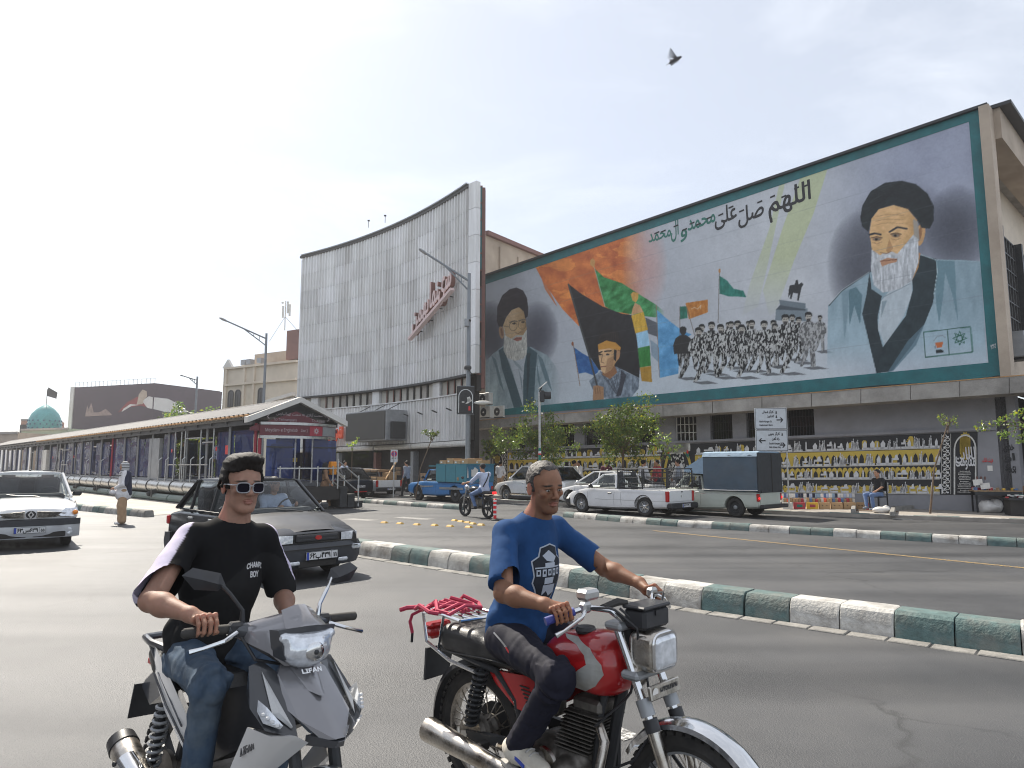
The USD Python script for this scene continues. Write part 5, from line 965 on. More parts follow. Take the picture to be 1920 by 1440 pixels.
obj('end_step', B().box(st(1.6, -.15, .3), (2.4, .5, .6), ax=[D, BK, UP]), 'steel_green', sn)
# posts and blue panes, near side and far side
for k in range(27):
 t = .15 + k * 2.25; obj('post', B().bar(st(t, .02, .9), st(t, .02, EV - .3), .09), 'maroon_bright' if k in (0, 8) else 'steel_dull', sn)
 obj('post', B().bar(st(t, SW - .02, .9), st(t, SW - .02, EV - .3), .09), 'steel_dull', sn)
panes = [(406, 474), (318, 331), (306, 316), (260, 283), (235, 256), (210, 233), (181, 206), (146, 177), (122, 143), (95, 108), (70, 85), (46, 60), (19, 43), (-12, 16), (-40, -15), (-70, -45), (-95, -74)]
for k, (x0, x1) in enumerate(panes):
 t0, t1 = side_t(x1), side_t(x0); tp = EV - .38 - (.0 if k % 3 else .12)
 n_ = 2 if t1 - t0 > 1.9 else 1
 for q in range(n_):
  a, b = t0 + (t1 - t0) * q / n_ + .02, t0 + (t1 - t0) * (q + 1) / n_ - .02
  g = obj('glass_pane', B().patch(st(a, .06 + rng.uniform(-.02, .02), 1.0), st(b, .06 + rng.uniform(-.02, .02), 1.0), st(b, .06 + rng.uniform(-.02, .02), tp), st(a, .06 + rng.uniform(-.02, .02), tp), .006, 4, 4), 'glass_blue', sn)
for k in range(24):
 a = .4 + k * 2.25; b = a + 2.0
 if k % 5 in (2,): continue
 obj('glass_pane', B().quad(st(a, SW - .06, 1.0), st(b, SW - .06, 1.0), st(b, SW - .06, EV - .45), st(a, SW - .06, EV - .45)), 'glass_blue', sn)
t0, t1 = side_t(302), side_t(283); obj('advert_board', B().loft([np.array([st(t, -.02, .75), st(t, -.02, 2.75), st(t, .14, 2.75), st(t, .14, .75)]) for t in (t0, t1)]), 'steel_dull', sn)
t0, t1 = side_t(92), side_t(84); obj('advert_board', B().loft([np.array([st(t, -.02, .75), st(t, -.02, 2.6), st(t, .14, 2.6), st(t, .14, .75)]) for t in (t0, t1)]), 'ac_white', sn)
for x in (333, 345, 352, 381, 405, 118, 65):
 t = side_t(x); obj('door_post', B().tube([st(t, -.06, .9), st(t, -.06, EV - .3)], .035, 8), 'steel', sn)
for x0, x1, z in ((352, 384, 2.62), (384, 405, 2.42), (122, 136, 2.5), (62, 70, 2.5)): obj('door_rail', B().bar(st(side_t(x0), -.04, z), st(side_t(x1), -.04, z), .06, .05), 'steel', sn)
for x in (312, 325, 340, 356, 372, 390, 408, 203, 175, 138, 128): t = side_t(x); obj('hand_rail', B().tube([st(t, -.22, .75), st(t, -.22, 1.75), st(t, -.1, 1.85)], .03, 8), 'steel', sn)
for x0, x1 in ((350, 404), (330, 345), (128, 140)): obj('rail', B().bar(st(side_t(x0), -.22, 1.55), st(side_t(x1), -.22, 1.55), .05), 'steel', sn)
for x, z in ((408, 2.15), (325, 2.15), (143, 2.05), (104, 2.05)): obj('no_entry_sticker', B().lathe([(.09, 0), (.09, .006), (0, .006)], 16, st(side_t(x), -.0, z), ax=[D, UP, -BK]).box(st(side_t(x), -.012, z), (.1, .006, .03), ax=[D, BK, UP]), 'ink_red', sn)
obj('route_notice', B().box(st(side_t(428), .02, 2.1), (.5, .01, .36), ax=[D, BK, UP]), 'ink_red', sn)
for w in (.08, SW - .08): obj('end_post', B().bar(gb(w, .9), gb(w, 2.46), .1), 'maroon_bright', sn)
for w in (1.2, 1.85): obj('end_post', B().bar(gb(w, .9, .4), gb(w, 2.46, .4), .05), 'steel', sn)
for w0, w1 in ((.18, 1.14), (1.92, SW - .18)):
 obj('end_pane', B().quad(gb(w0, 1.0, .3), gb(w1, 1.0, .35), gb(w1, 2.42, .35), gb(w0, 2.42, .3)), 'glass_blue', sn); obj('end_transom', B().bar(gb(w0, 2.16, .33), gb(w1, 2.16, .36), .04), 'dark_metal', sn)
obj('yellow_notice', B().box(gb(1.5, 1.72, -.6), (.6, .02, .16), ax=[BK, D, UP]), 'ink_yellow', sn)
obj('ticket_machine', B().box(gb(2.62, 1.42, .5), (.26, .22, .52), ax=[BK, D, UP], bev=.03).cyl(gb(2.62, 1.5, .6), gb(2.62, 1.2, .62), .09), 'machine_orange', sn)
for w in (.5, 1.2, 1.9, 2.5): obj('end_rail_post', B().tube([gb(w, .5, .75), gb(w, 1.5, .75)], .03, 8), 'steel', sn)
obj('end_rail', B().bar(gb(.4, 1.42, .75), gb(2.6, 1.42, .75), .05), 'steel', sn)
obj('end_platform', B().box(gb(1.5, .55, .5), (3.0, 1.2, .5), ax=[BK, D, UP]), 'interior_dark', sn)
for i in range(3): obj('step', B().box(gb(2.75 + .32 * i, .72 - .26 * i, .62), (.34, 1.1, .08), ax=[BK, D, UP]), 'dark_metal', sn); obj('riser', B().box(gb(2.75 + .32 * i, .36 - .13 * i, .62), (.3, 1.05, .7 - .26 * i), ax=[BK, D, UP]), 'dark_metal', sn)
for o in (.1, 1.1):
 obj('stair_rail', B().tube([gb(2.5, .7, o), gb(2.5, 1.75, o)], .032, 8).tube([gb(3.35, .05, o), gb(3.35, 1.15, o)], .032, 8).tube([gb(2.5, 1.68, o), gb(3.35, 1.06, o)], .03, 8).tube([gb(2.5, 1.2, o), gb(3.35, .58, o)], .025, 8), 'steel', sn)
# lamps, poles, signs
def lamp_post(label, base, h, arm_to, r=.09, mat='pole_grey', group=None):
 base = A3(*base); t = thing('street_lamp', label, 'street lamp', base, group=group); e = A3(*arm_to) - base
 obj('pole', B().tube([(0, 0, 0), (0, 0, h * .5), (0, 0, h)], [r, r * .8, r * .62], 12), mat, t)
 s = A3(0, 0, h * .965); obj('arm', B().tube([s, s + (e - s) * .86], r * .42, 8).tube([s - UP * h * .045, s + (e - s) * .5], r * .3, 8), mat, t)
 for f in (.15, .27, .39): p = s + (e - s) * f; obj('brace', B().bar(p, p - UP * h * .045 * (1 - f / .5), r * .3), mat, t)
 d = unit(e - s); o = s + (e - s) * .84; L = np.linalg.norm(e - s) * .17
 obj('lamp_head', B().loft([np.array([o + d * L * f + q for q in (w * np.cross(d, UP) * math.cos(g) + UP * hh * math.sin(g) for g in np.linspace(0, 2 * np.pi, 10, endpoint=False))]) for f, w, hh in ((0, .05, .05), (.2, .12, .08), (.7, .15, .09), (1, .08, .05))]), 'steel_dull', t)
 return t
p1 = at(877, 858, 33.5); p1[2] = .12
ar = at(786, 467, 33.0); lp = lamp_post('tall grey lamp post in front of the metal cinema, its arm over the neon sign', p1, at(876, 517, 33.5)[2], ar, .14)
obj('cable_box', B().box(at(875, 605, 33.3) - p1, (.2, .2, .35)), 'steel_dull', lp)
for z in (603, 690): obj('cable_loop', B().lathe([(.15, 0), (.17, .05), (.15, .1)], 12, at(877, z, 33.5) - p1), 'dark_metal', lp)
p2 = at(490, 858, 46); p2[2] = 0; lamp_post('slim lamp post behind the station roof, arm pointing left, in front of the beige house', p2, at(490, 625, 46)[2], at(412, 596, 45), .12)
p3_ = at(362, 858, 62); p3_[2] = 0; lamp_post('small distant lamp post in front of the purple wrapped building', p3_, at(362, 706, 62)[2], at(338, 703, 62), .13)
lo = at(905, 755, 33.2); lw = thing('wall_lamp', 'pale lamp head on a short arm beside the black portrait banner', 'lamp', lo)
obj('lamp_head', B().sph((0, 0, 0), (.42, .12, .10), 14), 'ac_white', lw); obj('arm', B().tube([(-.25, 0, .02), (-.75, .1, -.08)], .03, 8), 'pole_grey', lw)
# black banner on the lamp post
bn = at(873, 750, 33.2); ba = thing('black_banner', 'black banner with a white line arch and a bearded face on the lamp post', 'banner', bn); bx = unit(EX + A3(.5, 0, 0)); by = A3(-bx[1], bx[0], 0)
bx = A3(1, .12, 0) / np.linalg.norm([1, .12]); by = A3(bx[1], -bx[0], 0)
obj('cloth', B().box((0, 0, 0), (.84, .03, 1.32), ax=[bx, by, UP]), 'ink_black', ba); f0 = by * .018
obj('arch_line', B().poly(LineString([(-.33, -.6), (-.33, .15)] + [(-.33 * math.cos(g), .15 + .36 * math.sin(g)) for g in np.linspace(0, np.pi, 14)] + [(.33, -.6)]).buffer(.018), f0, bx, UP), 'steel', ba)
obj('white_face', B().poly(Polygon([(.06, .12), (.2, .17), (.24, .08), (.3, -.04), (.12, -.16), (-.02, -.2), (.1, -.06)]), f0, bx, UP).poly(ellp(.16, .0, .08, .1), f0, bx, UP).poly(ellp(-.12, -.1, .07, .03), f0, bx, UP), 'ac_white', ba); obj('red_mark', B().poly(Polygon([(.14, -.3), (.22, -.28), (.24, -.5), (.13, -.5)]), f0, bx, UP), 'ink_red', ba)
obj('frame_bar', B().bar(bx * -.4 - by * .06 + UP * .67, bx * .42 - by * .06 + UP * .67, .04).bar(bx * -.4 - by * .06 - UP * .67, bx * .42 - by * .06 - UP * .67, .04), 'pole_grey', ba)
fl = at(877, 690, 33.2); obj('flood_lamp', B().box((0, 0, 0) + fl, (.34, .2, .14), rz=10, bev=.02).tube([fl, fl + A3(.25, .2, -.35)], .02, 6), 'dark_metal', label='small black floodlight on the lamp post above the banner', cat='lamp')
# traffic light with a solar panel
tb_ = at(1012, 858, 25.5) * [1, 1, 0]; tl = thing('traffic_light', 'single hooded signal on a thin pole with a small solar panel on top', 'traffic light', tb_); dt = tb_[1]; zz = lambda y: at(1012, y, dt)[2]
obj('pole', B().cyl((0, 0, 0), (0, 0, zz(735)), .045, n=12), 'steel', tl)
obj('green_band', B().cyl((0, 0, zz(866)), (0, 0, zz(840)), .049, n=12), 'cloth_green', tl); obj('white_band', B().cyl((0, 0, zz(850)), (0, 0, zz(846)), .052, n=12), 'ink_white', tl); obj('red_band', B().cyl((0, 0, zz(853)), (0, 0, zz(850)), .052, n=12), 'ink_red', tl)
hz = zz(743); obj('housing', B().box((.10, 0, hz), (.17, .24, .42), bev=.03), 'black_plastic', tl)
obj('hood', B().loft([np.array([(x, .13 * math.cos(g), hz + .02 + .15 * math.sin(g)) for g in np.linspace(-.9, 4.0, 14)]) for x in (.18, .42)], cap=False, closed=False), 'black_plastic', tl); obj('lens', B().lathe([(.11, 0), (.08, .02), (0, .03)], 14, (.19, 0, hz + .02), ax=[A3(0, 1, 0), UP, A3(1, 0, 0)]), 'amber_lens', tl)
obj('solar_panel', B().box((.12, 0, zz(723)), (.36, .5, .03), ax=[unit((.75, .1, .66)), unit((-.1, 1, 0)), unit((-.66, -.0, .75))]), 'ac_white', tl); obj('mount', B().cyl((0, 0, zz(735)), (.1, 0, zz(724)), .03), 'dark_metal', tl)
# direction sign
sg = at(1446, 805, 24.6); ds = thing('direction_sign', 'white two-panel street direction sign with black arrows behind the covered pickup', 'sign', sg); sx = unit((1, -.16, 0)); sy = A3(sx[1], -sx[0], 0)
for k, (zc, hh) in enumerate(((.38, .76), (-.40, .76))):
 pnl = obj('panel', B().box(UP * zc, (1.1, .03, hh), ax=[sx, sy, UP], bev=.006), 'sign_white', ds)
 obj('border', B().poly(sbox(-.53, -hh / 2 + .02, .53, hh / 2 - .02).difference(sbox(-.515, -hh / 2 + .035, .515, hh / 2 - .035)), UP * zc + sy * .018, sx, UP), 'ink_black', pnl)
 right = k == 0; s = 1 if right else -1; c = UP * (zc + (-.05 if right else .0)) + sx * (.30 if right else -.32) + sy * .018
 obj('arrow', B().poly(Polygon([(-.11, -.022), (.05, -.022), (-.0, -.09), (.045, -.09), (.125, 0), (.045, .09), (0, .09), (.05, .022), (-.11, .022)]), c, sx * s, UP), 'ink_black', pnl)
 for t, x, z, h, w in ((('کارگر شمالی', -.30, .20, .085, .40), ('کشاورز', -.12, .05, .085, .24), ('North Kargar St.', -.40, -.13, .058, .44), ('Keshavarz Blvd.', -.40, -.26, .058, .46)) if right else (('کارگر جنوبی', -.12, .20, .085, .40), ('راه آهن', .0, .03, .085, .26), ('South Kargar St.', -.10, -.13, .058, .46), ('Rah Ahan Sq.', -.10, -.26, .058, .40))):
  obj('lettering', lettering(t, h, UP * (zc + z) + sx * x + sy * .018, sx, UP, True, width=w), 'ink_black', pnl)
 for q in range(2 if right else 1): obj('pictogram', B().poly(Polygon([(-.03, -.05), (-.012, .05), (.012, .05), (.03, -.05)]), UP * (zc + .22 - q * .15) + sx * (.19 if right else .36) + sy * .018, sx, UP), 'dark_metal', pnl)
obj('black_arrow', B().poly(Polygon([(-.1, .02), (.03, .02), (-.02, .09), (.03, .09), (.1, 0), (.03, -.09), (-.02, -.09), (.03, -.02), (-.1, -.02)]), UP * -.56 + sx * .36 + sy * .0185, sx, UP), 'ink_black', ds)
for x in (-.5, .5): obj('post', B().cyl(sx * x - sy * .05 + UP * .76, sx * x - sy * .05 - UP * (sg[2]), .03, n=8), 'steel', ds)
# no-stopping sign
np_ = at(739, 858, 33.6); np_[2] = .12; ns_ = thing('no_stopping_sign', 'white sign with a round blue and red no-stopping symbol by the cinema doors', 'sign', np_); zq = lambda y: at(739, y, 33.6)[2] - .12
obj('post', B().cyl((0, 0, 0), (0, 0, zq(846)), .03, n=8), 'steel', ns_); obj('plate', B().box((0, 0, zq(855)), (.34, .02, .60), bev=.005), 'sign_white', ns_); c = A3(0, -.014, zq(851))
obj('red_ring', B().poly(ellp(0, 0, .145, .145), c, (1, 0, 0), UP), 'ink_red', ns_); obj('blue_disc', B().poly(ellp(0, 0, .105, .105), c - A3(0, .003, 0), (1, 0, 0), UP), 'sign_blue', ns_); obj('red_cross', B().poly(LineString([(-.09, -.09), (.09, .09)]).buffer(.016).union(LineString([(-.09, .09), (.09, -.09)]).buffer(.016)), c - A3(0, .006, 0), (1, 0, 0), UP), 'ink_red', ns_); obj('lettering', lettering('حمل با جرثقیل', .06, c - UP * .22 - A3(.12, 0, 0), A3(1, 0, 0), UP, True, width=.24), 'ink_black', ns_)
# bollard and road studs
bo = thing('bollard', 'red and white flexible bollard standing behind the man in the blue T-shirt', 'bollard', G(928, 976))
obj('base', B().lathe([(.12, 0), (.12, .03), (.06, .06)], 16, cap=True), 'rubber', bo); obj('post', B().cyl((0, 0, .05), (0, 0, .62), .047, n=16).sph((0, 0, .62), (.047, .047, .03)), 'bollard_red', bo)
for z in (.16, .3, .44, .56): obj('white_band', B().cyl((0, 0, z), (0, 0, z + .05), .05, n=16), 'ink_white', bo)
studs = [(720, 1350), (872, 1360), (1032, 1366), (1170, 1375), (1212, 1322), (1267, 1332), (1328, 1341), (1377, 1352), (1450, 1363), (1338, 1383), (578, 1342)]
st0 = None
for x, y in studs:
 p = G(600 + x / 4.8, 700 + y / 4.8 + 1, .004); lb = 'small yellow reflective stud glued to the road near the red and white bollard'
 if st0 is None:
  st0 = thing('road_stud', lb, 'road stud', p, -40, 'yellow road studs'); obj('body', B().hull([(sx_ * a, sy_ * b, z) for sx_ in (-1, 1) for sy_ in (-1, 1) for a, b, z in ((.10, .07, 0), (.085, .055, .02), (.07, .03, .045))]), 'stud_yellow', st0)
 else: copy_of(st0, lb, p, -40 + rng.uniform(-12, 12), 'yellow road studs')
# bird
bd = at(1266, 112, 20.0); bi = thing('bird', 'dark crow flying with raised wings high in the sky', 'bird', bd)
obj('body', B().tube([(-.20, 0, -.13), (-.14, 0, -.09), (0, 0, 0), (.10, 0, .05), (.17, 0, .09), (.21, 0, .08)], [.012, .045, .062, .05, .035, .008], 10), 'crow', bi)
obj('tail', B().hull([(-.14, -.03, -.09), (-.14, .03, -.085), (-.29, -.05, -.2), (-.27, .06, -.16), (-.2, 0, -.13), (-.2, .01, -.11)]), 'crow', bi)
for s, tip in ((-1, (-.20, -.30, .19)), (1, (.20, .28, .13))):
 w = B(); tip = A3(*tip)
 for k in range(6): e = tip * (1 - .09 * k) + A3(-.035 * k, 0, -.035 * k); w.patch((.08 - .04 * k, s * .03, .03), (.03 - .04 * k, s * .03, .035), e + A3(-.03, 0, -.01), e, .01, 3, 3)
 obj('wing', w, 'crow', bi)
# trees
def leaves(rng, centres, n, size, droop=.3, tone=(.55, 1.35)):
 c = np.array([centres[i % len(centres)] for i in range(n)], float); u = rng.normal(size=(n, 3)); u /= np.linalg.norm(u, axis=1, keepdims=True); r = rng.random(n) ** .5
 p = c[:, :3] + u * (r * c[:, 3])[:, None] * [1, 1, .85]
 a = rng.normal(size=(n, 3)); a[:, 2] -= droop; a /= np.linalg.norm(a, axis=1, keepdims=True); b = np.cross(a, rng.normal(size=(n, 3))); b /= np.linalg.norm(b, axis=1, keepdims=True)
 s = size * rng.uniform(.6, 1.3, n)[:, None]; nrm = np.cross(a, b)
 v = np.stack([p - a * s * .5, p + b * s * .3 + nrm * s * .06, p + a * s * .6, p - b * s * .3 + nrm * s * .06], 1).reshape(-1, 3); k = np.arange(n)[:, None] * 4
 f = np.vstack([k + [0, 1, 2], k + [0, 2, 3]]); t = rng.uniform(*tone, n) * (.75 + .5 * rng.random(len(centres))[np.arange(n) % len(centres)]); yl = (rng.random(n) < .12)
 col = np.stack([t * np.where(yl, 2.2, 1), t * np.where(yl, 1.4, 1), t * np.where(yl, .8, 1)], 1); return (v, f), np.repeat(col, 4, 0)
def tree(name, label, base, h, rad, trunk_h, seed, n=5200, leaf_s=.085, mat='leaf_green', lean=(0, 0), nb=9, squash=.62, r0=.07, group=None, tone=(.55, 1.35)):
 g = np.random.default_rng(seed); base = A3(*base); t = thing(name, label, 'tree', base, group=group); top = A3(lean[0], lean[1], trunk_h)
 b = B().tube([(0, 0, 0), A3(lean[0] * .3, lean[1] * .3, trunk_h * .5), top], [r0, r0 * .75, r0 * .6], 9); cs = []
 for k in range(nb):
  a = 2 * np.pi * k / nb + g.uniform(-.3, .3); rr = rad * g.uniform(.3, 1.0); e = top + A3(rr * math.cos(a), rr * math.sin(a), (h - trunk_h) * g.uniform(.12, .95)); m = top + (e - top) * .5 + A3(*g.normal(size=3)) * .08
  b.tube([top - UP * .1 * trunk_h * g.random(), m, e], [r0 * .45, r0 * .25, r0 * .08], 6)
  for q in range(5): w = e + (m - e) * g.random() * .8 + A3(*g.normal(size=3)) * rad * .20; w[2] = min(max(w[2], trunk_h * .8), h); cs.append((*w, rad * g.uniform(.16, .34))); b.tube([e + (m - e) * .4, w], [r0 * .12, r0 * .05], 4)
 obj('trunk', b, 'bark', t)
 mesh, col = leaves(g, cs, n, leaf_s, tone=tone); path = obj('crown', mesh, mat, t, col=col); return t
b = at(1168, 858, 29.3); b[2] = .12; tree('street_tree', 'leafy green street tree behind the white pickup with the bed cage', b, at(1168, 752, 29.3)[2] - .1, 1.55, 2.1, 4, 7000, .105, nb=13)
b = at(1000, 858, 32); b[2] = .12; tree('street_tree', 'yellowish green street tree with a curved trunk behind the signal pole', b, at(1000, 768, 32)[2] - .1, 1.65, 1.95, 5, 6200, .105, nb=13, lean=(.25, .1), tone=(.75, 1.6))
b = at(925, 858, 36); b[2] = .12; tree('young_tree', 'small feathery dark green sapling at the left end of the frieze', b, 3.0, .7, 1.95, 7, 560, .16, nb=7, r0=.03)
b = at(1240, 858, 27.6); b[2] = .12; tree('young_tree', 'pale silvery sapling right of the leafy tree, in front of the round picture', b, 3.0, .58, 1.75, 8, 520, .08, nb=6, r0=.02, tone=(1.2, 2.6))
b = G(1744, 963, .12); tree('young_tree', 'thin leaning bare sapling with a few leaves on top, before the black plaque', b, at(1775, 772, b[1])[2] - .1, .34, at(1775, 800, b[1])[2] - .1, 9, 170, .06, nb=5, r0=.035, lean=(at(1776, 800, b[1])[0] - b[0], 0), tone=(1.2, 2.6))
b = at(780, 858, 33.0); b[2] = .12; tree('young_tree', 'thin crooked sapling with tufts of leaves before the cinema doors', b, at(790, 803, 33)[2] - .1, .5, at(790, 818, 33)[2] - .2, 10, 200, .10, nb=4, r0=.035, lean=(.75, 0))
b = at(660, 858, 34.5); b[2] = .12; tree('young_tree', 'dry thin sapling with brown tufts below the dark screen', b, at(658, 822, 34.5)[2], .4, at(660, 845, 34.5)[2], 11, 110, .1, nb=4, r0=.025, tone=(1.6, 3.0))
for k, (x, y, d) in enumerate(((350, 757, 70), (300, 770, 72), (395, 770, 64))):
 b = at(x, 858, d); b[2] = 0; tree('plane_tree', ('bright green tree behind the station roof, tallest of three', 'low bright tree top behind the station roof, left of three', 'bright tree behind the station glass, right of three')[k], b, at(x, y, d)[2], 3.4, 2.2, 20 + k, 3600, .30, 'leaf_bright', r0=.16)
b = at(375, 858, 45); b[2] = 0; tree('plane_tree', 'dark green tree seen through the open bay of the station', b, 4.2, 3.2, 1.0, 31, 3000, .26, 'leaf_green', r0=.14)
g = np.random.default_rng(3); bb = at(1935, 802, 15.5); br = thing('tree_branch', 'leafy branch tips reaching in from the right edge over the stalls', 'tree'); tips = [at(x, y, 15.5 + g.uniform(-.4, .4)) for x, y in ((1842, 800), (1870, 790), (1890, 785), (1905, 800), (1885, 815), (1915, 775), (1912, 822), (1925, 800), (1940, 780))]
w = B().tube([A3(12.9, 14.6, .12), A3(12.7, 14.8, 1.6), at(1975, 815, 15.3), bb], [.06, .05, .03, .02], 7)
for p in tips: w.tube([bb, (bb + p) / 2 + UP * .05, p], [.012, .008, .003], 5)
obj('trunk', w, 'bark', br); mesh, col = leaves(g, [(*p, .16) for p in tips], 330, .075, tone=(.9, 2.0)); obj('crown', mesh, 'leaf_green', br, col=col)
for k, (t0, t1, z, m) in enumerate(((-6, 26, 13, 'plaster_grey'), (27, 52, 17, 'red_brown'), (53, 90, 14, 'plaster_grey'), (92, 290, 17, 'red_brown'))):
 a, b = N * 20 + D * t0, N * 20 + D * t1; ob = thing('opposite_building', ('nearest grey', 'tall red-brown', 'farther grey', 'farthest red-brown')[k] + ' building across the street, left of the frame', 'building')
 obj('wall', B().loft([np.array([p, p + UP * z, p + UP * z + N * 10, p + N * 10]) for p in (a, b)]), m, ob, smooth=False)
 w = B()
 for i in range(int((t1 - t0) / 3)):
  for j in range(int(z / 3.3)): w.box(a + D * (1.5 + i * 3) - N * .05 + UP * (1.5 + j * 3.3), (2.1, .1, 2.3), ax=[D, N, UP])
 obj('windows', w, 'glass_dark_far', ob, kind='stuff')
# people
def head_sdf(R, c, s=1.0, beard=0.0):
 """R: rows = forward, left, up of the head; c: its centre"""
 R = np.asarray(R, float); c = A3(*c); q = lambda x, y, z: c + s * (R.T @ A3(x, y, z))
 E = lambda p, r: ell(q(*p), np.array(r) * s, R); C = lambda a, b, r1, r2=None: cap(q(*a), q(*b), r1 * s, (r1 if r2 is None else r2) * s)
 base = smin([E((-.012, 0, .035), (.099, .077, .090)), E((.030, 0, -.032), (.064, .058, .086)), C((-.005, .046, -.05), (.062, .018, -.098), .020), C((-.005, -.046, -.05), (.062, -.018, -.098), .020), E((.070, 0, -.098), (.022, .022, .018)), E((.055, 0, .03), (.042, .055, .05))], .022)
 base = smin([base, C((.084, .036, .020), (.091, .008, .014), .010), C((.084, -.036, .020), (.091, -.008, .014), .010), E((.062, .045, -.018), (.026, .019, .018)), E((.062, -.045, -.018), (.026, .019, .018))], .014)
 for y in (.031, -.031): base = cut(base, E((.101, y, -.001), (.017, .020, .0125)), .012)
 nose = smin([C((.090, 0, .012), (.113, 0, -.028), .0075, .0115), E((.104, .011, -.034), (.010, .0085, .0075)), E((.104, -.011, -.034), (.010, .0085, .0075))], .008)
 base = smin([base, nose], .009)
 lips = smin([E((.0935, 0, -.0605), (.011, .023, .0058)), E((.0925, 0, -.0715), (.010, .019, .0064))], .003)
 base = smin([base, lips], .004); base = cut(base, E((.108, 0, -.0655), (.012, .024, .0016)), .003)
 eyes = [E((.0815, y, 0.0), (.0125, .0135, .0105)) for y in (.031, -.031)]
 base = smin([base] + [E((.0845, y, .0078), (.0108, .0168, .0056)) for y in (.031, -.031)] + [E((.083, y, -.0086), (.0108, .0158, .0050)) for y in (.031, -.031)], .006)
 for y in (1, -1):
  ear = cut(E((-.010, .079 * y, -.006), (.021, .0095, .033)), E((-.004, .090 * y, -.004), (.012, .008, .021)), .006); base = smin([base, ear], .006)
 return base
def head_frame(yaw=0.0, pitch=0.0, roll=0.0):
 y, p, r = map(math.radians, (yaw, pitch, roll)); f = A3(math.cos(y) * math.cos(p), math.sin(y) * math.cos(p), math.sin(p)); l = unit(np.cross(UP, f)); u = np.cross(f, l)
 return np.stack([f, l * math.cos(r) + u * math.sin(r), u * math.cos(r) - l * math.sin(r)])
def face_color(v, R, c, skin, s=1.0, stubble=.0, brow=(.02, .014, .010), lip=(.27, .105, .085)):
 q = (v - c) @ np.asarray(R).T / s; x, y, z = q.T; ay = np.abs(y); col = np.tile(np.array(skin, float), (len(v), 1)); m = meshkit.fbm(v * 60, 3, 5)[:, None]
 col *= .9 + .2 * m
 def put(w, cc): nonlocal col; w = np.clip(w, 0, 1)[:, None]; col = col * (1 - w) + np.array(cc) * w
 front = x > .02
 if stubble: put(front * np.clip((-.035 - z) / .02, 0, 1) * np.clip(1.2 - ((ay - .0) / .075) ** 6, 0, 1) * stubble * (1 - np.clip(1 - ((y / .027) ** 2 + ((z + .066) / .012) ** 2), 0, 1) * 2.5), np.array(skin) * .38); put((np.abs(z + .048) < .009) * (ay < .03) * (x > .07) * stubble, np.array(skin) * .35)
 put(.7 * np.clip(1.35 - ((y / .024) ** 2 + ((z + .066) / .0125) ** 2), 0, 1) * (x > .07), lip)
 put(np.clip(1.3 - (((ay - .034) / .022) ** 2 + ((z - .0225 + (ay - .034) * .10) / .0052) ** 2), 0, 1) * 1.6 * (x > .05), brow)
 put(np.clip(1.2 - (((ay - .031) / .017) ** 2 + ((z - .007) / .0028) ** 2), 0, 1) * (x > .06) * .9, (.03, .02, .015))
 put(np.clip(1.2 - (((ay - .031) / .017) ** 2 + ((z + .007) / .0035) ** 2), 0, 1) * (x > .06) * .4, np.array(skin) * .45)
 put(.35 * np.clip(1 - ((ay - .078) / .02) ** 2, 0, 1) * (np.abs(x + .008) < .03), (.55, .20, .15))
 return col
def lerp(a, b, t): return A3(*a) + (A3(*b) - A3(*a)) * t
STAND = dict(hip=(0, .09, .93), knee=(.03, .10, .50), ankle=(0, .10, .09), toe=(.15, .115, .03), sh=(0, .18, 1.42), elbow=(-.03, .24, 1.14), wrist=(.05, .25, .91), neck=(0, 0, 1.46), head=(.025, 0, 1.62), pelvis=(0, 0, .96), chest=(0, 0, 1.28))
def both(J):
 o = {}
 for k, v in J.items():
  if k in ('neck', 'head', 'pelvis', 'chest'): o[k] = A3(*v)
  else:
   L, R = (v if isinstance(v[0], (tuple, list, np.ndarray)) else (v, (v[0], -v[1], v[2]))); o[k + 'L'], o[k + 'R'] = A3(*L), A3(*R)
 return o
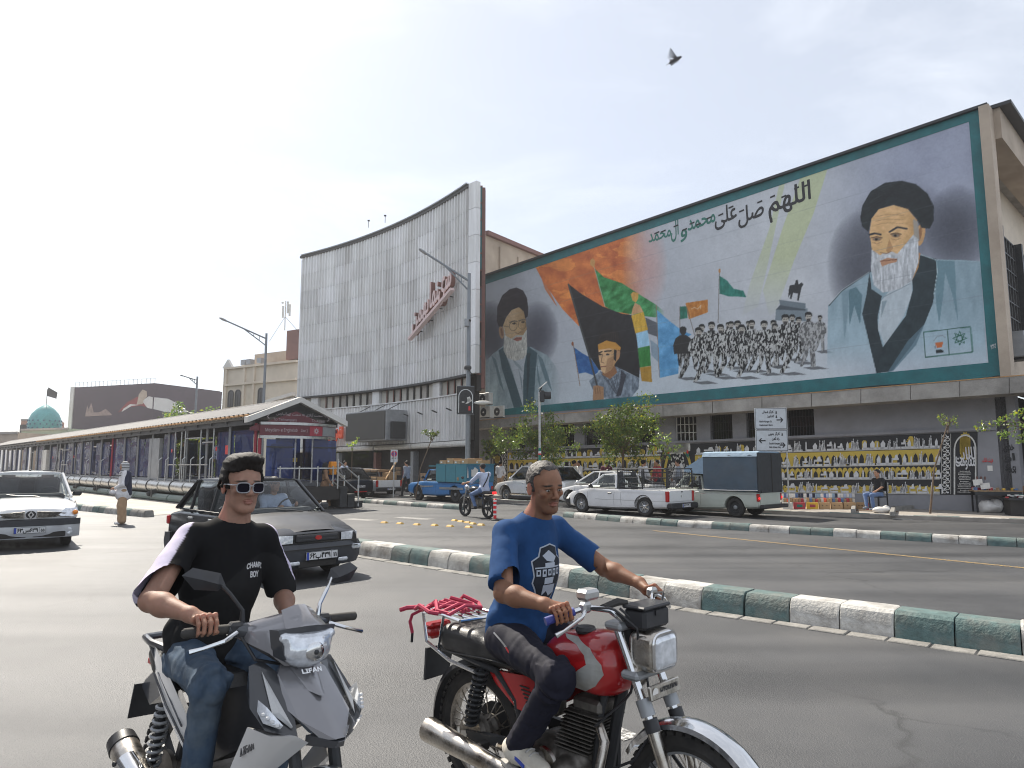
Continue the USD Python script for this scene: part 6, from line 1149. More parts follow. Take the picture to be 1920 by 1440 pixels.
def person(label, loc, rz, pose=None, top='cloth_grey', legs='cloth_navy', hair='hair_dark', skin=(.36, .20, .125), sleeves=.95, skirt=None, scarf=None, coat=0.0, shoes='cloth_black', scale=1.0, h=.02, yaw=0.0, pitch=0.0, name='person', group=None, girth=1.0, wide=1.0):
 J = both({**STAND, **(pose or {})}); t = thing(name, label, 'person', loc, rz, group=group)
 R = head_frame(yaw, pitch); g = girth; lo = np.min(list(J.values()), 0) - .2; hi = np.max(list(J.values()), 0) + .22
 hs = head_sdf(R, J['head']); arms = []
 for s in 'LR':
  d = unit(J['wrist' + s] - J['elbow' + s]); arms += [cap(J['sh' + s], J['elbow' + s], .048 * g, .038 * g), cap(J['elbow' + s], J['wrist' + s], .038 * g, .027), ell(J['wrist' + s] + d * .075, (.075, .028, .042), np.stack([d, unit(np.cross(UP, d) + 1e-6), np.cross(d, unit(np.cross(UP, d) + 1e-6))])), cap(J['wrist' + s] + d * .04, J['wrist' + s] + d * .09 + UP * .03, .012)]
 sw = ell(J['neck'] * .0 + J['chest'], (.10 * g, .15 * g, .2)); neck = cap(J['neck'] - UP * .05, J['head'] - UP * .07 - R[0] * .02, .058, .050)
 core = smin([hs, neck, sw, cap(J['pelvis'], J['chest'], .10 * g)] + arms + [cap(J['hip' + s], J['knee' + s], .06, .045) for s in 'LR'] + [cap(J['knee' + s], J['ankle' + s], .042, .032) for s in 'LR'] + [cap(J['ankle' + s] - UP * .04, J['toe' + s], .035, .028) for s in 'LR'], .018)
 v, f = surf(core, lo, hi, h * .72); obj('body', (v, f), 'skin', t, col=face_color(v, R, J['head'], skin))
 rip = lambda P: (meshkit.fbm(P * 9, 3, 4) - .5) * .022
 arm2 = [cap(J['sh' + s], lerp(J['sh' + s], J['elbow' + s], min(1, sleeves * 2)), .068 * g, .058 * g) for s in 'LR'] + ([cap(J['elbow' + s], lerp(J['elbow' + s], J['wrist' + s], sleeves), .056 * g, .042 * g) for s in 'LR'] if sleeves > .5 else [])
 shirt = smin([cap(J['pelvis'] - UP * .02, J['pelvis'] * .5 + J['chest'] * .5, .135 * g, .14 * g), ell(J['chest'], (.125 * g, .17 * g, .20)), cap(J['shL'], J['shR'], .072 * g), cap(lerp(J['pelvis'], J['hipL'], .7), lerp(J['pelvis'], J['hipR'], .7), .13 * g)] + arm2, .05)
 if coat: shirt = smin([shirt] + [cap(J['pelvis'], J['pelvis'] - UP * coat, .16 * g, .20 * g)], .05)
 else: shirt = smax(shirt, plane(J['pelvis'] - UP * .10, (0, 0, -1)), .01)
 shirt = cut(shirt, cap(J['neck'] + UP * .02, J['neck'] + UP * .2, .062, .09), .01)
 obj('top', surf(lambda P: shirt(P) + rip(P), lo, hi, h), top, t, smooth=True)
 if skirt: tr = smin([cap(J['pelvis'], J['pelvis'] - UP * .25, .15 * g, .17 * g), cap(J['pelvis'] - UP * .25, (J['ankleL'] + J['ankleR']) / 2 + UP * .06, .16 * g, .125 * g * skirt)], .05)
 else: tr = smin([cap(J['hipL'], J['hipR'], .115 * g)] + [cap(J['hip' + s], J['knee' + s], .095 * g, .07 * g * wide) for s in 'LR'] + [cap(J['knee' + s], J['ankle' + s] + UP * .02, .068 * g * wide, .055 * g * wide ** 1.4) for s in 'LR'], .03)
 obj('trousers' if not skirt else 'skirt', surf(lambda P: tr(P) + rip(P), lo, hi, h), legs, t, smooth=True)
 for s in 'LR': obj('shoe', surf(smin([cap(J['ankle' + s] - UP * .045 - (J['toe' + s] - J['ankle' + s]) * [.3, .3, 0], J['toe' + s], .042, .036), cap(J['ankle' + s], J['ankle' + s] - UP * .04, .044)], .02), np.minimum(J['ankle' + s], J['toe' + s]) - .12, np.maximum(J['ankle' + s], J['toe' + s]) + .12, .014), shoes, t, smooth=True)
 c = J['head']; q = lambda x, y, z: c + R.T @ A3(x, y, z)
 if scarf:
  sc = smin([ell(q(-.02, 0, .03), (.118, .098, .115), R), cap(q(-.03, 0, -.06), J['neck'] - UP * .02, .095, .12), ell(J['chest'] + UP * .1, (.15, .19, .10))], .05); sc = cut(sc, ell(q(.10, 0, -.01), (.06, .055, .085), R), .012)
  obj('headscarf', surf(lambda P: sc(P) + rip(P) * .5, c - .42, c + .22, .013), scarf, t, smooth=True)
 elif hair:
  hr = cut(ell(q(-.022, 0, .045), (.106, .087, .098), R), smin([ell(q(.085, 0, -.03), (.075, .09, .075), R), cap(q(.0, 0, -.10), q(-.06, 0, -.14), .07)], .02), .015)
  obj('hair', surf(lambda P: hr(P) + (meshkit.fbm(P * 40, 2, 3) - .5) * .012, c - .16, c + .19, .009), hair, t, smooth=True)
 return t, J, R
# vehicles
import manifold3d as mf
def to_manifold(b):
 m = trimesh.Trimesh(*[np.array(x) for x in (b.get().vertices, b.get().faces)], process=False) if isinstance(b, B) else b
 m.merge_vertices(); return mf.Manifold(mf.Mesh(np.asarray(m.vertices, np.float32), np.asarray(m.faces, np.uint32)))
class Car:
 def __init__(s, name, label, cat, loc, rz, stations, wheelbase, track, wr, paint, group=None, arch=1.16, cutters=()):
  s.t = thing(name, label, cat, loc, rz, group=group); s.st = sorted(stations); s.paint = paint; s.wb, s.wr, s.track = wheelbase, wr, track
  rings = [s.ring(*q[1:]) for q in s.st]; rings = [np.insert(r, 0, q[0], 1) for r, q in zip(rings, s.st)]
  m = to_manifold(B().loft(rings))
  if m.volume() < 0: m = to_manifold(B().loft(rings[::-1]))
  for x in (wheelbase / 2, -wheelbase / 2):
   c = mf.Manifold.cylinder(3, wr * arch, wr * arch, 40).rotate([90, 0, 0]).translate([x, 1.5, wr + .015])
   keep = mf.Manifold.cube([3, track * 2 - .62, 3], True).translate([x, 0, 0]); m = m - (c - keep)
  for c in cutters: m = m - c
  s.body = obj('body', m, paint, s.t, smooth=28)
  for x in (wheelbase / 2, -wheelbase / 2):
   for y in (1, -1): obj('wheel_arch', B().tube([(x + wr * arch * math.cos(g), y * (s.side(x + wr * arch * math.cos(g), max(.2, wr + wr * arch * math.sin(g))) - .012), wr + .015 + wr * arch * math.sin(g)) for g in np.linspace(-.1, np.pi + .1, 20)], .016, 6), 'black_plastic' if paint not in ('car_sage', 'car_blue') else paint, s.t)
 def ring(s, w, zb, zs, zt):
  h = zs - zb; half = [(w * .84, zb), (w * .95, zb + .05), (w * .985, zb + h * .22), (w, zb + h * .5), (w * .992, zb + h * .72), (w * .975, zs - .05), (w * .945, zs - .012), (w * .9, zs), (w * .55, zs + (zt - zs) * .8)]
  return np.array(half + [(0, zt)] + [(-y, z) for y, z in half[::-1]])
 def side(s, x, z):
  xs = [q[0] for q in s.st]; v = [np.interp(x, xs, [q[k] for q in s.st]) for k in range(1, 5)]; r = s.ring(*v)[:8]; return np.interp(z, r[:, 1], r[:, 0])
 def top(s, x): return np.interp(x, [q[0] for q in s.st], [q[4] for q in s.st])
 def on_side(s, pts, y, off=.004): return [A3(x, y * (s.side(x, z) + off), z) for x, z in pts]
 def seam(s, pts, y, r=.005, mat='dark_gap', name='seam'):
  p = []
  for a, b in zip(pts[:-1], pts[1:]): p += [lerp((*a, 0), (*b, 0), f)[:2] for f in np.linspace(0, 1, 7)]
  obj(name, B().tube(s.on_side(p, y, -r * .3), r, 5), mat, s.t)
 def plaque(s, name, x0, x1, z0, z1, y, mat, off=.012, n=5, parent=None):
  b = B(); g = [[A3(x, y * (s.side(x, z) + off), z) for z in np.linspace(z0, z1, n)] for x in np.linspace(x0, x1, n)]
  for i in range(n - 1):
   for j in range(n - 1): b.quad(g[i][j], g[i + 1][j], g[i + 1][j + 1], g[i][j + 1])
  return obj(name, b, mat, parent or s.t, smooth=True)
 def wheels(s, rim='steel_dull', hub='chrome', spokes=8, cover=False):
  r = s.wr
  for x in (s.wb / 2, -s.wb / 2):
   for y in (1, -1):
    ax = [A3(1, 0, 0), A3(0, 0, 1), A3(0, y, 0)]; o = A3(x, y * (s.track - .09), r)
    w = obj('wheel', B().lathe([(r * .62, -.08), (r * .9, -.085), (r * .985, -.06), (r, -.02), (r, .03), (r * .985, .07), (r * .9, .09), (r * .66, .09), (r * .63, .07)], 36, o, ax), 'rubber', s.t)
    k = B().lathe([(r * .645, .085), (r * .6, .06), (r * .56, .03), (0, .03)], 32, o, ax); obj('rim', k, rim, w)
    b = B()
    if spokes:
     for i in range(spokes): g = i * 2 * np.pi / spokes; e = o + A3(math.cos(g), 0, math.sin(g)) * r * .58 + A3(0, y * .058, 0); b.bar(o + A3(0, y * .07, 0), e, .035 if spokes > 6 else .06, .02)
    b.lathe([(r * .22, .03), (r * .2, .075), (r * .1, .09), (0, .09)], 18, o, ax); obj('hub_cap', b, hub, w)
 def glasshouse(s, xA, xB, xC, xD, zb, zr, wb, wr, doors=(), glass='glass', frame=None, rear_glass=True, crown=.04, rearz=None, front=True, pil=.055, roofmat=None, tint=None):
  """windscreen foot xA, roof front xB, roof rear xC, back-window foot xD"""
  frame = frame or s.paint; rz_ = rearz or zb; roofmat = roofmat or s.paint
  c = lambda x, y, z: A3(x, y, z); n = 7; rings = []
  for f in np.linspace(0, 1, 7):
   x = xB + (xC - xB) * f; e = .02 * (1 - math.sin(math.pi * min(1, max(0, f * 1.0)))); w = wr * (1 - .03 * abs(2 * f - 1)); cr = crown * math.sin(math.pi * (.12 + .76 * f))
   rings.append(np.array([(x, -w, zr - .035), (x, -w * .98, zr - .0), (x, -w * .6, zr + cr * .7), (x, 0, zr + cr), (x, w * .6, zr + cr * .7), (x, w * .98, zr), (x, w, zr - .035), (x, w * .9, zr - .05), (x, -w * .9, zr - .05)]))
  obj('roof', B().loft(rings), roofmat, s.t, smooth=35)
  for y in (1, -1):
   A, Bq, Cq, Dq = c(xA, y * wb, zb), c(xB, y * wr, zr - .02), c(xC, y * wr, zr - .02), c(xD, y * wb, rz_)
   obj('pillar', B().bar(A, Bq, pil, pil, bev=.012), frame, s.t); obj('pillar', B().bar(Cq + A3(.05, 0, 0), Dq + A3(.05, 0, 0), pil * 1.6, pil, bev=.012) if rear_glass and len(doors) > 1 else B().bar(Cq, Dq, pil * 1.15, pil, bev=.012), frame, s.t)
   inner = lambda x, f: lerp(c(x, y * wb, zb), c(x, y * wr, zr - .03), f)
   xs = [xA] + list(doors) + [xD]
   for i, (a, b) in enumerate(zip(xs[:-1], xs[1:])):
    tl = max(min(a, xB), xC) ; tr_ = max(min(b, xB), xC)
    P = [c(a, y * (wb - .012), zb + .005), c(b, y * (wb - .012), (zb if i < len(xs) - 2 else rz_) + .005), c(tr_, y * (wr - .012), zr - .03), c(tl, y * (wr - .012), zr - .03)]
    if i == len(xs) - 2 and i > 1 and rear_glass:              # the last pane ends at a wide body-coloured pillar
     m0, m1 = lerp(P[0], P[1], .62), lerp(P[3], P[2], .55) - A3(.0, 0, 0); q = lerp(P[3], m1, .9); q = P[2] + A3(.28, 0, 0) if P[3][0] - P[2][0] > .3 else P[3]
     obj('quarter_panel', B().patch(m0, P[1], P[2] + UP * .02, q + UP * .02, .012, 5, 5, dirn=(0, y, 0)), s.paint, s.t); P = [P[0], m0, q, P[3]]
    obj('side_window', B().patch(*P, .012, 6, 6, dirn=(0, y, 0)), tint or glass, s.t)
    if i: obj('pillar', B().bar(c(a, y * wb, zb - .01), c(tl, y * wr, zr - .02), pil * .8, pil * .6), frame if s.paint != 'car_black' else 'black_plastic', s.t)
   obj('belt_strip', B().tube([c(xA, y * (wb + .012), zb), c(xD, y * (wb + .012), rz_)], .013, 5), 'black_plastic', s.t)
  if front: obj('windscreen', B().patch(c(xA + .02, wb - .05, zb + .0), c(xA + .02, -wb + .05, zb + .0), c(xB + .01, -wr + .05, zr - .02), c(xB + .01, wr - .05, zr - .02), .05, 9, 6, dirn=unit((zr - zb, 0, xA - xB))), glass, s.t)
  if rear_glass: obj('rear_window', B().patch(c(xD - .01, -wb + .05, rz_ + .02), c(xD - .01, wb - .05, rz_ + .02), c(xC - .01, wr - .05, zr - .03), c(xC - .01, -wr + .05, zr - .03), .04, 9, 6, dirn=unit((-(zr - rz_), 0, xC - xD))), tint or glass, s.t)
  obj('cabin_floor', B().box(((xA + xD) / 2, 0, zb - .06), (xA - xD - .1, wb * 1.8, .04)), 'interior_dark', s.t)
  obj('dashboard', B().box((xA - .28, 0, zb - .0), (.42, wb * 1.7, .16), bev=.05), 'black_plastic', s.t)
  for y in (.36, -.36): obj('seat', B().box((xB - .52, y, zb + .12), (.16, .46, .6), bev=.05).box((xB - .55, y, zb + .48), (.10, .24, .18), bev=.03), 'grey_plastic', s.t)
  obj('rear_seat', B().box((xC + .12, 0, zb + .14), (.16, wb * 1.75, .52), bev=.06), 'grey_plastic', s.t) if len(doors) > 1 else None; obj('parcel_shelf', B().box(((xC + xD) / 2, 0, rz_ - .02), (xC - xD + .1, wb * 1.8, .03)), 'black_plastic', s.t)
  sw = c(xA - .52, .36, zb + .04); obj('steering_wheel', B().tube([sw + A3(.05 * math.sin(g), .18 * math.cos(g), .17 * math.sin(g)) for g in np.linspace(0, 2 * np.pi, 22)], .014, 6), 'black_plastic', s.t)
 def mirror(s, x, z, w, mat='black_plastic', sides=(1, -1)):
  for y in sides: obj('wing_mirror', B().box((x, y * (w + .11), z + .05), (.10, .17, .12), bev=.035).bar((x + .02, y * (w - .02), z), (x, y * (w + .06), z + .03), .05), mat, s.t)
 def plate(s, x, z, text, fwd=1, w=.52, h=.115, y=0.0, tilt=0.0):
  """yellowless white plate: blue band, digits, letter"""
  ex = A3(0, fwd, 0); nx = A3(fwd, 0, 0); p = A3(x, y, z); k = obj('number_plate', B().box(p, (.014, w, h)), 'ink_white', s.t)
  o = p + nx * .009; obj('blue_band', B().poly(sbox(-w / 2 + .004, -h / 2 + .004, -w / 2 + .042, h / 2 - .004), o, ex, UP), 'sign_blue', k)
  obj('plate_border', B().poly(sbox(-w / 2, -h / 2, w / 2, h / 2).difference(sbox(-w / 2 + .005, -h / 2 + .005, w / 2 - .005, h / 2 - .005)).union(sbox(w * .29, -h / 2, w * .3, h / 2)), o, ex, UP), 'ink_black', k)
  main, reg = text; sh, tw = text_shape(main, h * .62, True); obj('characters', B().poly(affinity.scale(sh, w * .66 / tw, 1, origin=(0, 0)), o + ex * (-w * .40) - UP * h * .27, ex, UP), 'ink_black', k)
  sh, tw = text_shape(reg, h * .5, True); obj('region_number', B().poly(affinity.scale(sh, w * .13 / tw, 1, origin=(0, 0)), o + ex * w * .335 - UP * h * .28, ex, UP), 'ink_black', k)
 def handle(s, x, z, y, mat='black_plastic'): obj('door_handle', B().box((x, y * (s.side(x, z) + .012), z), (.17, .03, .035), bev=.01), mat, s.t)
def deg(v): return math.degrees(math.atan2(v[1], v[0]))
HD = deg(D)
def aim(p_ground, h, dx, dy): p = A3(*p_ground); h = unit(h); l = A3(-h[1], h[0], 0); return p - h * dx - l * dy        # origin so that local (dx, dy) stands on p
hL = unit((.60, -.80, 0)); o = aim((-9.5, 13.9, 0), hL, 2.02, 0)
lg = Car('white_saloon', 'white saloon with a diamond badge, cut by the left edge', 'car', o, deg(hL), [(-2.0, .72, .3, .8, .95), (-1.9, .80, .24, .88, 1.0), (-1.2, .855, .2, .95, 1.03), (0, .865, .2, .96, 1.0), (.85, .86, .2, .93, 1.02), (1.35, .85, .2, .86, .94), (1.72, .80, .22, .77, .84), (1.84, .72, .24, .73, .80), (1.90, .58, .28, .66, .75)], 2.63, .75, .30, 'car_white')
lg.wheels('steel_dull', 'steel', 6); lg.glasshouse(1.0, .28, -1.0, -1.5, .98, 1.50, .74, .60, (-.05, -.95), rearz=1.0); lg.mirror(.72, 1.0, .76)
obj('front_bumper', B().loft([np.array([(x, y, z) for x, z in ((xx - .12, .20), (xx, .22), (xx + .03, .34), (xx + .01, .50), (xx - .12, .52))]) for y, xx in [(q, 2.02 - .24 * abs(q / .86) ** 3.4) for q in np.linspace(-.86, .86, 17)]]), 'car_silver', lg.t)
obj('bumper_band', B().loft([np.array([(xx - .2, y, .46), (xx + .035, y, .46), (xx + .04, y, .58), (xx - .2, y, .60)]) for y, xx in [(q, 2.01 - .24 * abs(q / .86) ** 3.4) for q in np.linspace(-.865, .865, 17)]]), 'grey_plastic', lg.t)
for a, b in ((-.60, -.05), (.05, .60)): obj('lower_intake', B().box((2.045 - .03, (a + b) / 2, .29), (.03, b - a, .10), bev=.01), 'dark_gap', lg.t)
for y in (1, -1):
 gl = obj('grille', B().hull([(x, y * yy, z) for x, yy, z in ((2.0, .10, .62), (2.0, .10, .745), (1.94, .60, .70), (1.94, .42, .625), (1.90, .10, .62), (1.90, .1, .745), (1.86, .6, .7))]), 'chrome_worn', lg.t)
 for k in range(4): obj('grille_bar', B().bar((2.008, y * .12, .645 + k * .026), (1.965, y * (.42 + .03 * k), .645 + k * .022), .012, .012), 'dark_gap', gl)
 obj('headlight', B().hull([(1.99, y * .50, .64), (1.97, y * .46, .68), (1.86, y * .58, .79), (1.72, y * .80, .79), (1.78, y * .82, .66), (1.90, y * .72, .62), (1.80, y * .6, .64)]), 'clear_lens', lg.t); obj('indicator', B().sph((1.84, y * .76, .70), (.05, .05, .05)), 'amber_lens', lg.t)
 obj('fog_lamp', B().lathe([(.075, 0), (.07, .02), (.05, .025), (0, .015)], 18, (1.98 - .05, y * .66, .33), ax=[A3(0, 1, 0), UP, A3(1, 0, 0)]), 'clear_lens', lg.t)
 obj('wiper', B().tube([(1.04, y * .08 + .25, 1.0), (.98, y * .3 + .2, 1.02), (.95, y * .5 + .1, 1.04)], .012, 5), 'black_plastic', lg.t)
bdg = obj('badge', B().poly(Polygon([(0, .075), (.052, 0), (0, -.075), (-.052, 0)]).difference(Polygon([(0, .040), (.024, 0), (0, -.040), (-.024, 0)])), (2.016, 0, .685), (0, 1, 0), UP, (1, 0, 0), .02), 'chrome', lg.t); obj('badge_back', B().poly(ellp(0, 0, .085, .075, 16), (2.0, 0, .685), (0, 1, 0), UP, (1, 0, 0), .012), 'dark_metal', lg.t)
obj('antenna', B().tube([(.25, .45, 1.52), (.02, .5, 1.83)], .006, 5).sph((.26, .0, 1.55), (.03, .03, .02)), 'dark_metal', lg.t)
lg.plate(2.052, .385, ('۶۳۹س۶۳', '۵۵')); lg.seam([(.9, .25), (.9, .9), (1.35, .86)], 1); lg.seam([(1.9, .72), (1.2, .93)], -1)
hP = unit((.735, -.68, 0)); o = A3(-4.18, 11.62, 0)
pr = Car('black_saloon', 'old black saloon with a dusty bonnet behind the scooter rider', 'car', o, deg(hP), [(-1.86, .66, .32, .78, .88), (-1.74, .75, .26, .84, .92), (-1.3, .785, .2, .88, .93), (0, .80, .19, .88, .93), (.7, .795, .2, .86, .93), (1.0, .785, .2, .84, .90), (1.55, .76, .22, .72, .76), (1.73, .73, .26, .67, .70), (1.78, .70, .30, .64, .67)], 2.30, .70, .27, 'car_black', arch=1.2)
pr.wheels('dark_metal', 'steel_dull', 0); pr.glasshouse(.80, .15, -1.0, -1.52, .90, 1.43, .715, .58, (-.18, -.95), rearz=.93); pr.mirror(.58, .93, .74)
bn = B(); xs = np.linspace(.82, 1.73, 9); bn.loft([np.array([(x, yy * (np.interp(x, (.8, 1.73), (.70, .66))), pr.top(x) + .012 - (.03 + .06 * (x > 1.6)) * abs(yy) ** 2.5) for yy in np.linspace(-1, 1, 9)]) for x in xs], cap=False, closed=False); obj('bonnet', bn, 'car_hood_black', pr.t, smooth=True)
obj('front_bumper', B().loft([np.array([(x, y, z) for x, z in ((xx - .13, .17), (xx - .02, .18), (xx + .06, .30), (xx + .07, .46), (xx + .02, .52), (xx - .13, .52))]) for y, xx in [(q, 1.80 - .16 * abs(q / .80) ** 4) for q in np.linspace(-.815, .815, 15)]]), 'grey_plastic', pr.t)
obj('rear_bumper', B().loft([np.array([(x, y, z) for x, z in ((xx + .2, .22), (xx, .24), (xx - .05, .36), (xx - .02, .52), (xx + .2, .53))]) for y, xx in [(q, -1.86 + .14 * abs(q / .80) ** 4) for q in np.linspace(-.81, .81, 13)]]), 'grey_plastic', pr.t)
obj('lower_intake', B().box((1.845, -.02, .24), (.02, .62, .09), bev=.008), 'dark_gap', pr.t); obj('bumper_groove', B().box((1.872, 0, .455), (.012, 1.3, .012)), 'dark_gap', pr.t)
gl = obj('grille', B().box((1.79, 0, .60), (.05, .70, .105), bev=.015), 'black_plastic', pr.t); obj('grille_bar', B().box((1.818, 0, .625), (.008, .62, .01)).box((1.818, 0, .585), (.008, .62, .01)), 'grey_plastic', gl); obj('badge', B().poly(ellp(0, 0, .055, .032), (1.822, 0, .605), (0, 1, 0), UP, (1, 0, 0), .006), 'red_lens', gl)
for y in (1, -1):
 obj('headlight', B().hull([(1.80, y * .40, .545), (1.80, y * .40, .655), (1.78, y * .62, .66), (1.70, y * .72, .655), (1.70, y * .72, .545), (1.79, y * .6, .54), (1.6, y * .6, .6)]), 'clear_lens', pr.t); obj('indicator', B().box((1.66, y * .735, .60), (.10, .02, .10), bev=.008), 'clear_lens', pr.t)
 obj('bumper_lamp', B().box((1.845 - .02, y * .66, .43), (.05, .17, .07), bev=.02), 'clear_lens', pr.t); obj('bumper_lamp', B().box((1.865, y * .40, .265), (.03, .17, .055), bev=.015), 'clear_lens', pr.t)
 obj('wiper', B().tube([(.86, y * .05 + .35, .93), (.8, y * .25 + .3, .955), (.76, y * .4 + .28, .97)], .011, 5), 'black_plastic', pr.t)
 pr.seam([(.72, .24), (.75, .84)], y); pr.seam([(-.18, .24), (-.18, .86)], y); pr.seam([(-.85, .40), (-.95, .86)], y); pr.handle(.0, .80, y, 'steel_dull'); pr.handle(-.78, .80, y, 'steel_dull')
 obj('tail_lamp', B().box((-1.78, y * .68, .72), (.12, .16, .16), bev=.02), 'red_lens', pr.t)
pr.plate(1.885, .355, ('۴۳۹ب۶۲', '۱۱'), y=.03)
sit = dict(hip=(0, .09, .10), knee=(.42, .12, .16), ankle=(.62, .12, -.2), toe=(.72, .12, -.2), pelvis=(-.02, 0, .12), chest=(-.06, 0, .42), neck=(-.06, 0, .62), head=(-.02, 0, .78), sh=(-.06, .18, .55), elbow=((.12, .26, .34), (.12, -.26, .34)), wrist=((.40, .16, .44), (.38, -.16, .40)))
def seat_at(car_o, h, x, y, z): h = unit(h); l = A3(-h[1], h[0], 0); return A3(*car_o) + h * x + l * y + UP * z
person('driver in a pale shirt behind the windscreen of the black saloon', seat_at(o, hP, -.12, .34, .55), deg(hP), sit, 'cloth_pale_blue', 'cloth_navy', h=.024)
def rear_corner(px, d, back, half): return aim(at(px, 872, d) * [1, 1, 0], D, -back, half)
# white pickup with a bed cage
o = aim(at(1206, 872, 22.9) * [1, 1, 0], D, -1.35, .74)
bed = mf.Manifold.cube([2.0, 1.32, .6], True).translate([-1.16, 0, .85])
pk1 = Car('white_pickup', 'white pickup with a black wire cage over its bed', 'pickup', o, HD, [(-2.26, .74, .32, .82, .84), (-2.2, .78, .28, .85, .86), (-.2, .80, .2, .86, .88), (.9, .80, .2, .86, .92), (1.2, .79, .2, .84, .88), (1.8, .74, .22, .72, .75), (2.05, .66, .26, .60, .64)], 2.70, .74, .31, 'car_white', cutters=(bed,))
pk1.wheels('steel_dull', 'chrome', 7); pk1.glasshouse(1.05, .42, -.12, -.2, .88, 1.36, .72, .58, (.98,), crown=.05); pk1.mirror(.78, .90, .78, sides=(1,))
obj('front_bumper', B().box((1.98, 0, .40), (.22, 1.5, .26), bev=.06), 'black_plastic', pk1.t); obj('rear_bumper', B().box((-2.34, 0, .36), (.20, 1.58, .18), bev=.04), 'black_plastic', pk1.t)
for y in (1, -1):
 obj('tail_lamp', B().box((-2.235, y * .72, .66), (.10, .13, .34), bev=.02), 'red_lens', pk1.t); pk1.seam([(1.0, .24), (1.02, .84)], y); pk1.seam([(-.15, .24), (-.17, .86)], y); pk1.seam([(-.45, .24), (-.45, .86)], y); pk1.handle(.02, .72, y); pk1.seam([(-2.2, .50), (1.9, .50)], y, .004)
obj('tailgate', B().box((-2.262, 0, .665), (.03, 1.28, .34), bev=.01), 'car_white', pk1.t); obj('tailgate_handle', B().box((-2.282, -.05, .80), (.015, .09, .03)), 'black_plastic', pk1.t); obj('badge', B().box((-2.282, 0, .66), (.01, .05, .07)), 'chrome', pk1.t); pk1.plate(-2.448, .37, ('۶۲۷۴', '۷۷'), fwd=-1, w=.46, y=-.05)
cage = B(); rail = lambda *p, r=.022: cage.tube(p, r, 6)
for y in (.74, -.74):
 rail((-.3, y, 1.54), (-2.16, y, 1.54), (-2.24, y, 1.48), (-2.24, y, .9)); rail((-.3, y, .88), (-.3, y, 1.54)); rail((-1.3, y, .88), (-1.3, y, 1.54)); rail((-.3, y, 1.42), (-2.24, y, 1.42), r=.012); rail((-.3, y, 1.24), (-2.24, y, 1.24), r=.012); rail((-.3, y, 1.06), (-2.24, y, 1.06), r=.012); rail((-.3, y, .93), (-2.24, y, .93), r=.014)
 for k in range(17): rail((-1.35 - k * .054, y, .93), (-1.35 - k * .054, y, 1.42), r=.006)
for x in (-.3, -1.3, -2.24): rail((x, .74, 1.54), (x, -.74, 1.54))
for k in range(14): rail((-2.24, -.7 + k * .108, .92), (-2.24, -.7 + k * .108, 1.46), r=.006); rail((-.3, -.7 + k * .108, .92), (-.3, -.7 + k * .108, 1.46), r=.006)
for z in (1.0, 1.12, 1.24, 1.36): rail((-2.24, .74, z), (-2.24, -.74, z), r=.007)
obj('bed_cage', cage, 'dark_metal', pk1.t)
# pale green pickup with a dark tarpaulin
o = aim(at(1375, 872, 22.6) * [1, 1, 0], D, -1.30, .72)
pk2 = Car('covered_pickup', 'old pale green pickup with a dark blue tarpaulin over its bed', 'pickup', o, HD, [(-2.14, .74, .34, .80, .82), (-2.1, .77, .30, .84, .85), (-.2, .79, .22, .86, .88), (.9, .78, .22, .86, .92), (1.3, .77, .24, .84, .88), (1.95, .72, .3, .76, .8)], 2.60, .72, .31, 'car_sage')
pk2.wheels('dark_metal', 'steel_dull', 0); pk2.glasshouse(.92, .55, -.05, -.16, .88, 1.33, .70, .60, (.84,), crown=.05); pk2.mirror(.7, .9, .76, 'chrome', (1,))
tp = Polygon([(-.80, .84), (-.82, 1.2), (-.80, 1.98), (-.70, 2.08), (.70, 2.08), (.80, 1.98), (.82, 1.2), (.80, .84)]); rg = []
for x in np.linspace(-2.14, -.24, 9):
 q = np.array(tp.exterior.coords)[:-1]; rg.append(np.stack([np.full(len(q), x), q[:, 0] * (1 + .012 * math.sin(x * 9)), q[:, 1] - .03 * abs(math.sin(x * 5))], 1))
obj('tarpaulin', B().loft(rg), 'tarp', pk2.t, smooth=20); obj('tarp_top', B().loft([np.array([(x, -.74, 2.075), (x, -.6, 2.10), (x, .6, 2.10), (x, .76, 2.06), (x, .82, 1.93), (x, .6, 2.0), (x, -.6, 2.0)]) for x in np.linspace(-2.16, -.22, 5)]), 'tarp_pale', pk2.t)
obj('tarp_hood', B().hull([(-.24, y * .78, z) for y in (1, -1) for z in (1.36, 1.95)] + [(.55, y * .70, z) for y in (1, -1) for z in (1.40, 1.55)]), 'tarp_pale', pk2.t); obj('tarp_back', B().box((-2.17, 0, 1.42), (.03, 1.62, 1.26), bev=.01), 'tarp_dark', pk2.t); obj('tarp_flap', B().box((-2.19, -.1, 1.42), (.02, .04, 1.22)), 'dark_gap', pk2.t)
obj('tarp_hem', B().tube([(-.2, .83, .86), (-1.2, .835, .85), (-2.15, .83, .87)], .018, 6), 'plastic_bag', pk2.t); obj('tailgate', B().box((-2.15, 0, .60), (.03, 1.34, .38), bev=.01), 'car_sage', pk2.t)
obj('rear_bumper', B().box((-2.28, 0, .36), (.18, 1.66, .12), bev=.03), 'dark_metal', pk2.t)
for y in (1, -1):
 lamp = obj('tail_lamp', B().box((-2.12, y * .745, .64), (.10, .07, .24), bev=.015), 'red_lens', pk2.t); obj('lit_bulb', B().sph((-2.165, y * .755, .62), (.03, .035, .045)), 'red_lens_lit', lamp)
 pk2.seam([(.88, .26), (.88, .86)], y); pk2.seam([(-.1, .26), (-.1, .86)], y); pk2.handle(.02, .76, y, 'chrome'); pk2.seam([(-2.1, .73), (1.9, .73)], y, .007, 'chrome', 'trim'); obj('clip', B().box((-2.2, y * .66, .82), (.05, .05, .06)), 'dark_metal', pk2.t)
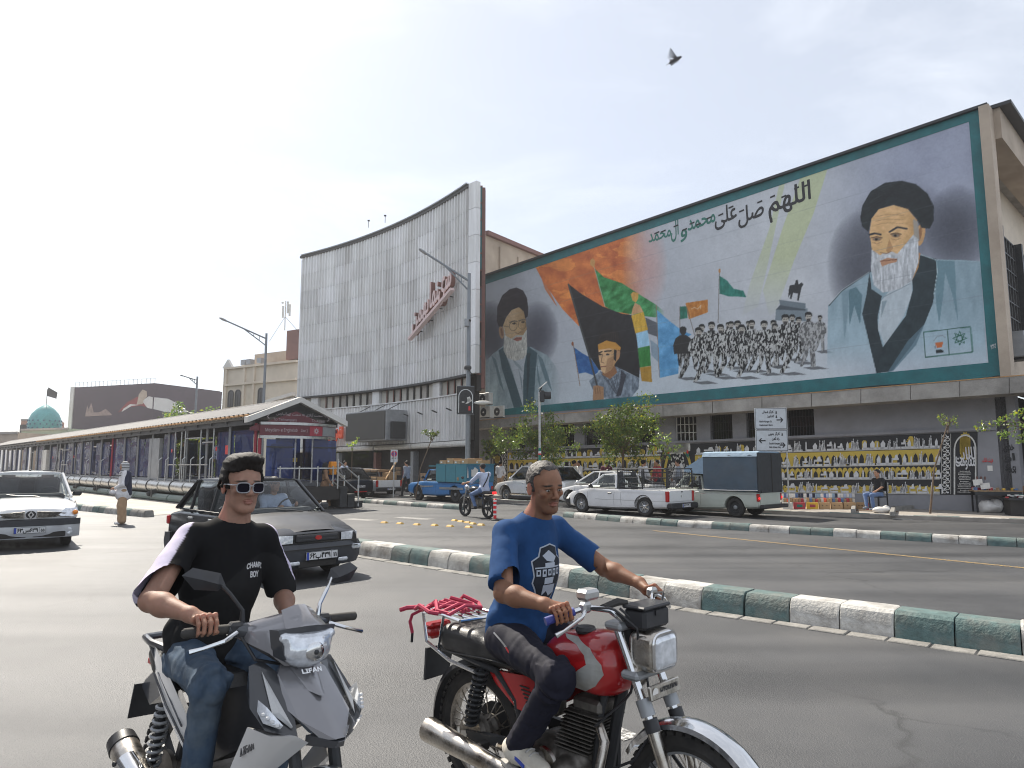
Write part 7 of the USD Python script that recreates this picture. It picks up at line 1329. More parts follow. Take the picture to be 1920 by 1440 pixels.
def passenger(name, label, cat, o, st_, wb, tr, wr, gh, paint='car_white', zbelt=.9, doors=(), **kw):
 c = Car(name, label, cat, o, HD, st_, wb, tr, wr, paint); c.wheels('steel_dull', 'chrome', 10); c.glasshouse(*gh, doors, **kw)
 for d in doors[:-1] + (gh[0] - .08,): c.seam([(d, .26), (d, zbelt - .03)], 1)
 return c
su = passenger('white_suv', 'large white sport utility car between the blue pickup and the man in the blue T-shirt', 'car', rear_corner(1055, 29.3, 2.25, .9), [(-2.25, .76, .34, .90, .98), (-2.1, .86, .26, .98, 1.02), (0, .90, .22, .99, 1.04), (1.1, .89, .22, .96, 1.04), (1.9, .84, .26, .84, .92), (2.22, .72, .34, .68, .74)], 2.65, .80, .35, (1.15, .45, -1.5, -1.95, 1.0, 1.60, .80, .64), zbelt=1.0, doors=(.0, -.95), tint='glass_dark', rearz=1.05)
su.mirror(.85, 1.02, .86, 'car_white'); su.plaque('sill_trim', -1.0, 1.0, .34, .42, 1, 'chrome_worn'); su.handle(.12, .86, 1, 'chrome'); su.handle(-.82, .86, 1, 'chrome'); obj('sill', B().box((0, .86, .24), (2.2, .1, .12), bev=.02), 'black_plastic', su.t)
sd = passenger('white_sedan', 'low white sedan half hidden behind the caged white pickup', 'car', rear_corner(1203, 25.2, 2.2, .86), [(-2.2, .70, .3, .82, .92), (-2.05, .80, .24, .92, .98), (-1.2, .86, .2, .92, .96), (0, .87, .2, .90, .95), (1.0, .86, .2, .88, .95), (1.8, .80, .22, .74, .80), (2.15, .68, .28, .6, .66)], 2.6, .76, .32, (1.1, .25, -.75, -1.6, .92, 1.42, .75, .58), zbelt=.92, doors=(-.05, -.95), tint='glass_dark', rearz=.98)
sd.mirror(.8, .95, .8, 'car_white'); sd.handle(.1, .80, 1, 'chrome'); sd.handle(-.8, .80, 1, 'chrome')
# blue pickup with a box and cartons
o = rear_corner(873, 30.6, 2.25, .84)
bl = Car('blue_pickup', 'bright blue pickup with a tall dented blue box on its bed, cartons on top', 'pickup', o, HD, [(-2.25, .78, .4, .86, .88), (-.25, .80, .26, .90, .92), (.8, .79, .26, .90, .94), (1.2, .78, .26, .88, .92), (2.0, .76, .30, .82, .86), (2.25, .70, .36, .74, .78)], 2.8, .74, .35, 'car_blue')
bl.wheels('dark_metal', 'steel_dull', 0); bl.glasshouse(1.0, .68, .0, -.12, .94, 1.46, .70, .60, (.92,), crown=.04); bl.mirror(.8, 1.05, .78, 'dark_metal', (1,)); obj('front_bumper', B().box((2.32, 0, .46), (.14, 1.6, .2), bev=.03), 'dark_metal', bl.t)
for y in (1, -1): bl.seam([(.95, .3), (.95, .88)], y); bl.seam([(-.06, .3), (-.06, .88)], y); obj('swoosh', B().poly(Polygon([(.9, .42), (1.05, .62), (.1, .68), (.1, .72), (.96, .70), (1.1, .74), (1.15, .70), (1.0, .5)]) if y > 0 else Polygon([(0, .5), (.1, .5), (.1, .6)]), (0, y * (.80 + .002), 0), (1, 0, 0), UP), 'steel', bl.t) if y > 0 else None; obj('stripe', B().box((-1.2, y * .806, .62), (1.7, .006, .10)), 'steel_dull', bl.t); obj('headlight', B().box((2.24, y * .58, .66), (.04, .2, .16), bev=.02), 'clear_lens', bl.t)
for k in range(3): bl_p = obj('box_panel', B().box((-.30 - k * .72 - .2, .845, 1.30), (.70, .03, .80), bev=.008).wobble(.012, 4, k), 'box_teal', bl.t)
obj('cargo_box', B().box((-1.22, 0, 1.29), (2.1, 1.66, .80), bev=.02), 'box_blue', bl.t); obj('box_frame', B().bar((-2.28, .85, .9), (-2.28, .85, 1.70), .05).bar((-.18, .85, 1.70), (-2.28, .85, 1.70), .04).bar((-2.28, .85, 1.70), (-2.28, -.85, 1.70), .04), 'box_teal', bl.t); obj('roof_visor', B().box((.12, 0, 1.62), (.72, 1.6, .05)), 'box_teal', bl.t); obj('tailgate', B().box((-2.28, 0, .72), (.04, 1.5, .34), bev=.01), 'car_blue', bl.t)
obj('white_patch', B().poly(Polygon([(-.2, 0), (.15, .02), (.2, .3), (.0, .42), (-.1, .3), (-.2, .32)]), (-2.30, .35, 1.15), (0, -1, 0), UP).poly(Polygon([(0, 0), (.1, 0), (.05, .5)]), (-2.30, .8, 1.1), (0, -1, 0), UP), 'plaster_white', bl.t); obj('rust_hole', B().box((-1.75, .864, 1.05), (.14, .004, .14)), 'wood', bl.t); obj('rear_bumper', B().box((-2.36, 0, .5), (.12, 1.6, .14)), 'dark_metal', bl.t); obj('tail_lamp', B().box((-2.29, -.68, .62), (.05, .12, .2)), 'red_lens', bl.t)
rng = random.Random(8); hB = lambda x, y, z: o + D * x + A3(-D[1], D[0], 0) * y + UP * z
for k in range(8):
 x, y = -.45 - (k % 4) * .52, (.45 if k < 4 else -.35); h_ = rng.uniform(.16, .27); c = thing('carton', ('brown carton on the blue box, near row, 1st from the cab', 'brown carton on the blue box, near row, 2nd from the cab', 'brown carton on the blue box, near row, 3rd from the cab', 'brown carton on the blue box, near row, nearest the rear', 'brown carton on the blue box, far row, 1st from the cab', 'brown carton on the blue box, far row, 2nd from the cab', 'brown carton on the blue box, far row, 3rd from the cab', 'brown carton on the blue box, far row, nearest the rear')[k], 'carton', hB(x, y, 1.695), HD, 'cartons on the blue pickup')
 obj('box', B().box((0, 0, h_ / 2), (.47, .5, h_), bev=.006), 'cardboard', c); obj('tape', B().box((0, 0, h_ + .001), (.48, .05, .002)), 'wood', c); obj('label', B().box((.1, .252, h_ * .5), (.12, .002, .07)), 'paper', c)
o = rear_corner(706, 36.0, 2.2, .80); bed = mf.Manifold.cube([1.9, 1.3, .6], True).translate([-1.2, 0, .90])
sv = Car('silver_pickup', 'silver pickup with a railed bed of cardboard next to the no-stopping sign', 'pickup', o, HD, [(-2.2, .76, .34, .84, .86), (-2.1, .79, .3, .87, .88), (0, .82, .24, .90, .93), (1.1, .81, .24, .88, .95), (2.1, .72, .3, .72, .76)], 2.8, .74, .34, 'car_silver', cutters=(bed,))
sv.wheels('steel_dull', 'chrome', 6); sv.glasshouse(1.05, .5, -.1, -.2, .92, 1.46, .74, .62, (.95,)); obj('tailgate', B().box((-2.2, 0, .70), (.03, 1.36, .36), bev=.01), 'car_white', sv.t); obj('rear_bumper', B().box((-2.3, 0, .40), (.2, 1.64, .2), bev=.04), 'black_plastic', sv.t); sv.plate(-2.408, .43, ('۳۱۴۲', '۶۶'), fwd=-1, w=.46)
for y in (1, -1): obj('tail_lamp', B().box((-2.19, y * .73, .70), (.08, .13, .34), bev=.02), 'red_lens', sv.t)
cg = B()
for y in (.76, -.76):
 for z in (.95, 1.1, 1.24, 1.38): cg.tube([(-.3, y, z), (-2.2, y, z)], .012, 5)
 for x in (-.3, -.95, -1.6, -2.2): cg.tube([(x, y, .88), (x, y, 1.42)], .018, 6)
for x in (-.3, -2.2): cg.tube([(x, .76, 1.40), (x, -.76, 1.40)], .02, 6)
obj('bed_cage', cg, 'dark_metal', sv.t)
for k, (x, y, z, dx, dy, dz) in enumerate(((-1.1, .1, .88, 1.5, 1.0, .42), (-.9, -.1, 1.32, 1.2, 1.1, .1), (-1.7, -.35, .88, .6, .5, .4))): t = thing('cardboard_stack', ('large brown carton lying in the silver pickup bed', 'flat stack of brown cardboard on top of the silver pickup load', 'brown carton at the tail of the silver pickup bed')[k], 'carton', o + D * x + N * y + UP * (z if k else .62), HD); obj('box', B().box((0, 0, dz / 2), (dx, dy, dz), bev=.008), 'cardboard', t); obj('flap', B().box((0, 0, dz + .004), (dx * .98, dy * .48, .006)), 'cardboard', t)
obj('plank', B().bar(o + D * -1.9 + N * .05 + UP * .9, o + D * -2.1 - N * .55 + UP * 1.95, .22, .05), 'cardboard', label='brown board leaning out of the silver pickup bed', cat='board')
o = rear_corner(650, 34.0, 2.05, .82)
hb = passenger('black_hatchback', 'black hatchback parked at the far kerb behind the woman in brown', 'car', o, [(-2.05, .70, .34, .86, .92), (-1.9, .80, .26, .94, .98), (-1.0, .84, .22, .95, .97), (.9, .83, .22, .90, .96), (1.9, .70, .28, .68, .74)], 2.5, .74, .31, (1.1, .35, -1.2, -1.75, .94, 1.48, .74, .60), 'car_black', .94, (.0, -.9), tint='glass_dark', rearz=.98)
for y in (1, -1): obj('tail_lamp', B().hull([(-1.98, y * .48, .80), (-1.88, y * .76, .86), (-1.9, y * .78, .74), (-2.0, y * .5, .74), (-1.7, y * .8, .84)]), 'red_lens', hb.t); obj('roof_rail', B().tube([(.3, y * .58, 1.5), (-1.1, y * .58, 1.5)], .02, 6), 'steel', hb.t)
obj('roof_skin', B().box((-.45, 0, 1.515), (1.3, 1.0, .02), bev=.005), 'car_silver', hb.t); hb.plate(-2.09, .62, ('۷۴۲۱', '۱۱'), fwd=-1, w=.46); obj('reflector', B().box((-2.06, 0, .36), (.02, .7, .05)), 'red_lens', hb.t); obj('rear_wiper', B().tube([(-1.80, 0, 1.0), (-1.66, .25, 1.16)], .012, 5), 'dark_metal', hb.t)
# pedestrians
pv = lambda px, d: at(px, 872, d) * [1, 1, 0] + UP * .12
walk = dict(knee=((.16, .1, .50), (-.06, -.1, .50)), ankle=((.20, .10, .09), (-.28, -.10, .14)), toe=((.36, .11, .04), (-.16, -.11, .05)), elbow=((-.10, .25, 1.14), (.06, -.25, 1.14)), wrist=((.0, .27, .92), (.20, -.24, .96)))
hold = dict(elbow=((.02, .25, 1.12), (.04, -.25, 1.12)), wrist=((.22, .10, 1.02), (.20, -.12, .98)))
t, J, R = person('woman in a black and white striped headscarf and tan skirt beside the weathered kerb', at(235, 872, 20.0) * [1, 1, 0], 212, hold, 'cloth_white', 'cloth_tan', None, scarf='scarf_striped', coat=.10, shoes='cloth_white', girth=1.14, wide=1.5)
obj('navy_sleeve_panel', surf(smin([cap(J['shL'] + A3(-.05, .02, .02), J['elbowL'] + A3(-.04, .03, 0), .062, .056), cap(J['shL'] + A3(-.09, 0, 0), J['pelvis'] + A3(-.12, .10, -.1), .075, .09)], .04), J['pelvis'] - .4, J['neck'] + .4, .02), 'cloth_navy', t, smooth=True)
tb = thing('handbag', 'small white bag held by the woman in the striped headscarf', 'bag', at(235, 872, 20.0) * [1, 1, 0], 212); obj('pouch', B().sph((.27, .02, .90), (.09, .15, .08), 14), 'cloth_white', tb); obj('zip', B().tube([(.33, -.1, .95), (.36, .02, .96), (.33, .13, .95)], .008, 5), 'dark_metal', tb)
t, J, R = person('woman in a black headscarf and brown coat with a dark backpack, by the station steps', at(610, 872, 27.2) * [1, 1, 0], 20, walk, 'cloth_brown', 'cloth_brown', None, scarf='cloth_black', coat=.35, shoes='cloth_black')
bpk = thing('backpack', 'dark backpack worn by the woman in the brown coat', 'bag', at(610, 872, 27.2) * [1, 1, 0], 20); obj('bag', surf(lambda P: rbox((-.20, 0, 1.22), (.18, .30, .46), .07)(P), (-.4, -.3, .9), (.1, .3, 1.6), .02), 'cloth_navy', bpk, smooth=True); obj('strap', B().tube([(-.12, .13, 1.42), (.10, .14, 1.40), (.10, .13, 1.15), (-.1, .13, 1.05)], .02, 6).tube([(-.12, -.13, 1.42), (.10, -.14, 1.40), (.10, -.13, 1.15), (-.1, -.13, 1.05)], .02, 6), 'cloth_black', bpk)
stf = lambda px, w: st(side_t(px, w), w, .95)
person('person in black with a peaked cap in the station, above the woman in striped headscarf', stf(246, .3), 200, hold, 'cloth_black', 'cloth_black', 'cloth_black')
person('dark figure waiting in the open station bay beside the tall grey board', stf(347, .5), 250, hold, 'cloth_black', 'cloth_black', None, scarf='cloth_black', coat=.5)
person('man in a pale shirt seen over the roof of the black saloon, inside the station', stf(412, .9), 100, None, 'cloth_pale_blue', 'cloth_navy')
person('person in a yellow shirt inside the end bay of the station', st(1.6, 1.5, .95), 120, walk, 'cloth_yellow', 'cloth_navy')
for px, d, rz, tp_, lg_, lb, kw in ((763, 34.6, 150, 'cloth_grey', 'cloth_black', 'man in a grey-blue shirt standing in front of the cinema doors', {}), (637, 37.5, -60, 'cloth_black', 'cloth_black', 'man in a black shirt walking past the shop window, left of the two there', {}), (646, 36.6, -30, 'cloth_pale_blue', 'cloth_grey', 'man in a pale blue shirt passing the shop window behind the black hatchback', {}), (1076, 31.5, 20, 'cloth_cream', 'cloth_navy', 'bearded man in a cream patterned shirt seen above the white sedan', {}), (1086, 32.2, 200, 'cloth_white', 'cloth_grey', 'dark haired man in white just behind the man in the cream shirt', {}), (1062, 33.5, 120, 'cloth_black', 'cloth_black', 'woman wrapped in a black chador behind the white sport utility car', dict(hair=None, scarf='cloth_black', coat=.6)), (1137, 31, 60, 'cloth_maroon', 'cloth_black', 'dark haired person in maroon beside the bed cage, left end', {}), (1206, 28.3, 30, 'cloth_white', 'cloth_navy', 'man in a white shirt with a dark strap walking behind the bed cage', {}), (1232, 28.8, 200, 'cloth_red', 'cloth_navy', 'person in a red patterned top behind the bed cage', dict(hair='hair_dark')), (1272, 27.4, 170, 'cloth_grey', 'cloth_black', 'man in a grey checked shirt before the round picture, right end of the bed cage', {}), (938, 36.5, 60, 'cloth_white', 'cloth_tan', 'person in pink and white behind the mirror of the white sport utility car', {})):
 person(lb, pv(px, d), rz, walk if px % 2 else hold, tp_, lg_, h=.024, **({'hair': 'hair_dark', **kw}))
# ---- motorcyclist in the lane
def small_bike(name, label, loc, rz):
 t = thing(name, label, 'motorcycle', loc, rz)
 for x in (0, 1.24):
  w = obj('wheel', B().lathe([(.24, -.04), (.29, -.045), (.305, 0), (.29, .045), (.24, .04)], 28, (x, 0, .305), ax=[A3(1, 0, 0), UP, A3(0, 1, 0)]), 'rubber', t); s_ = B()
  for k in range(5): g = k * 1.257 + x; s_.bar((x, 0, .305), (x + .25 * math.cos(g), 0, .305 + .25 * math.sin(g)), .03)
  obj('rim', s_.lathe([(.25, -.03), (.225, -.03), (.225, .03), (.25, .03)], 24, (x, 0, .305), ax=[A3(1, 0, 0), UP, A3(0, 1, 0)]).cyl((x, -.06, .305), (x, .06, .305), .06), 'dark_metal', w)
 obj('frame', B().tube([(1.0, 0, .9), (.75, 0, .4), (.35, 0, .35), (0, 0, .305)], .03, 8).tube([(1.0, 0, .86), (.3, 0, .66), (-.2, 0, .72)], .025, 8), 'dark_metal', t); obj('engine', B().box((.62, 0, .45), (.36, .26, .34), bev=.05), 'engine_metal', t); obj('tank', surf(ell((.72, 0, .86), (.26, .15, .13)), (.4, -.2, .7), (1.0, .2, 1.02), .02), 'car_black', t, smooth=True); obj('seat', surf(rbox((.18, 0, .80), (.72, .26, .10), .045), (-.3, -.2, .7), (.6, .2, .9), .018), 'leather', t, smooth=True)
 for y in (.1, -.1): obj('fork_leg', B().tube([(1.0, y, .98), (1.24, y, .31)], .022, 8), 'steel', t); obj('shock', B().tube([(.05, y * 1.3, .33), (.12, y * 1.3, .70)], .03, 8), 'dark_metal', t)
 obj('handlebar', B().tube([(.86, .36, 1.06), (.96, .2, 1.08), (.98, 0, 1.02), (.96, -.2, 1.08), (.86, -.36, 1.06)], .014, 8), 'dark_metal', t); obj('headlight', B().sph((1.14, 0, .94), (.07, .09, .09)), 'clear_lens', t); obj('exhaust', B().tube([(.7, -.14, .3), (.3, -.15, .28), (-.2, -.16, .36)], [.03, .04, .05], 10), 'chrome_worn', t); obj('tail_lamp', B().box((-.30, 0, .80), (.06, .16, .08), bev=.02), 'red_lens_lit', t); obj('front_mudguard', B().tube([(1.24 + .34 * math.cos(g), 0, .305 + .34 * math.sin(g)) for g in np.linspace(.4, 2.2, 9)], .035, 6), 'car_black', t); obj('rear_mudguard', B().tube([(.34 * math.cos(g), 0, .305 + .34 * math.sin(g)) for g in np.linspace(1.2, 2.9, 9)], .04, 6), 'black_plastic', t)
 for y in (.3, -.3): obj('mirror', B().tube([(.92, y, 1.08), (.86, y * 1.25, 1.24)], .007, 5).sph((.86, y * 1.27, 1.26), (.02, .06, .04)), 'black_plastic', t)
 return t
o = at(916, 872, 22.0) * [1, 1, 0]; small_bike('motorcycle', 'small black motorcycle ridden away in the middle lane', o, HD - 4)
ride = dict(pelvis=(.22, 0, .92), chest=(.22, 0, 1.22), neck=(.26, 0, 1.42), head=(.32, 0, 1.58), sh=(.24, .19, 1.36), elbow=(.50, .30, 1.14), wrist=(.80, .34, 1.08), hip=(.24, .10, .88), knee=(.66, .16, .72), ankle=(.50, .15, .36), toe=(.64, .16, .30))
t, J, R = person('motorcyclist in a white shirt and black cap with a cross-body strap', o, HD - 4, ride, 'cloth_pale_blue', 'cloth_blue', 'cloth_black', sleeves=.5, shoes='cloth_black', h=.016)
obj('strap', B().tube([(.10, .14, .98), (.07, .02, 1.18), (.14, -.12, 1.38), (.24, -.16, 1.44), (.36, -.08, 1.36)], .018, 6), 'cloth_black', t); obj('cap_peak', B().sph(J['head'] + A3(.09, 0, .06), (.10, .07, .015)), 'cloth_black', t)
# stalls on the pavement
def book_row():
 rng = random.Random(2); d0 = 24.9; xs = np.linspace(1464, 1600, 17); cols = ['cardboard', 'cloth_red', 'cloth_blue', 'paper', 'cloth_yellow', 'cloth_navy', 'cloth_cream', 'maroon_bright', 'tarp_pale', 'cloth_green', 'orange_red', 'wood']
 boxes = [(1463, 1483, 'ac_white', 'white printed carton under the book row, leftmost'), (1484, 1506, 'cloth_red', 'red and green fruit carton under the book row'), (1508, 1530, 'cloth_yellow', 'yellow and blue printed fruit carton under the book row'), (1531, 1552, 'cardboard', 'plain brown carton with two holes, fourth under the book row'), (1553, 1575, 'cardboard', 'plain brown carton with two holes, fifth under the book row'), (1576, 1600, 'cardboard', 'plain brown carton with two holes at the end of the book row'), (1601, 1617, 'cardboard', 'smaller brown carton set back at the right end of the book row')]
 for x0, x1, m, lb in boxes:
  a, b = pv(x0, d0), pv(x1, d0 - .12); c = (a + b) / 2; w = np.linalg.norm(b - a) - .02; e = unit(b - a); nn = A3(-e[1], e[0], 0); t = thing('carton', lb, 'carton', c); obj('box', B().box(UP * .115, (w, .36, .23), ax=[e, nn, UP], bev=.006), m, t)
  for s in (-.2, .2): obj('hole', B().lathe([(.018, 0), (0, .002)], 10, e * s * w + UP * .13 - nn * .182, ax=[e, UP, -nn]), 'dark_gap', t)
  if m in ('cloth_red', 'cloth_yellow', 'ac_white'): obj('print_patch', B().box(UP * .12 - nn * .183, (w * .5, .004, .09), ax=[e, nn, UP]), {'cloth_red': 'cloth_green', 'cloth_yellow': 'maroon_bright', 'ac_white': 'dark_metal'}[m], t)
 k = 0
 for lvl in range(2):
  for i in range(26):
   px = 1463 + i * 5.3 + lvl * 1.3; c = pv(px, d0 + .03 + lvl * .12) + UP * (.235 + lvl * .155); hh = rng.uniform(.10, .15); m = cols[(i * 5 + lvl * 3 + rng.randrange(3)) % len(cols)]
   if lvl == 0: obj('book', B().box(c + UP * hh / 2, (.088, .16, hh), rz=-8 + rng.uniform(-3, 3), bev=.004), ('cardboard', 'cloth_cream', 'wood', 'cloth_cream', 'cardboard', 'cloth_red', 'orange_red', 'cloth_blue')[(i * 3 + rng.randrange(2)) % 8], label=f'book in the lower row on the fruit cartons' , cat='book', group='books in the lower row of the bookseller')
   else: obj('book', B().box(c + UP * .07, (.085, .03, .14), rz=-8 + rng.uniform(-4, 4), bev=.003), ('paper', 'cloth_pale_blue', 'cloth_navy', 'paper', 'tarp_pale', 'cloth_blue')[rng.randrange(6)], label='book standing upright in the back row of the bookseller', cat='book', group='books in the upper row of the bookseller')
book_row()
c0 = pv(1643, 24.3); ch = thing('chair', 'dark metal chair the bookseller sits on', 'chair', c0, 200)
obj('seat', B().box((0, 0, .45), (.42, .42, .04), bev=.01), 'dark_metal', ch); obj('backrest', B().box((-.21, 0, .82), (.03, .40, .34), bev=.01), 'dark_metal', ch)
for x, y, z in ((.19, .19, .45), (.19, -.19, .45), (-.20, .19, .98), (-.20, -.19, .98)): obj('leg', B().bar((x, y, 0), (x, y, z), .03), 'dark_metal', ch)
person('bookseller in a black T-shirt, jeans and cap sitting on a chair, arm over the backrest', c0, 200, dict(pelvis=(0, 0, .58), chest=(-.06, 0, .90), neck=(-.04, 0, 1.10), head=(.0, 0, 1.26), sh=(-.05, .18, 1.02), elbow=((.06, .26, .80), (-.22, -.34, .98)), wrist=((.22, .14, .66), (-.24, -.12, .96)), hip=(.02, .10, .53), knee=(.44, .14, .52), ankle=((.42, .16, .10), (.52, -.02, .14)), toe=((.58, .17, .04), (.68, .0, .08))), 'cloth_black', 'cloth_blue', 'cloth_black', sleeves=.45, shoes='cloth_grey')
bt = thing('bottle', 'cola bottle with a red label standing by the chair', 'bottle', pv(1622, 24.4)); obj('bottle', B().lathe([(0, 0), (.045, 0), (.048, .08), (.042, .16), (.048, .2), (.02, .28), (.016, .31), (0, .31)], 14), 'red_lens', bt); obj('cap', B().cyl((0, 0, .31), (0, 0, .33), .018), 'ink_red', bt); obj('label', B().cyl((0, 0, .1), (0, 0, .17), .049, n=14), 'ink_red', bt)
b_ = pv(1648, 22.8); obj('plastic_bag', B().sph((0, 0, .08), (.30, .2, .12), 14).sph((.16, .05, .12), (.14, .12, .12), 10).wobble(.05, 5, 3).tf(lambda v: v + b_), 'plastic_bag', label='white and red plastic bag lying in the tree pit', cat='bag')
tc = pv(1862, 23.0); ex2 = unit((1, -.35, 0)); ny = A3(-ex2[1], ex2[0], 0); tbl = thing('stall_table', 'small dark trestle table crowded with goods at the right of the frieze', 'table', tc)
obj('table_top', B().box(UP * .70, (1.35, .6, .04), ax=[ex2, ny, UP]), 'wood', tbl); obj('apron', B().box(UP * .62 - ny * .28, (1.3, .03, .12), ax=[ex2, ny, UP]), 'dark_metal', tbl)
for sx_ in (-.6, .6):
 for sy_ in (-.25, .25): obj('leg', B().bar(ex2 * sx_ + ny * sy_, ex2 * sx_ + ny * sy_ + UP * .68, .04), 'dark_metal', tbl)
rng = random.Random(12); kinds = ('paper', 'cloth_red', 'ac_white', 'cloth_blue', 'wood', 'steel', 'maroon_bright', 'cloth_yellow')
for i in range(24):
 p = tc + ex2 * rng.uniform(-.62, .62) + ny * rng.uniform(-.26, .2) + UP * .722; obj('small_goods', B().box(p + UP * .04, (rng.uniform(.05, .12), .07, rng.uniform(.05, .12)), rz=rng.uniform(-20, 20), bev=.005), kinds[i % 8], label='small packaged ware lying on the trestle table', cat='ware', group='small wares on the trestle table')
for i in range(9):
 p = tc + ex2 * (-.42 + i * .115 + (.1 if i > 5 else 0)) + ny * .24 + UP * .72; t = thing('rod_tool', 'grey rod with a red-brown grip standing upright at the back of the trestle table', 'tool', p, group='upright rods on the trestle table'); obj('shaft', B().cyl((0, 0, 0), (0, 0, .34), .02, n=8), 'steel_dull', t); obj('grip', B().cyl((0, 0, .34), (0, 0, .44), .026, n=8), 'red_brown', t)
for i, (x, z) in enumerate(((-.52, .98), (-.32, .86))): obj('paper_sign', B().box(tc + ex2 * x - ny * .2 + UP * z, (.27, .01, .19), ax=[unit(ex2 + UP * .12), ny, unit(UP - ex2 * .12)]), 'paper', label=('handwritten paper sign on the trestle table, the higher of two', 'handwritten paper sign on the trestle table, the lower of two')[i], cat='sign')
obj('white_sack', B().sph((0, 0, .17), (.36, .26, .22), 16).sph((.2, .0, .25), (.2, .2, .2), 12).wobble(.08, 4, 8).tf(lambda v: v + tc - ex2 * .2 - ny * .05), 'plastic_bag', label='large crumpled white sack under the trestle table', cat='sack')
hs_ = tc + ex2 * .78 + ny * .1; obj('hanging_cloth', B().patch(hs_ + UP * 1.2, hs_ + ex2 * .12 + UP * 1.2, hs_ + ex2 * .16 + UP * .5, hs_ - ex2 * .04 + UP * .5, .05), 'plaster_white', label='white cloth hanging at the right end of the trestle table', cat='cloth')
lc = pv(1925, 21.6); lt = thing('display_stand', 'low stand heaped with small red and clear packets at the right edge', 'stall', lc)
obj('stand_top', B().box(UP * .50, (1.3, .7, .06), ax=[ex2, ny, UP]), 'dark_metal', lt); obj('stand_front', B().box(UP * .24, (1.2, .6, .46), ax=[ex2, ny, UP]), 'interior_dark', lt)
for i in range(46): p = lc + ex2 * rng.uniform(-.68, .6) + ny * rng.uniform(-.38, .3) + UP * rng.uniform(.54, .62); obj('packet', B().box(p, (.11, .09, .04), rz=rng.uniform(0, 90), bev=.01), ('cloth_red', 'plastic_bag', 'maroon_bright', 'cloth_green', 'paper', 'black_plastic')[i % 6], label='small packet lying in the heap on the low stand at the right edge', cat='packet', group='packets on the low stand')
person('seller with dark hair crouching behind the low stand at the right edge', pv(1905, 22.8), 215, dict(pelvis=(0, 0, .40), chest=(.02, 0, .68), neck=(.03, 0, .86), head=(.05, 0, 1.02), sh=(.02, .18, .80), elbow=(.10, .25, .55), wrist=(.28, .15, .45), hip=(.0, .10, .36), knee=(.36, .18, .42), ankle=(.20, .16, .08), toe=(.36, .17, .03)), 'cloth_brown', 'cloth_black')
# the two riders in front
AXW = [A3(1, 0, 0), UP, A3(0, 1, 0)]
def arc_pts(cx, cz, r, a0, a1, n, y=0.0): return [A3(cx + r * math.cos(g), y, cz + r * math.sin(g)) for g in np.radians(np.linspace(a0, a1, n))]
def spring(t, p, q, r, turns, wire, mat='dark_metal'):
 p, q = A3(*p), A3(*q); a, b = frame_of(q - p); g = np.linspace(0, 1, turns * 10)
 obj('shock_spring', B().tube([p + (q - p) * f + r * (math.cos(f * turns * 6.283) * a + math.sin(f * turns * 6.283) * b) for f in g], wire, 6), mat, t); obj('shock_body', B().tube([p, lerp(p, q, .5), q], [r * .6, r * .6, r * .35], 10), 'black_plastic', t)
def spoked_wheel(t, x, r, w, spokes, rim='chrome_worn', hubr=.065):
 k = obj('wheel', B().lathe([(r - .075, -w * .35), (r - .05, -w * .5), (r - .015, -w * .42), (r, -w * .15), (r, w * .15), (r - .015, w * .42), (r - .05, w * .5), (r - .075, w * .35)], 64, (x, 0, r), AXW), 'rubber', t)
 tr = B()
 for i in range(44):
  g = i * 2 * np.pi / 44
  for s in (-1, 1): c = A3(x + (r - .006) * math.cos(g), s * w * .3, r + (r - .006) * math.sin(g)); tr.box(c, (.016, w * .34, .026), ax=[A3(math.cos(g), 0, math.sin(g)), A3(0, 1, 0), A3(-math.sin(g), 0, math.cos(g))])
 obj('tread', tr, 'rubber', k, kind='stuff')
 obj('rim', B().lathe([(r - .07, -w * .36), (r - .085, -w * .3), (r - .09, 0), (r - .085, w * .3), (r - .07, w * .36), (r - .074, 0)], 56, (x, 0, r), AXW), rim, k)
 obj('hub', B().lathe([(0, -.06), (hubr, -.055), (hubr, -.035), (hubr * .7, -.02), (hubr * .7, .02), (hubr, .035), (hubr, .055), (0, .06)], 24, (x, 0, r), AXW), 'engine_metal', k)
 for i in range(spokes): g = i * 2 * np.pi / spokes; s = 1 if i % 2 else -1; e = .35 * (1 if i % 4 < 2 else -1); obj('spoke', B().bar((x + hubr * .9 * math.cos(g + e), s * .045, r + hubr * .9 * math.sin(g + e)), (x + (r - .085) * math.cos(g), 0, r + (r - .085) * math.sin(g)), .005), 'chrome_worn', k)
 return k
def hull(t, name, pts, mat, sm=24, mirror=False):
 sm = max(sm, 48) if mat.startswith('scooter') else sm
 p = [A3(*q) for q in pts]; p += [q * [1, -1, 1] for q in p] if mirror else []
 return obj(name, B().hull(p), mat, t, smooth=sm)
def rounded(t, name, pts, r, mat, lo=None, h=.011, mirror=True, disp=None):
 """a soft hull: the union of balls' hull, smoothed"""
 p = [A3(*q) for q in pts] + ([A3(*q) * [1, -1, 1] for q in pts] if mirror else [])
 m = mf.Manifold.batch_hull([mf.Manifold.sphere(r, 24).translate(tuple(q)) for q in p]); return obj(name, m, mat, t, smooth=40)
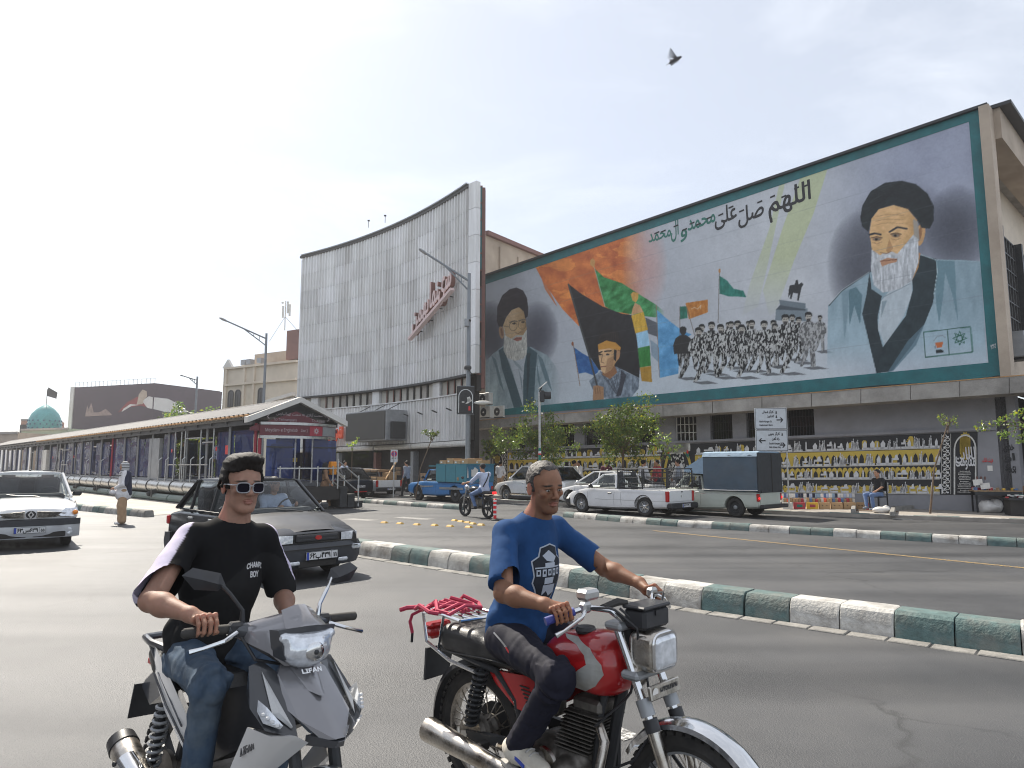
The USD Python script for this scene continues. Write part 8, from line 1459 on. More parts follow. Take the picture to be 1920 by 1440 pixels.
# red motorcycle
MO, MR = A3(-.14, 3.75, 0), -45.0
mc = thing('motorcycle', 'worn red motorcycle with chrome front mudguard and silver exhaust, ridden by the man in blue', 'motorcycle', MO, MR)
spoked_wheel(mc, 0, .31, .10, 36); spoked_wheel(mc, 1.215, .305, .085, 36, 'steel_dull')
obj('rear_hub_cover', B().lathe([(0, -.10), (.085, -.098), (.10, -.08), (.10, -.05)], 28, (0, 0, .31), AXW), 'engine_metal', mc); obj('sprocket', B().lathe([(.04, .07), (.12, .07), (.12, .078), (.04, .078)], 36, (0, 0, .31), AXW), 'dark_metal', mc)
for y in (-.115, .115):
 obj('swingarm', B().bar((-.02, y * .9, .31), (.47, y * .8, .36), .03, .045), 'dark_metal', mc); spring(mc, (.03, y * 1.12, .37), (.115, y * 1.12, .655), .034, 11, .0075)
 obj('fork_leg', B().tube([(.915, y * .8, .985), (1.09, y * .8, .60)], .0185, 12), 'chrome', mc); obj('fork_slider', B().tube([(1.085, y * .8, .61), (1.20, y * .8, .33), (1.215, y * .8, .29)], [.027, .026, .02], 12), 'chrome_worn', mc); obj('fork_collar', B().tube([(1.04, y * .8, .715), (1.068, y * .8, .655)], .031, 12), 'steel_dull', mc)
 obj('fork_boot', B().tube([(1.073, y * .8, .645), (1.092, y * .8, .60)], .031, 12), 'black_plastic', mc)
 obj('frame_tube', B().tube([(.86, y * .2, .88), (.80, y * .5, .60), (.78, y * .7, .34), (.62, y * .8, .24), (.40, y * .8, .28)], .017, 8), 'dark_metal', mc); obj('frame_tube', B().tube([(.40, y * .8, .30), (.33, y * .9, .55), (.20, y * .95, .66), (-.22, y * .9, .70)], .016, 8), 'dark_metal', mc)
obj('frame_downtube', B().tube([(.90, 0, .80), (.845, 0, .58), (.79, 0, .33)], .026, 10), 'dark_metal', mc); obj('steering_head', B().tube([(.90, 0, .99), (.955, 0, .80)], .034, 12), 'dark_metal', mc)
for z, x in ((.985, .915), (.80, .995)): obj('fork_yoke', B().box((x, 0, z), (.09, .25, .035), bev=.012), 'steel_dull', mc)
fm = [np.array([(p[0] + math.cos(g) * k[0], k[1], p[2] + math.sin(g) * k[0]) for k in ((-.018, -.062), (.0, -.056), (.014, -.03), (.018, 0), (.014, .03), (.0, .056), (-.018, .062), (-.006, .04), (.004, 0), (-.006, -.04))]) for g, p in [(g, (1.215 + .335 * math.cos(g), 0, .305 + .335 * math.sin(g))) for g in np.radians(np.linspace(22, 150, 24))]]
obj('front_mudguard', B().loft(fm), 'chrome', mc)
for g in (.62, .44): obj('mudguard_bolt', B().sph((1.215 + .352 * math.cos(g), -.025, .305 + .352 * math.sin(g)), .007, 8), 'steel_dull', mc)
for y in (-.075, .075): obj('mudguard_stay', B().tube([(1.205, y, .33), (1.30, y, .44), (1.215 + .32 * math.cos(.5), y * .8, .305 + .32 * math.sin(.5))], .008, 6).tube([(1.20, y, .34), (1.06, y, .47)], .008, 6), 'dark_metal', mc)
rm = [np.array([(.345 * math.cos(g) + math.cos(g) * k[0], k[1], .31 + .345 * math.sin(g) + math.sin(g) * k[0]) for k in ((-.02, -.075), (.006, -.06), (.014, 0), (.006, .06), (-.02, .075), (-.002, 0))]) for g in np.radians(np.linspace(70, 188, 18))]
obj('rear_mudguard', B().loft(rm), 'black_plastic', mc)
hull(mc, 'number_plate', [(-.375, -.10, .665), (-.375, .10, .665), (-.40, .09, .49), (-.40, -.09, .49), (-.385, -.09, .49), (-.365, .10, .665), (-.36, -.10, .665)], 'dark_metal'); obj('tail_lamp', B().box((-.385, 0, .735), (.08, .16, .055), bev=.018).box((-.39, 0, .775), (.07, .15, .03), bev=.012), 'red_lens', mc)
tank = smin([ell((.70, 0, .80), (.235, .135, .115)), ell((.80, 0, .795), (.135, .135, .135)), rbox((.66, 0, .745), (.36, .20, .14), .06)], .06); tank = smax(tank, rbox((.69, 0, .80), (.47, .30, .27), .055), .02)
obj('tank', surf(tank, (.4, -.2, .6), (1.0, .2, 1.0), .011), 'moto_red', mc, smooth=True)
def decal(shape, o, eu, ev, n, f, cell=.022, off=.0022, reach=.25):
 o, eu, ev, n = A3(*o), unit(eu), unit(ev), unit(n); b = B(); x0, y0, x1, y1 = shape.bounds; V, Fs, k = [], [], 0
 for x in np.arange(x0, x1, cell):
  for y in np.arange(y0, y1, cell):
   q = shape.intersection(sbox(x, y, x + cell, y + cell))
   for g in getattr(q, 'geoms', [q]):
    if g.geom_type != 'Polygon' or g.area < 1e-8: continue
    v, fc = tri_poly(g); V.append(v); Fs.append(fc + k); k += len(v)
 v = np.vstack(V); p = o + v[:, :1] * eu + v[:, 1:2] * ev + n * reach; t = np.zeros(len(p))
 for _ in range(40): t += np.clip(f(p - n * t[:, None]), -.02, .05) * .8
 return p - n * (t - off)[:, None], np.vstack(Fs)
swirl = Polygon([(-.18, .095), (-.08, .10), (.02, .075), (.085, .02), (.095, -.02), (.05, -.075), (-.02, -.115), (-.17, -.115), (-.09, -.07), (-.03, -.02), (.015, .01), (-.0, .045), (-.06, .075), (-.14, .085)])
obj('tank_swoosh', decal(affinity.translate(swirl, .055, .0), (.72, -.2, .80), (1, 0, 0), UP, (0, -1, 0), tank), 'steel_paint', mc, smooth=True); obj('tank_stripe', decal(Polygon([(-.19, -.012), (-.02, -.012), (-.05, .012), (-.18, .012)]), (.72, -.2, .79), (1, 0, 0), UP, (0, -1, 0), tank), 'black_plastic', mc, smooth=True)
obj('fuel_cap', B().lathe([(.045, 0), (.048, .012), (.04, .026), (0, .03)], 20, (.70, -.03, .912)), 'black_plastic', mc)
seat = smin([rbox((.16, 0, .735), (.74, .25, .13), .05), rbox((-.08, 0, .755), (.32, .26, .13), .055)], .04)
obj('seat', surf(seat, (-.35, -.2, .6), (.6, .2, .9), .012), 'leather', mc, smooth=True); obj('seat_piping', B().tube([(x, -.128, .70 + .01 * math.sin(x * 7)) for x in np.linspace(-.2, .5, 12)], .004, 5), 'leather', mc)
for s in (-1, 1):
 hull(mc, 'side_panel', [(.14, s * .105, .655), (.52, s * .12, .69), (.60, s * .12, .60), (.44, s * .115, .51), (.34, s * .115, .52), (.18, s * .10, .60), (.14, s * .085, .655), (.52, s * .09, .69), (.6, s * .09, .6), (.44, s * .09, .51)], 'moto_red')
 for k in range(6): obj('vent_slot', B().box((.40 + .01 * (5 - k), s * .1205, .55 + k * .016), (.06, .004, .006)), 'dark_gap', mc)
# rack, straps
rk = B()
for s in (-1, 1): rk.tube([(.10, s * .15, .64), (-.10, s * .155, .66), (-.30, s * .15, .72), (-.36, s * .13, .86), (-.22, s * .12, .87), (-.05, s * .13, .86)], .0095, 8).tube([(-.20, s * .152, .69), (-.19, s * .125, .868)], .008, 6)
rk.tube([(-.05, -.13, .86), (-.02, 0, .862), (-.05, .13, .86)], .0095, 8).tube([(-.36, -.13, .86), (-.385, 0, .862), (-.36, .13, .86)], .0095, 8)
for y in (-.06, 0, .06): rk.tube([(-.37, y, .866), (-.04, y, .866)], .006, 6)
obj('luggage_rack', rk, 'chrome', mc)
sp = B(); rng = random.Random(4)
for k in range(7): y = -.14 + k * .045; sp.tube([(-.40 + rng.uniform(-.03, .03), y, .872), (-.33, y + rng.uniform(-.05, .05), .90 + rng.uniform(0, .02)), (-.24, y + rng.uniform(-.06, .06), .885), (-.17 + rng.uniform(-.04, .04), y + rng.uniform(-.04, .04), .878)], .011, 6)
for k in range(4): sp.tube([(-.36 + .07 * k, -.13, .875), (-.34 + .06 * k, 0, .905), (-.35 + .06 * k, .13, .878)], .010, 6)
sp.tube([(-.38, -.12, .87), (-.43, -.15, .84), (-.45, -.15, .80), (-.44, -.14, .74)], .009, 6).tube([(-.39, -.1, .88), (-.46, -.16, .875), (-.50, -.18, .86)], .013, 6)
st_ = thing('luggage_strap', 'tangled red elastic straps on the rear rack of the red motorcycle', 'strap', MO, MR); obj('strap', sp, 'strap_red', st_); obj('loose_end', B().tube([(-.44, -.14, .74), (-.445, -.14, .69)], .008, 6), 'cloth_black', st_)
# engine and exhaust
cy = B()
for k in range(11): cy.box((.66 + k * .006, 0, .415 + k * .0165), (.19 + .01 * (k % 2), .20, .006), bev=.002)
cy.box((.69, 0, .49), (.13, .14, .20)); obj('cylinder_fins', cy, 'engine_metal', mc); obj('cylinder_head', B().box((.735, 0, .615), (.16, .17, .06), bev=.015), 'engine_metal', mc)
obj('crankcase', surf(smin([rbox((.58, 0, .335), (.34, .20, .18), .05), cap((.50, -.13, .33), (.50, .12, .33), .085), cap((.65, -.12, .32), (.65, .1, .32), .07)], .02), (.3, -.3, .18), (.85, .3, .52), .012), 'engine_metal', mc, smooth=True)
obj('clutch_cover', B().lathe([(.085, -.14), (.08, -.155), (.05, -.162), (0, -.164)], 28, (.54, 0, .33), AXW), 'chrome_worn', mc); obj('carburettor', B().box((.50, -.02, .56), (.10, .09, .10), bev=.02), 'engine_metal', mc); obj('air_box', B().box((.36, 0, .58), (.18, .14, .18), bev=.03), 'black_plastic', mc)
obj('header_pipe', B().tube([(.77, -.05, .57), (.85, -.10, .50), (.84, -.14, .36), (.76, -.17, .27), (.60, -.19, .255), (.40, -.20, .27)], .021, 12), 'chrome_worn', mc)
obj('silencer', B().tube([(.45, -.205, .262), (.38, -.207, .272), (.10, -.215, .295), (-.16, -.22, .318), (-.185, -.22, .32), (-.187, -.22, .32)], [.024, .040, .049, .060, .060, .045], 20), 'chrome_worn', mc); obj('silencer_mouth', B().tube([(-.187, -.22, .3205), (-.17, -.22, .319)], .044, 16), 'dark_gap', mc); obj('silencer_bracket', B().bar((.02, -.16, .34), (.06, -.2, .31), .03), 'dark_metal', mc)
for y, x in ((-.27, .50), (.27, .50), (-.22, .16), (.22, .16)): obj('foot_peg', B().bar((x, y * .6, .315), (x, y, .32), .034, .03), 'rubber', mc)
obj('kick_lever', B().tube([(.52, -.17, .33), (.38, -.22, .38), (.36, -.26, .40)], .010, 6), 'chrome_worn', mc); obj('chain_guard', B().bar((.02, .09, .43), (.46, .09, .42), .03, .05), 'dark_metal', mc); obj('brake_pedal', B().tube([(.44, -.17, .31), (.62, -.20, .27)], .009, 6), 'dark_metal', mc)
# bars, headlight, box, cables
hb_ = [(.79, -.385, 1.03), (.875, -.24, 1.075), (.93, -.16, 1.06), (.945, -.10, 1.015), (.945, .10, 1.015), (.93, .16, 1.06), (.875, .24, 1.075), (.79, .385, 1.03)]
obj('handlebar', B().tube(hb_, .012, 10), 'chrome', mc)
for s in (-1, 1): obj('grip', B().tube([(.785, s * .395, 1.027), (.845, s * .285, 1.06)], .0175, 12), 'grip_blue' if s < 0 else 'rubber', mc); obj('lever', B().tube([(.88, s * .25, 1.07), (.90, s * .30, 1.045), (.87, s * .38, 1.0), (.855, s * .41, .985)], [.008, .008, .007, .011], 8), 'chrome', mc); obj('lever_perch', B().box((.872, s * .245, 1.075), (.04, .05, .045), bev=.01), 'steel', mc)
obj('brake_reservoir', B().box((.85, -.20, 1.12), (.07, .09, .045), bev=.012), 'steel', mc); obj('lever_boot', B().tube([(.90, -.17, 1.065), (.93, -.10, 1.085), (.95, -.06, 1.08)], [.014, .017, .010], 8), 'rubber', mc)
hl = obj('headlight_shell', surf(smax(rbox((1.035, 0, .895), (.15, .185, .165), .045), plane((1.09, 0, 0), (1, 0, 0)), .006), (.9, -.15, .75), (1.15, .15, 1.05), .01), 'chrome_worn', mc, smooth=True); obj('headlight_lens', surf(rbox((1.085, 0, .895), (.05, .155, .135), .024), (1.0, -.12, .8), (1.15, .12, 1.0), .009), 'clear_lens', hl, smooth=True); obj('headlight_rim', B().tube([(1.092, .082 * math.copysign(abs(math.cos(g)) ** .45, math.cos(g)), .895 + .073 * math.copysign(abs(math.sin(g)) ** .45, math.sin(g))) for g in np.linspace(0, 2 * np.pi, 41)], .0075, 6), 'chrome', hl)
bx = obj('black_box', B().box((1.0, .01, 1.02), (.11, .19, .085), bev=.014), 'black_plastic', mc); obj('box_lid', B().box((1.0, .01, 1.068), (.118, .198, .016), bev=.006), 'black_plastic', bx); obj('box_clip', B().box((1.058, .01, 1.045), (.006, .04, .02)), 'black_plastic', bx)
npx = unit((1, 0, .18)); npo = A3(1.085, 0, .745); pl = obj('name_plate', B().box(npo, (.018, .215, .055), ax=[npx, A3(0, 1, 0), np.cross(npx, A3(0, 1, 0))], bev=.004), 'chrome_worn', mc); obj('lettering', lettering('HIRMAN', .026, npo + npx * .010 + A3(0, .02, -.002), (0, 1, 0), UP, True, center=True, width=.13), 'ink_black', pl); obj('white_disc', B().poly(ellp(-.078, 0, .02, .02), npo + npx * .010, (0, 1, 0), UP), 'paper', pl)
for pts in ([(.87, -.24, 1.07), (.98, -.2, 1.08), (1.03, -.1, .99), (1.0, -.06, .86), (.95, -.05, .7), (.8, -.1, .55)], [(.87, .24, 1.07), (.99, .16, 1.1), (1.02, .06, 1.0), (.98, .04, .8)], [(.94, -.1, 1.06), (1.06, -.04, .95), (1.02, -.03, .8), (1.10, -.09, .55), (1.17, -.07, .36)], [(.93, .05, 1.0), (.86, .02, .93), (.80, .03, .90)], [(1.06, -.06, .58), (1.0, -.10, .47), (.88, -.13, .40), (.70, -.15, .35)]): obj('cable', B().tube(np.array([(1 - f) ** 0 * np.array([np.interp(f * (len(pts) - 1), range(len(pts)), [p[k] for p in pts]) for k in range(3)]) for f in np.linspace(0, 1, 24)]), .0055, 6), 'black_plastic', mc)
obj('horn', B().lathe([(.04, 0), (.045, .02), (0, .03)], 16, (1.0, -.06, .80), ax=[A3(0, 1, 0), UP, A3(1, 0, 0)]), 'chrome_worn', mc)
# riders
def grip_hand(c, b, f, inner, wrist, s=1.0):
 """fist closed on a bar: c on the bar, b along it (outwards), f forwards"""
 b = unit(b); f = unit(A3(*f) - b * (A3(*f) @ b)); u = np.cross(b, f); u = u if u[2] > 0 else -u; fs = []; P = lambda o, ff, uu: c + s * (b * o + f * ff + u * uu)
 for o, r, l in ((-.033 * inner * -1, .0092, .95), (.011 * inner, .0097, 1.04), (-.011 * inner, .0094, 1.0), (-.031 * inner, .0082, .85)):
  k = [P(o, -.030 * l, .030), P(o, .010 * l, .040), P(o * .98, .034 * l, .016), P(o * .95, .028 * l, -.018), P(o * .92, .006, -.028)]; fs += [smin([cap(a, q, r * s * (1 - .06 * i), r * s * (.94 - .06 * i)) for i, (a, q) in enumerate(zip(k[:-1], k[1:]))] + [ell(k[1], (r * 1.12,) * 3)], .003)]
 palm = smin([cap(wrist, P(o, -.028, .026), .022 * s, .0135 * s) for o in (-.030, -.010, .010, .030)] + [cap(wrist, P(0, -.035, .012), .026 * s, .02 * s)], .012)
 th = smin([cap(wrist * .45 + P(.03 * inner, -.03, .0) * .55, P(.046 * inner, -.022, -.004), .015 * s, .0125 * s), cap(P(.046 * inner, -.022, -.004), P(.040 * inner, .012, -.022), .0118 * s, .0092 * s)], .008)
 hand = smin([palm, th], .010)
 for q in fs: hand = smin([hand, q], .0045)
 return hand
def rider(label, loc, rz, rx, J, yaw, pitch, skin, hands, stubble, top, legs, hair, roll=0.0, head_s=1.0, slv=.55, loose=1.0, shoe='cloth_white'):
 t = thing('person', label, 'person', loc, rz, rx=rx); R = head_frame(yaw, pitch, roll); J = both(J); c = J['head']
 nk = smin([cap(J['neck'] - UP * .05, c - UP * .075 * head_s - R[0] * .022, .066, .058), cap(J['neck'] - UP * .08, J['neck'] - UP * .02, .075, .06)], .04); hd = smin([head_sdf(R, c, head_s), nk], .02)
 V, F_, k = [], [], 0; cols = []
 v, f = surf(hd, c - .30, c + .17, .0042); V.append(v); F_.append(f); k += len(v); cols.append(face_color(v, R, c, skin, head_s, stubble))
 for s in 'LR':
  b_, f_, wr_ = hands[s]; inner = 1 if s == 'R' else -1; hc = J['wrist' + s]; el = J['elbow' + s]; wp = hc + unit(el - hc) * .085 + UP * .018
  arm = smin([cap(J['sh' + s] - UP * .01, el, .044, .043), cap(el, lerp(el, wp, .35), .043, .043), cap(lerp(el, wp, .35), wp, .042, .026), ell(lerp(el, wp, .28), (.05, .045, .045)), grip_hand(hc, b_, f_, inner * (1 if b_[1] < 0 else -1) * (1 if s == 'R' else -1) * -1, wp)], .014)
  v, f = surf(arm, np.min([J['sh' + s], el, hc], 0) - .09, np.max([J['sh' + s], el, hc], 0) + .09, .0048); V.append(v); F_.append(f + k); k += len(v); cc = np.tile(np.array(skin), (len(v), 1)) * (.88 + .24 * meshkit.fbm(v * 30, 3, 2)[:, None]); d = np.linalg.norm(v - hc, axis=1)[:, None]; cols.append(cc * np.where(d < .06, [1.03, .94, .90], 1.0))
 core = smin([cap(J['pelvis'], J['chest'], .08), cap(J['chest'], J['neck'], .07, .05)], .02); v, f = surf(core, J['pelvis'] - .2, J['neck'] + .2, .03); V.append(v); F_.append(f + k); cols.append(np.tile(np.array(skin), (len(v), 1)))
 obj('body', (np.vstack(V), np.vstack(F_)), 'skin', t, col=np.vstack(cols))
 g = loose; sl = {s: lerp(J['sh' + s], J['elbow' + s], slv * 1.6) for s in 'LR'}
 sh = smin([ell(lerp(J['pelvis'], J['chest'], .25), (.135 * g, .165 * g, .20)), ell(J['chest'] - UP * .02, (.128 * g, .178 * g, .235)), cap(J['shL'] - A3(0, .03, .0), J['shR'] + A3(0, .03, 0), .066), cap(J['neck'] - UP * .05, J['chest'], .085, .13), ell(J['pelvis'] + UP * .02, (.15 * g, .175 * g, .13))], .06)
 for s in 'LR': sh = smin([sh, smax(cap(J['sh' + s] - A3(0, .01 * (1 if s == 'L' else -1), .006), sl[s], .062, .074 * g), plane(sl[s], unit(J['elbow' + s] - J['sh' + s])), .006)], .035)
 sh = cut(sh, cap(J['neck'] + A3(.012, 0, .022), c + A3(.01, 0, -.02), .071, .10), .006); sh = smax(sh, plane(J['pelvis'] - UP * .055, (0, 0, -1)), .01)
 def folds(P):
  w = np.stack([P[:, 0] * 7 + P[:, 2] * 3, P[:, 1] * 9, P[:, 2] * 6 - P[:, 0] * 4], 1); low = np.clip((J['chest'][2] - P[:, 2]) / .3, .25, 1); n = meshkit.noise(w, 3); m = meshkit.noise(w * 2.1 + 5, 4); return ((1 - np.abs(2 * n - 1)) - .5) * .034 * low + ((1 - np.abs(2 * m - 1)) - .5) * .014 * low
 shf = lambda P: sh(P) + folds(P) * .9 * np.clip((np.linalg.norm(P - J['neck'], axis=1) - .10) / .10, 0, 1)
 allp = np.array(list(J.values())); lo, hi = np.min([J['pelvis'], *sl.values()], 0) - .25, np.max([J['neck'], J['shL'], J['shR']], 0) + .14
 sv, sf = surf(shf, lo, hi, .0075)
 lg = smin([ell(J['pelvis'] - UP * .03, (.15, .18, .13))] + [smin([cap(J['hip' + s], J['knee' + s], .098, .075), cap(J['knee' + s], J['ankle' + s], .074, .060)], .03) for s in 'LR'], .04)
 def lf(P):
  o = lg(P)
  for s in 'LR':
   for a, b_ in ((J['hip' + s], J['knee' + s]), (J['knee' + s], J['ankle' + s])): d = unit(b_ - a); L = np.linalg.norm(b_ - a); tt = (P - a) @ d; near_ = np.clip(1 - np.abs(tt - (L if a is J['hip' + s] else 0)) / .22, 0, 1) + .35; w = np.stack([tt * 26, P[:, 1] * 11, P[:, 0] * 7], 1); o = o + ((1 - np.abs(2 * meshkit.noise(w, 6) - 1)) - .55) * .015 * near_ * (np.abs(P[:, 1] - a[1]) < .16)
  return o
 q = np.array([J[k + s] for k in ('hip', 'knee', 'ankle') for s in 'LR'] + [J['pelvis']]); obj('trousers', surf(lf, q.min(0) - .16, q.max(0) + .14, .0085), legs, t, smooth=True)
 for s in 'LR':
  a, b_ = J['ankle' + s], J['toe' + s]; d = unit((b_ - a) * [1, 1, 0]); so = smin([cap(a - UP * .03 - d * .05, a - UP * .02, .043), cap(a - d * .02 - UP * .03, b_, .048, .040), cap(a, a - UP * .04, .046)], .03); so = smax(so, plane(a - UP * .085, (0, 0, -1)), .012)
  k = obj('shoe', surf(so, np.minimum(a, b_) - .14, np.maximum(a, b_) + .12, .008), shoe, t, smooth=True); obj('sole', B().loft([np.array([a - d * .095 + d * .30 * f_ + np.cross(d, UP) * w_ * x_ - UP * (.088 + z_) for x_, z_ in ((-1, 0), (1, 0), (1, .02), (-1, .02))]) for f_, w_ in ((0, .028), (.2, .043), (.65, .05), (.95, .035))]), 'shoe_sole', k)
  if shoe != 'cloth_black':
   for i in range(5): p = a + d * (.035 + .022 * i) + UP * (.014 - .011 * i); obj('lace', B().tube([p + np.cross(d, UP) * .026, p + UP * .008, p - np.cross(d, UP) * .026], .0045, 5), 'shoe_sole', k)
   obj('stripe', B().bar(a + np.cross(d, UP) * .048 + d * .01 - UP * .03, a + np.cross(d, UP) * .046 + d * .09 - UP * .06, .006, .014), 'sign_blue', k)
 E = lambda p, r: ell(c + R.T @ (A3(*p) * head_s), np.array(r) * head_s, R); hs = head_sdf(R, c, head_s)
 Q = lambda P: (P - c) @ R.T / head_s
 if hair == 'quiff':
  line_ = lambda P: (lambda q: np.maximum(np.maximum((q[:, 0] - .078), -(q[:, 2] - .066 + .5 * np.maximum(0, .0 - q[:, 0]) + np.clip((.02 - q[:, 0]) * 1.4, 0, .12))), -9))(Q(P))
  hr = smin([smax(lambda P: hs(P) - .011, smax(plane(c + R.T @ A3(.082, 0, 0), R[0]), plane(c + R.T @ A3(0, 0, .064), -R[2]), .005), .01), E((-.010, 0, .090), (.104, .083, .058)), E((.046, .010, .116), (.056, .064, .034)), smax(lambda P: hs(P) - .012, smax(plane(c + R.T @ A3(.032, 0, 0), R[0] + R[2] * .15), plane(c + R.T @ A3(0, 0, -.015), -R[2]), .01), .008), smax(lambda P: hs(P) - .009, smax(plane(c + R.T @ A3(-.035, 0, 0), R[0]), plane(c + R.T @ A3(0, 0, -.07), -R[2]), .01), .008)], .012)
  hr = cut(hr, E((.10, 0, .015), (.062, .068, .058)), .012)
  for y in (1, -1): hr = cut(hr, E((-.008, y * .088, -.008), (.022, .018, .034)), .008)
  st2 = lambda P: (meshkit.noise(Q(P) * [14, 150, 60], 5) - .5) * .007 + (meshkit.noise(Q(P) * [6, 70, 26], 7) - .5) * .008
 else:
  hr = smax(lambda P: hs(P) - .0055, smin([smax(plane(c + R.T @ A3(.018, 0, 0), R[0]), plane(c + R.T @ A3(0, 0, -.02), -R[2]), .008), smax(plane(c + R.T @ A3(.082, 0, .0), R[0] + R[2] * .2), plane(c + R.T @ A3(0, 0, .068), -R[2]), .008), smax(plane(c + R.T @ A3(-.04, 0, 0), R[0]), plane(c + R.T @ A3(0, 0, -.075), -R[2]), .008)], .02), .004)
  for y in (1, -1): hr = cut(hr, E((-.008, y * .088, -.008), (.024, .018, .036)), .008); hr = cut(hr, E((.085, y * .045, .082), (.045, .026, .034)), .010)
  st2 = lambda P: (meshkit.noise(Q(P) * 130, 5) - .5) * .007
 obj('hair', surf(lambda P: hr(P) + st2(P), c - .15, c + .19, .0042), 'hair_dark' if hair == 'quiff' else 'hair_grey', t, smooth=True)
 for y in (.031, -.031): e = obj('eye', B().sph(c + R.T @ A3(.0815, y, -.0005), .0112, 16), 'eye_white', t); obj('iris', B().sph(c + R.T @ A3(.0885, y * 1.0, -.0012), (.0054, .0062, .0062), 10), 'eye_dark', e)
 return t, J, R, shf, (sv, sf)
t, J, R, shf, sm = rider('man in a blue printed T-shirt and dark track trousers riding the red motorcycle', MO, MR, 0, dict(pelvis=(.24, 0, .84), chest=(.315, 0, 1.17), neck=(.365, 0, 1.415), head=(.425, 0, 1.552), sh=(.335, .195, 1.335), elbow=((.50, .37, 1.135), (.50, -.355, 1.10)), wrist=((.812, .345, 1.045), (.818, -.335, 1.048)), hip=(.27, .11, .83), knee=((.71, .22, .75), (.70, -.225, .755)), ankle=((.46, .20, .42), (.455, -.215, .42)), toe=((.62, .21, .355), (.61, -.23, .355))),
 -17, -8, (.205, .10, .058), dict(L=(A3(-.6, 1.1, -.3), A3(1, .4, .1), 0), R=(A3(-.6, -1.1, -.3), A3(1, -.4, .1), 0)), .5, 'cloth', 'track_cloth', 'crop', roll=2, shoe='cloth_cream')
obj('t_shirt', sm, 'shirt_blue', t, smooth=True)
eo, en = (.5, -.005, 1.135), unit((1, -.10, .06)); eu = unit((.10, 1, 0))
shd = Polygon([(-.05, .13), (0, .145), (.05, .13), (.06, .09), (.095, .07), (.085, .0), (.09, -.03), (.05, -.10), (0, -.145), (-.05, -.10), (-.09, -.03), (-.085, 0), (-.095, .07), (-.06, .09)])
for nm, s_, m_, o_ in (('print_edge', shd.buffer(.006), 'print_grey', .002), ('print_shield', shd, 'print_navy', .0032), ('print_figure', unary_union([Polygon([(-.045, .095), (-.01, .12), (.05, .085), (.03, .06), (-.02, .07)]), Polygon([(-.035, -.045), (.05, -.045), (.055, -.085), (.02, -.10), (-.005, -.075), (-.03, -.095)]), Polygon([(-.03, .06), (.04, .06), (.03, -.04), (-.03, -.04)]).difference(sbox(-.08, -.01, .08, .035))]), 'print_grey', .0044), ('print_letters', unary_union([sbox(-.078 + i * .033, .0 - .004 * (i % 2), -.055 + i * .033, .03).difference(sbox(-.072 + i * .033, .008, -.061 + i * .033, .022)) for i in range(5)] + [sbox(-.085, .036, .085, .042)]), 'print_grey', .0044)): obj(nm, decal(s_, eo, eu, (0, 0, 1), en, shf, off=o_), m_, t, smooth=True, kind='stuff' if nm in ('print_figure', 'print_letters') else None)
obj('pocket_zip', B().tube([(.30, -.222, .875), (.36, -.238, .855), (.40, -.24, .83)], .004, 6), 'steel', t); obj('zip_tab', B().tube([(.40, -.242, .83), (.42, -.242, .81)], .004, 5), 'ink_red', t)
SO, SR = A3(-1.80, 3.55, 0), -42.0
t, J, R, shf, sm = rider('young man in sunglasses, black T-shirt with pale shoulder panels and jeans, riding the scooter', SO, SR, -4, dict(pelvis=(.50, 0, .83), chest=(.575, 0, 1.17), neck=(.63, 0, 1.42), head=(.675, 0, 1.573), sh=(.60, .19, 1.335), elbow=((.60, .30, 1.08), (.80, -.385, 1.11)), wrist=((.92, .17, .93), (1.10, -.30, 1.048)), hip=(.56, .10, .82), knee=((.94, .17, .79), (.95, -.185, .80)), ankle=((.90, .16, .38), (.90, -.175, .38)), toe=((1.05, .17, .31), (1.05, -.185, .31))),
 -7, -3, (.27, .15, .105), dict(L=(A3(.1, 1, .0), A3(1, -.2, -.1), 0), R=(A3(-.15, -1.1, -.05), A3(1, -.1, .1), 0)), .0, 'cloth', 'denim', 'quiff', roll=3, slv=.63, loose=1.06)
sv = sm[0]; w = np.zeros(len(sv))
for s in 'LR':
 a, e = J['sh' + s], J['elbow' + s]; sg_ = 1 if s == 'L' else -1; d = unit(e - a); tt = np.clip((sv - a) @ d, 0, 1); r = sv - a - tt[:, None] * d; r /= np.linalg.norm(r, axis=1, keepdims=True) + 1e-9
 outer = r @ unit((-.22, sg_ * .70, .62)); w = np.maximum(w, (outer > .42) * (np.abs(sv[:, 1]) > .075) * (sg_ * sv[:, 1] > 0) * (sv[:, 2] > 1.02) * 1.0)
col = np.where(w[:, None] > .5, (.58, .53, .66), (.009, .009, .010)); low = (sv[:, 2] < 1.17 + .10 * np.sin((sv[:, 1] + .02) * 9)) & (w < .5); col[low] = (.017, .017, .0175)
obj('t_shirt', sm, 'cloth_print', t, col=col)
for tx, z, h_, wd in (('CHAMPI', 1.205, .022, .105), ('BOY', 1.168, .024, .06)):
 s_, w_ = text_shape(tx, h_, True); s_ = affinity.translate(affinity.scale(s_, wd / w_, 1, origin=(0, 0)), -wd / 2, 0); s_ = shapely.transform(s_, lambda q: np.stack([q[:, 0], q[:, 1] - 3.2 * q[:, 0] ** 2 + .006], 1)) if tx == 'CHAMPI' else s_
 obj('chest_lettering', decal(s_, (.7, .095, z), (-.05, 1, 0), (0, 0, 1), (1, .05, .05), shf, cell=.012), 'ink_white', t, smooth=True)
gl = lambda x, y, z: J['head'] + R.T @ A3(x, y, z); sg_ = B(); le = B()
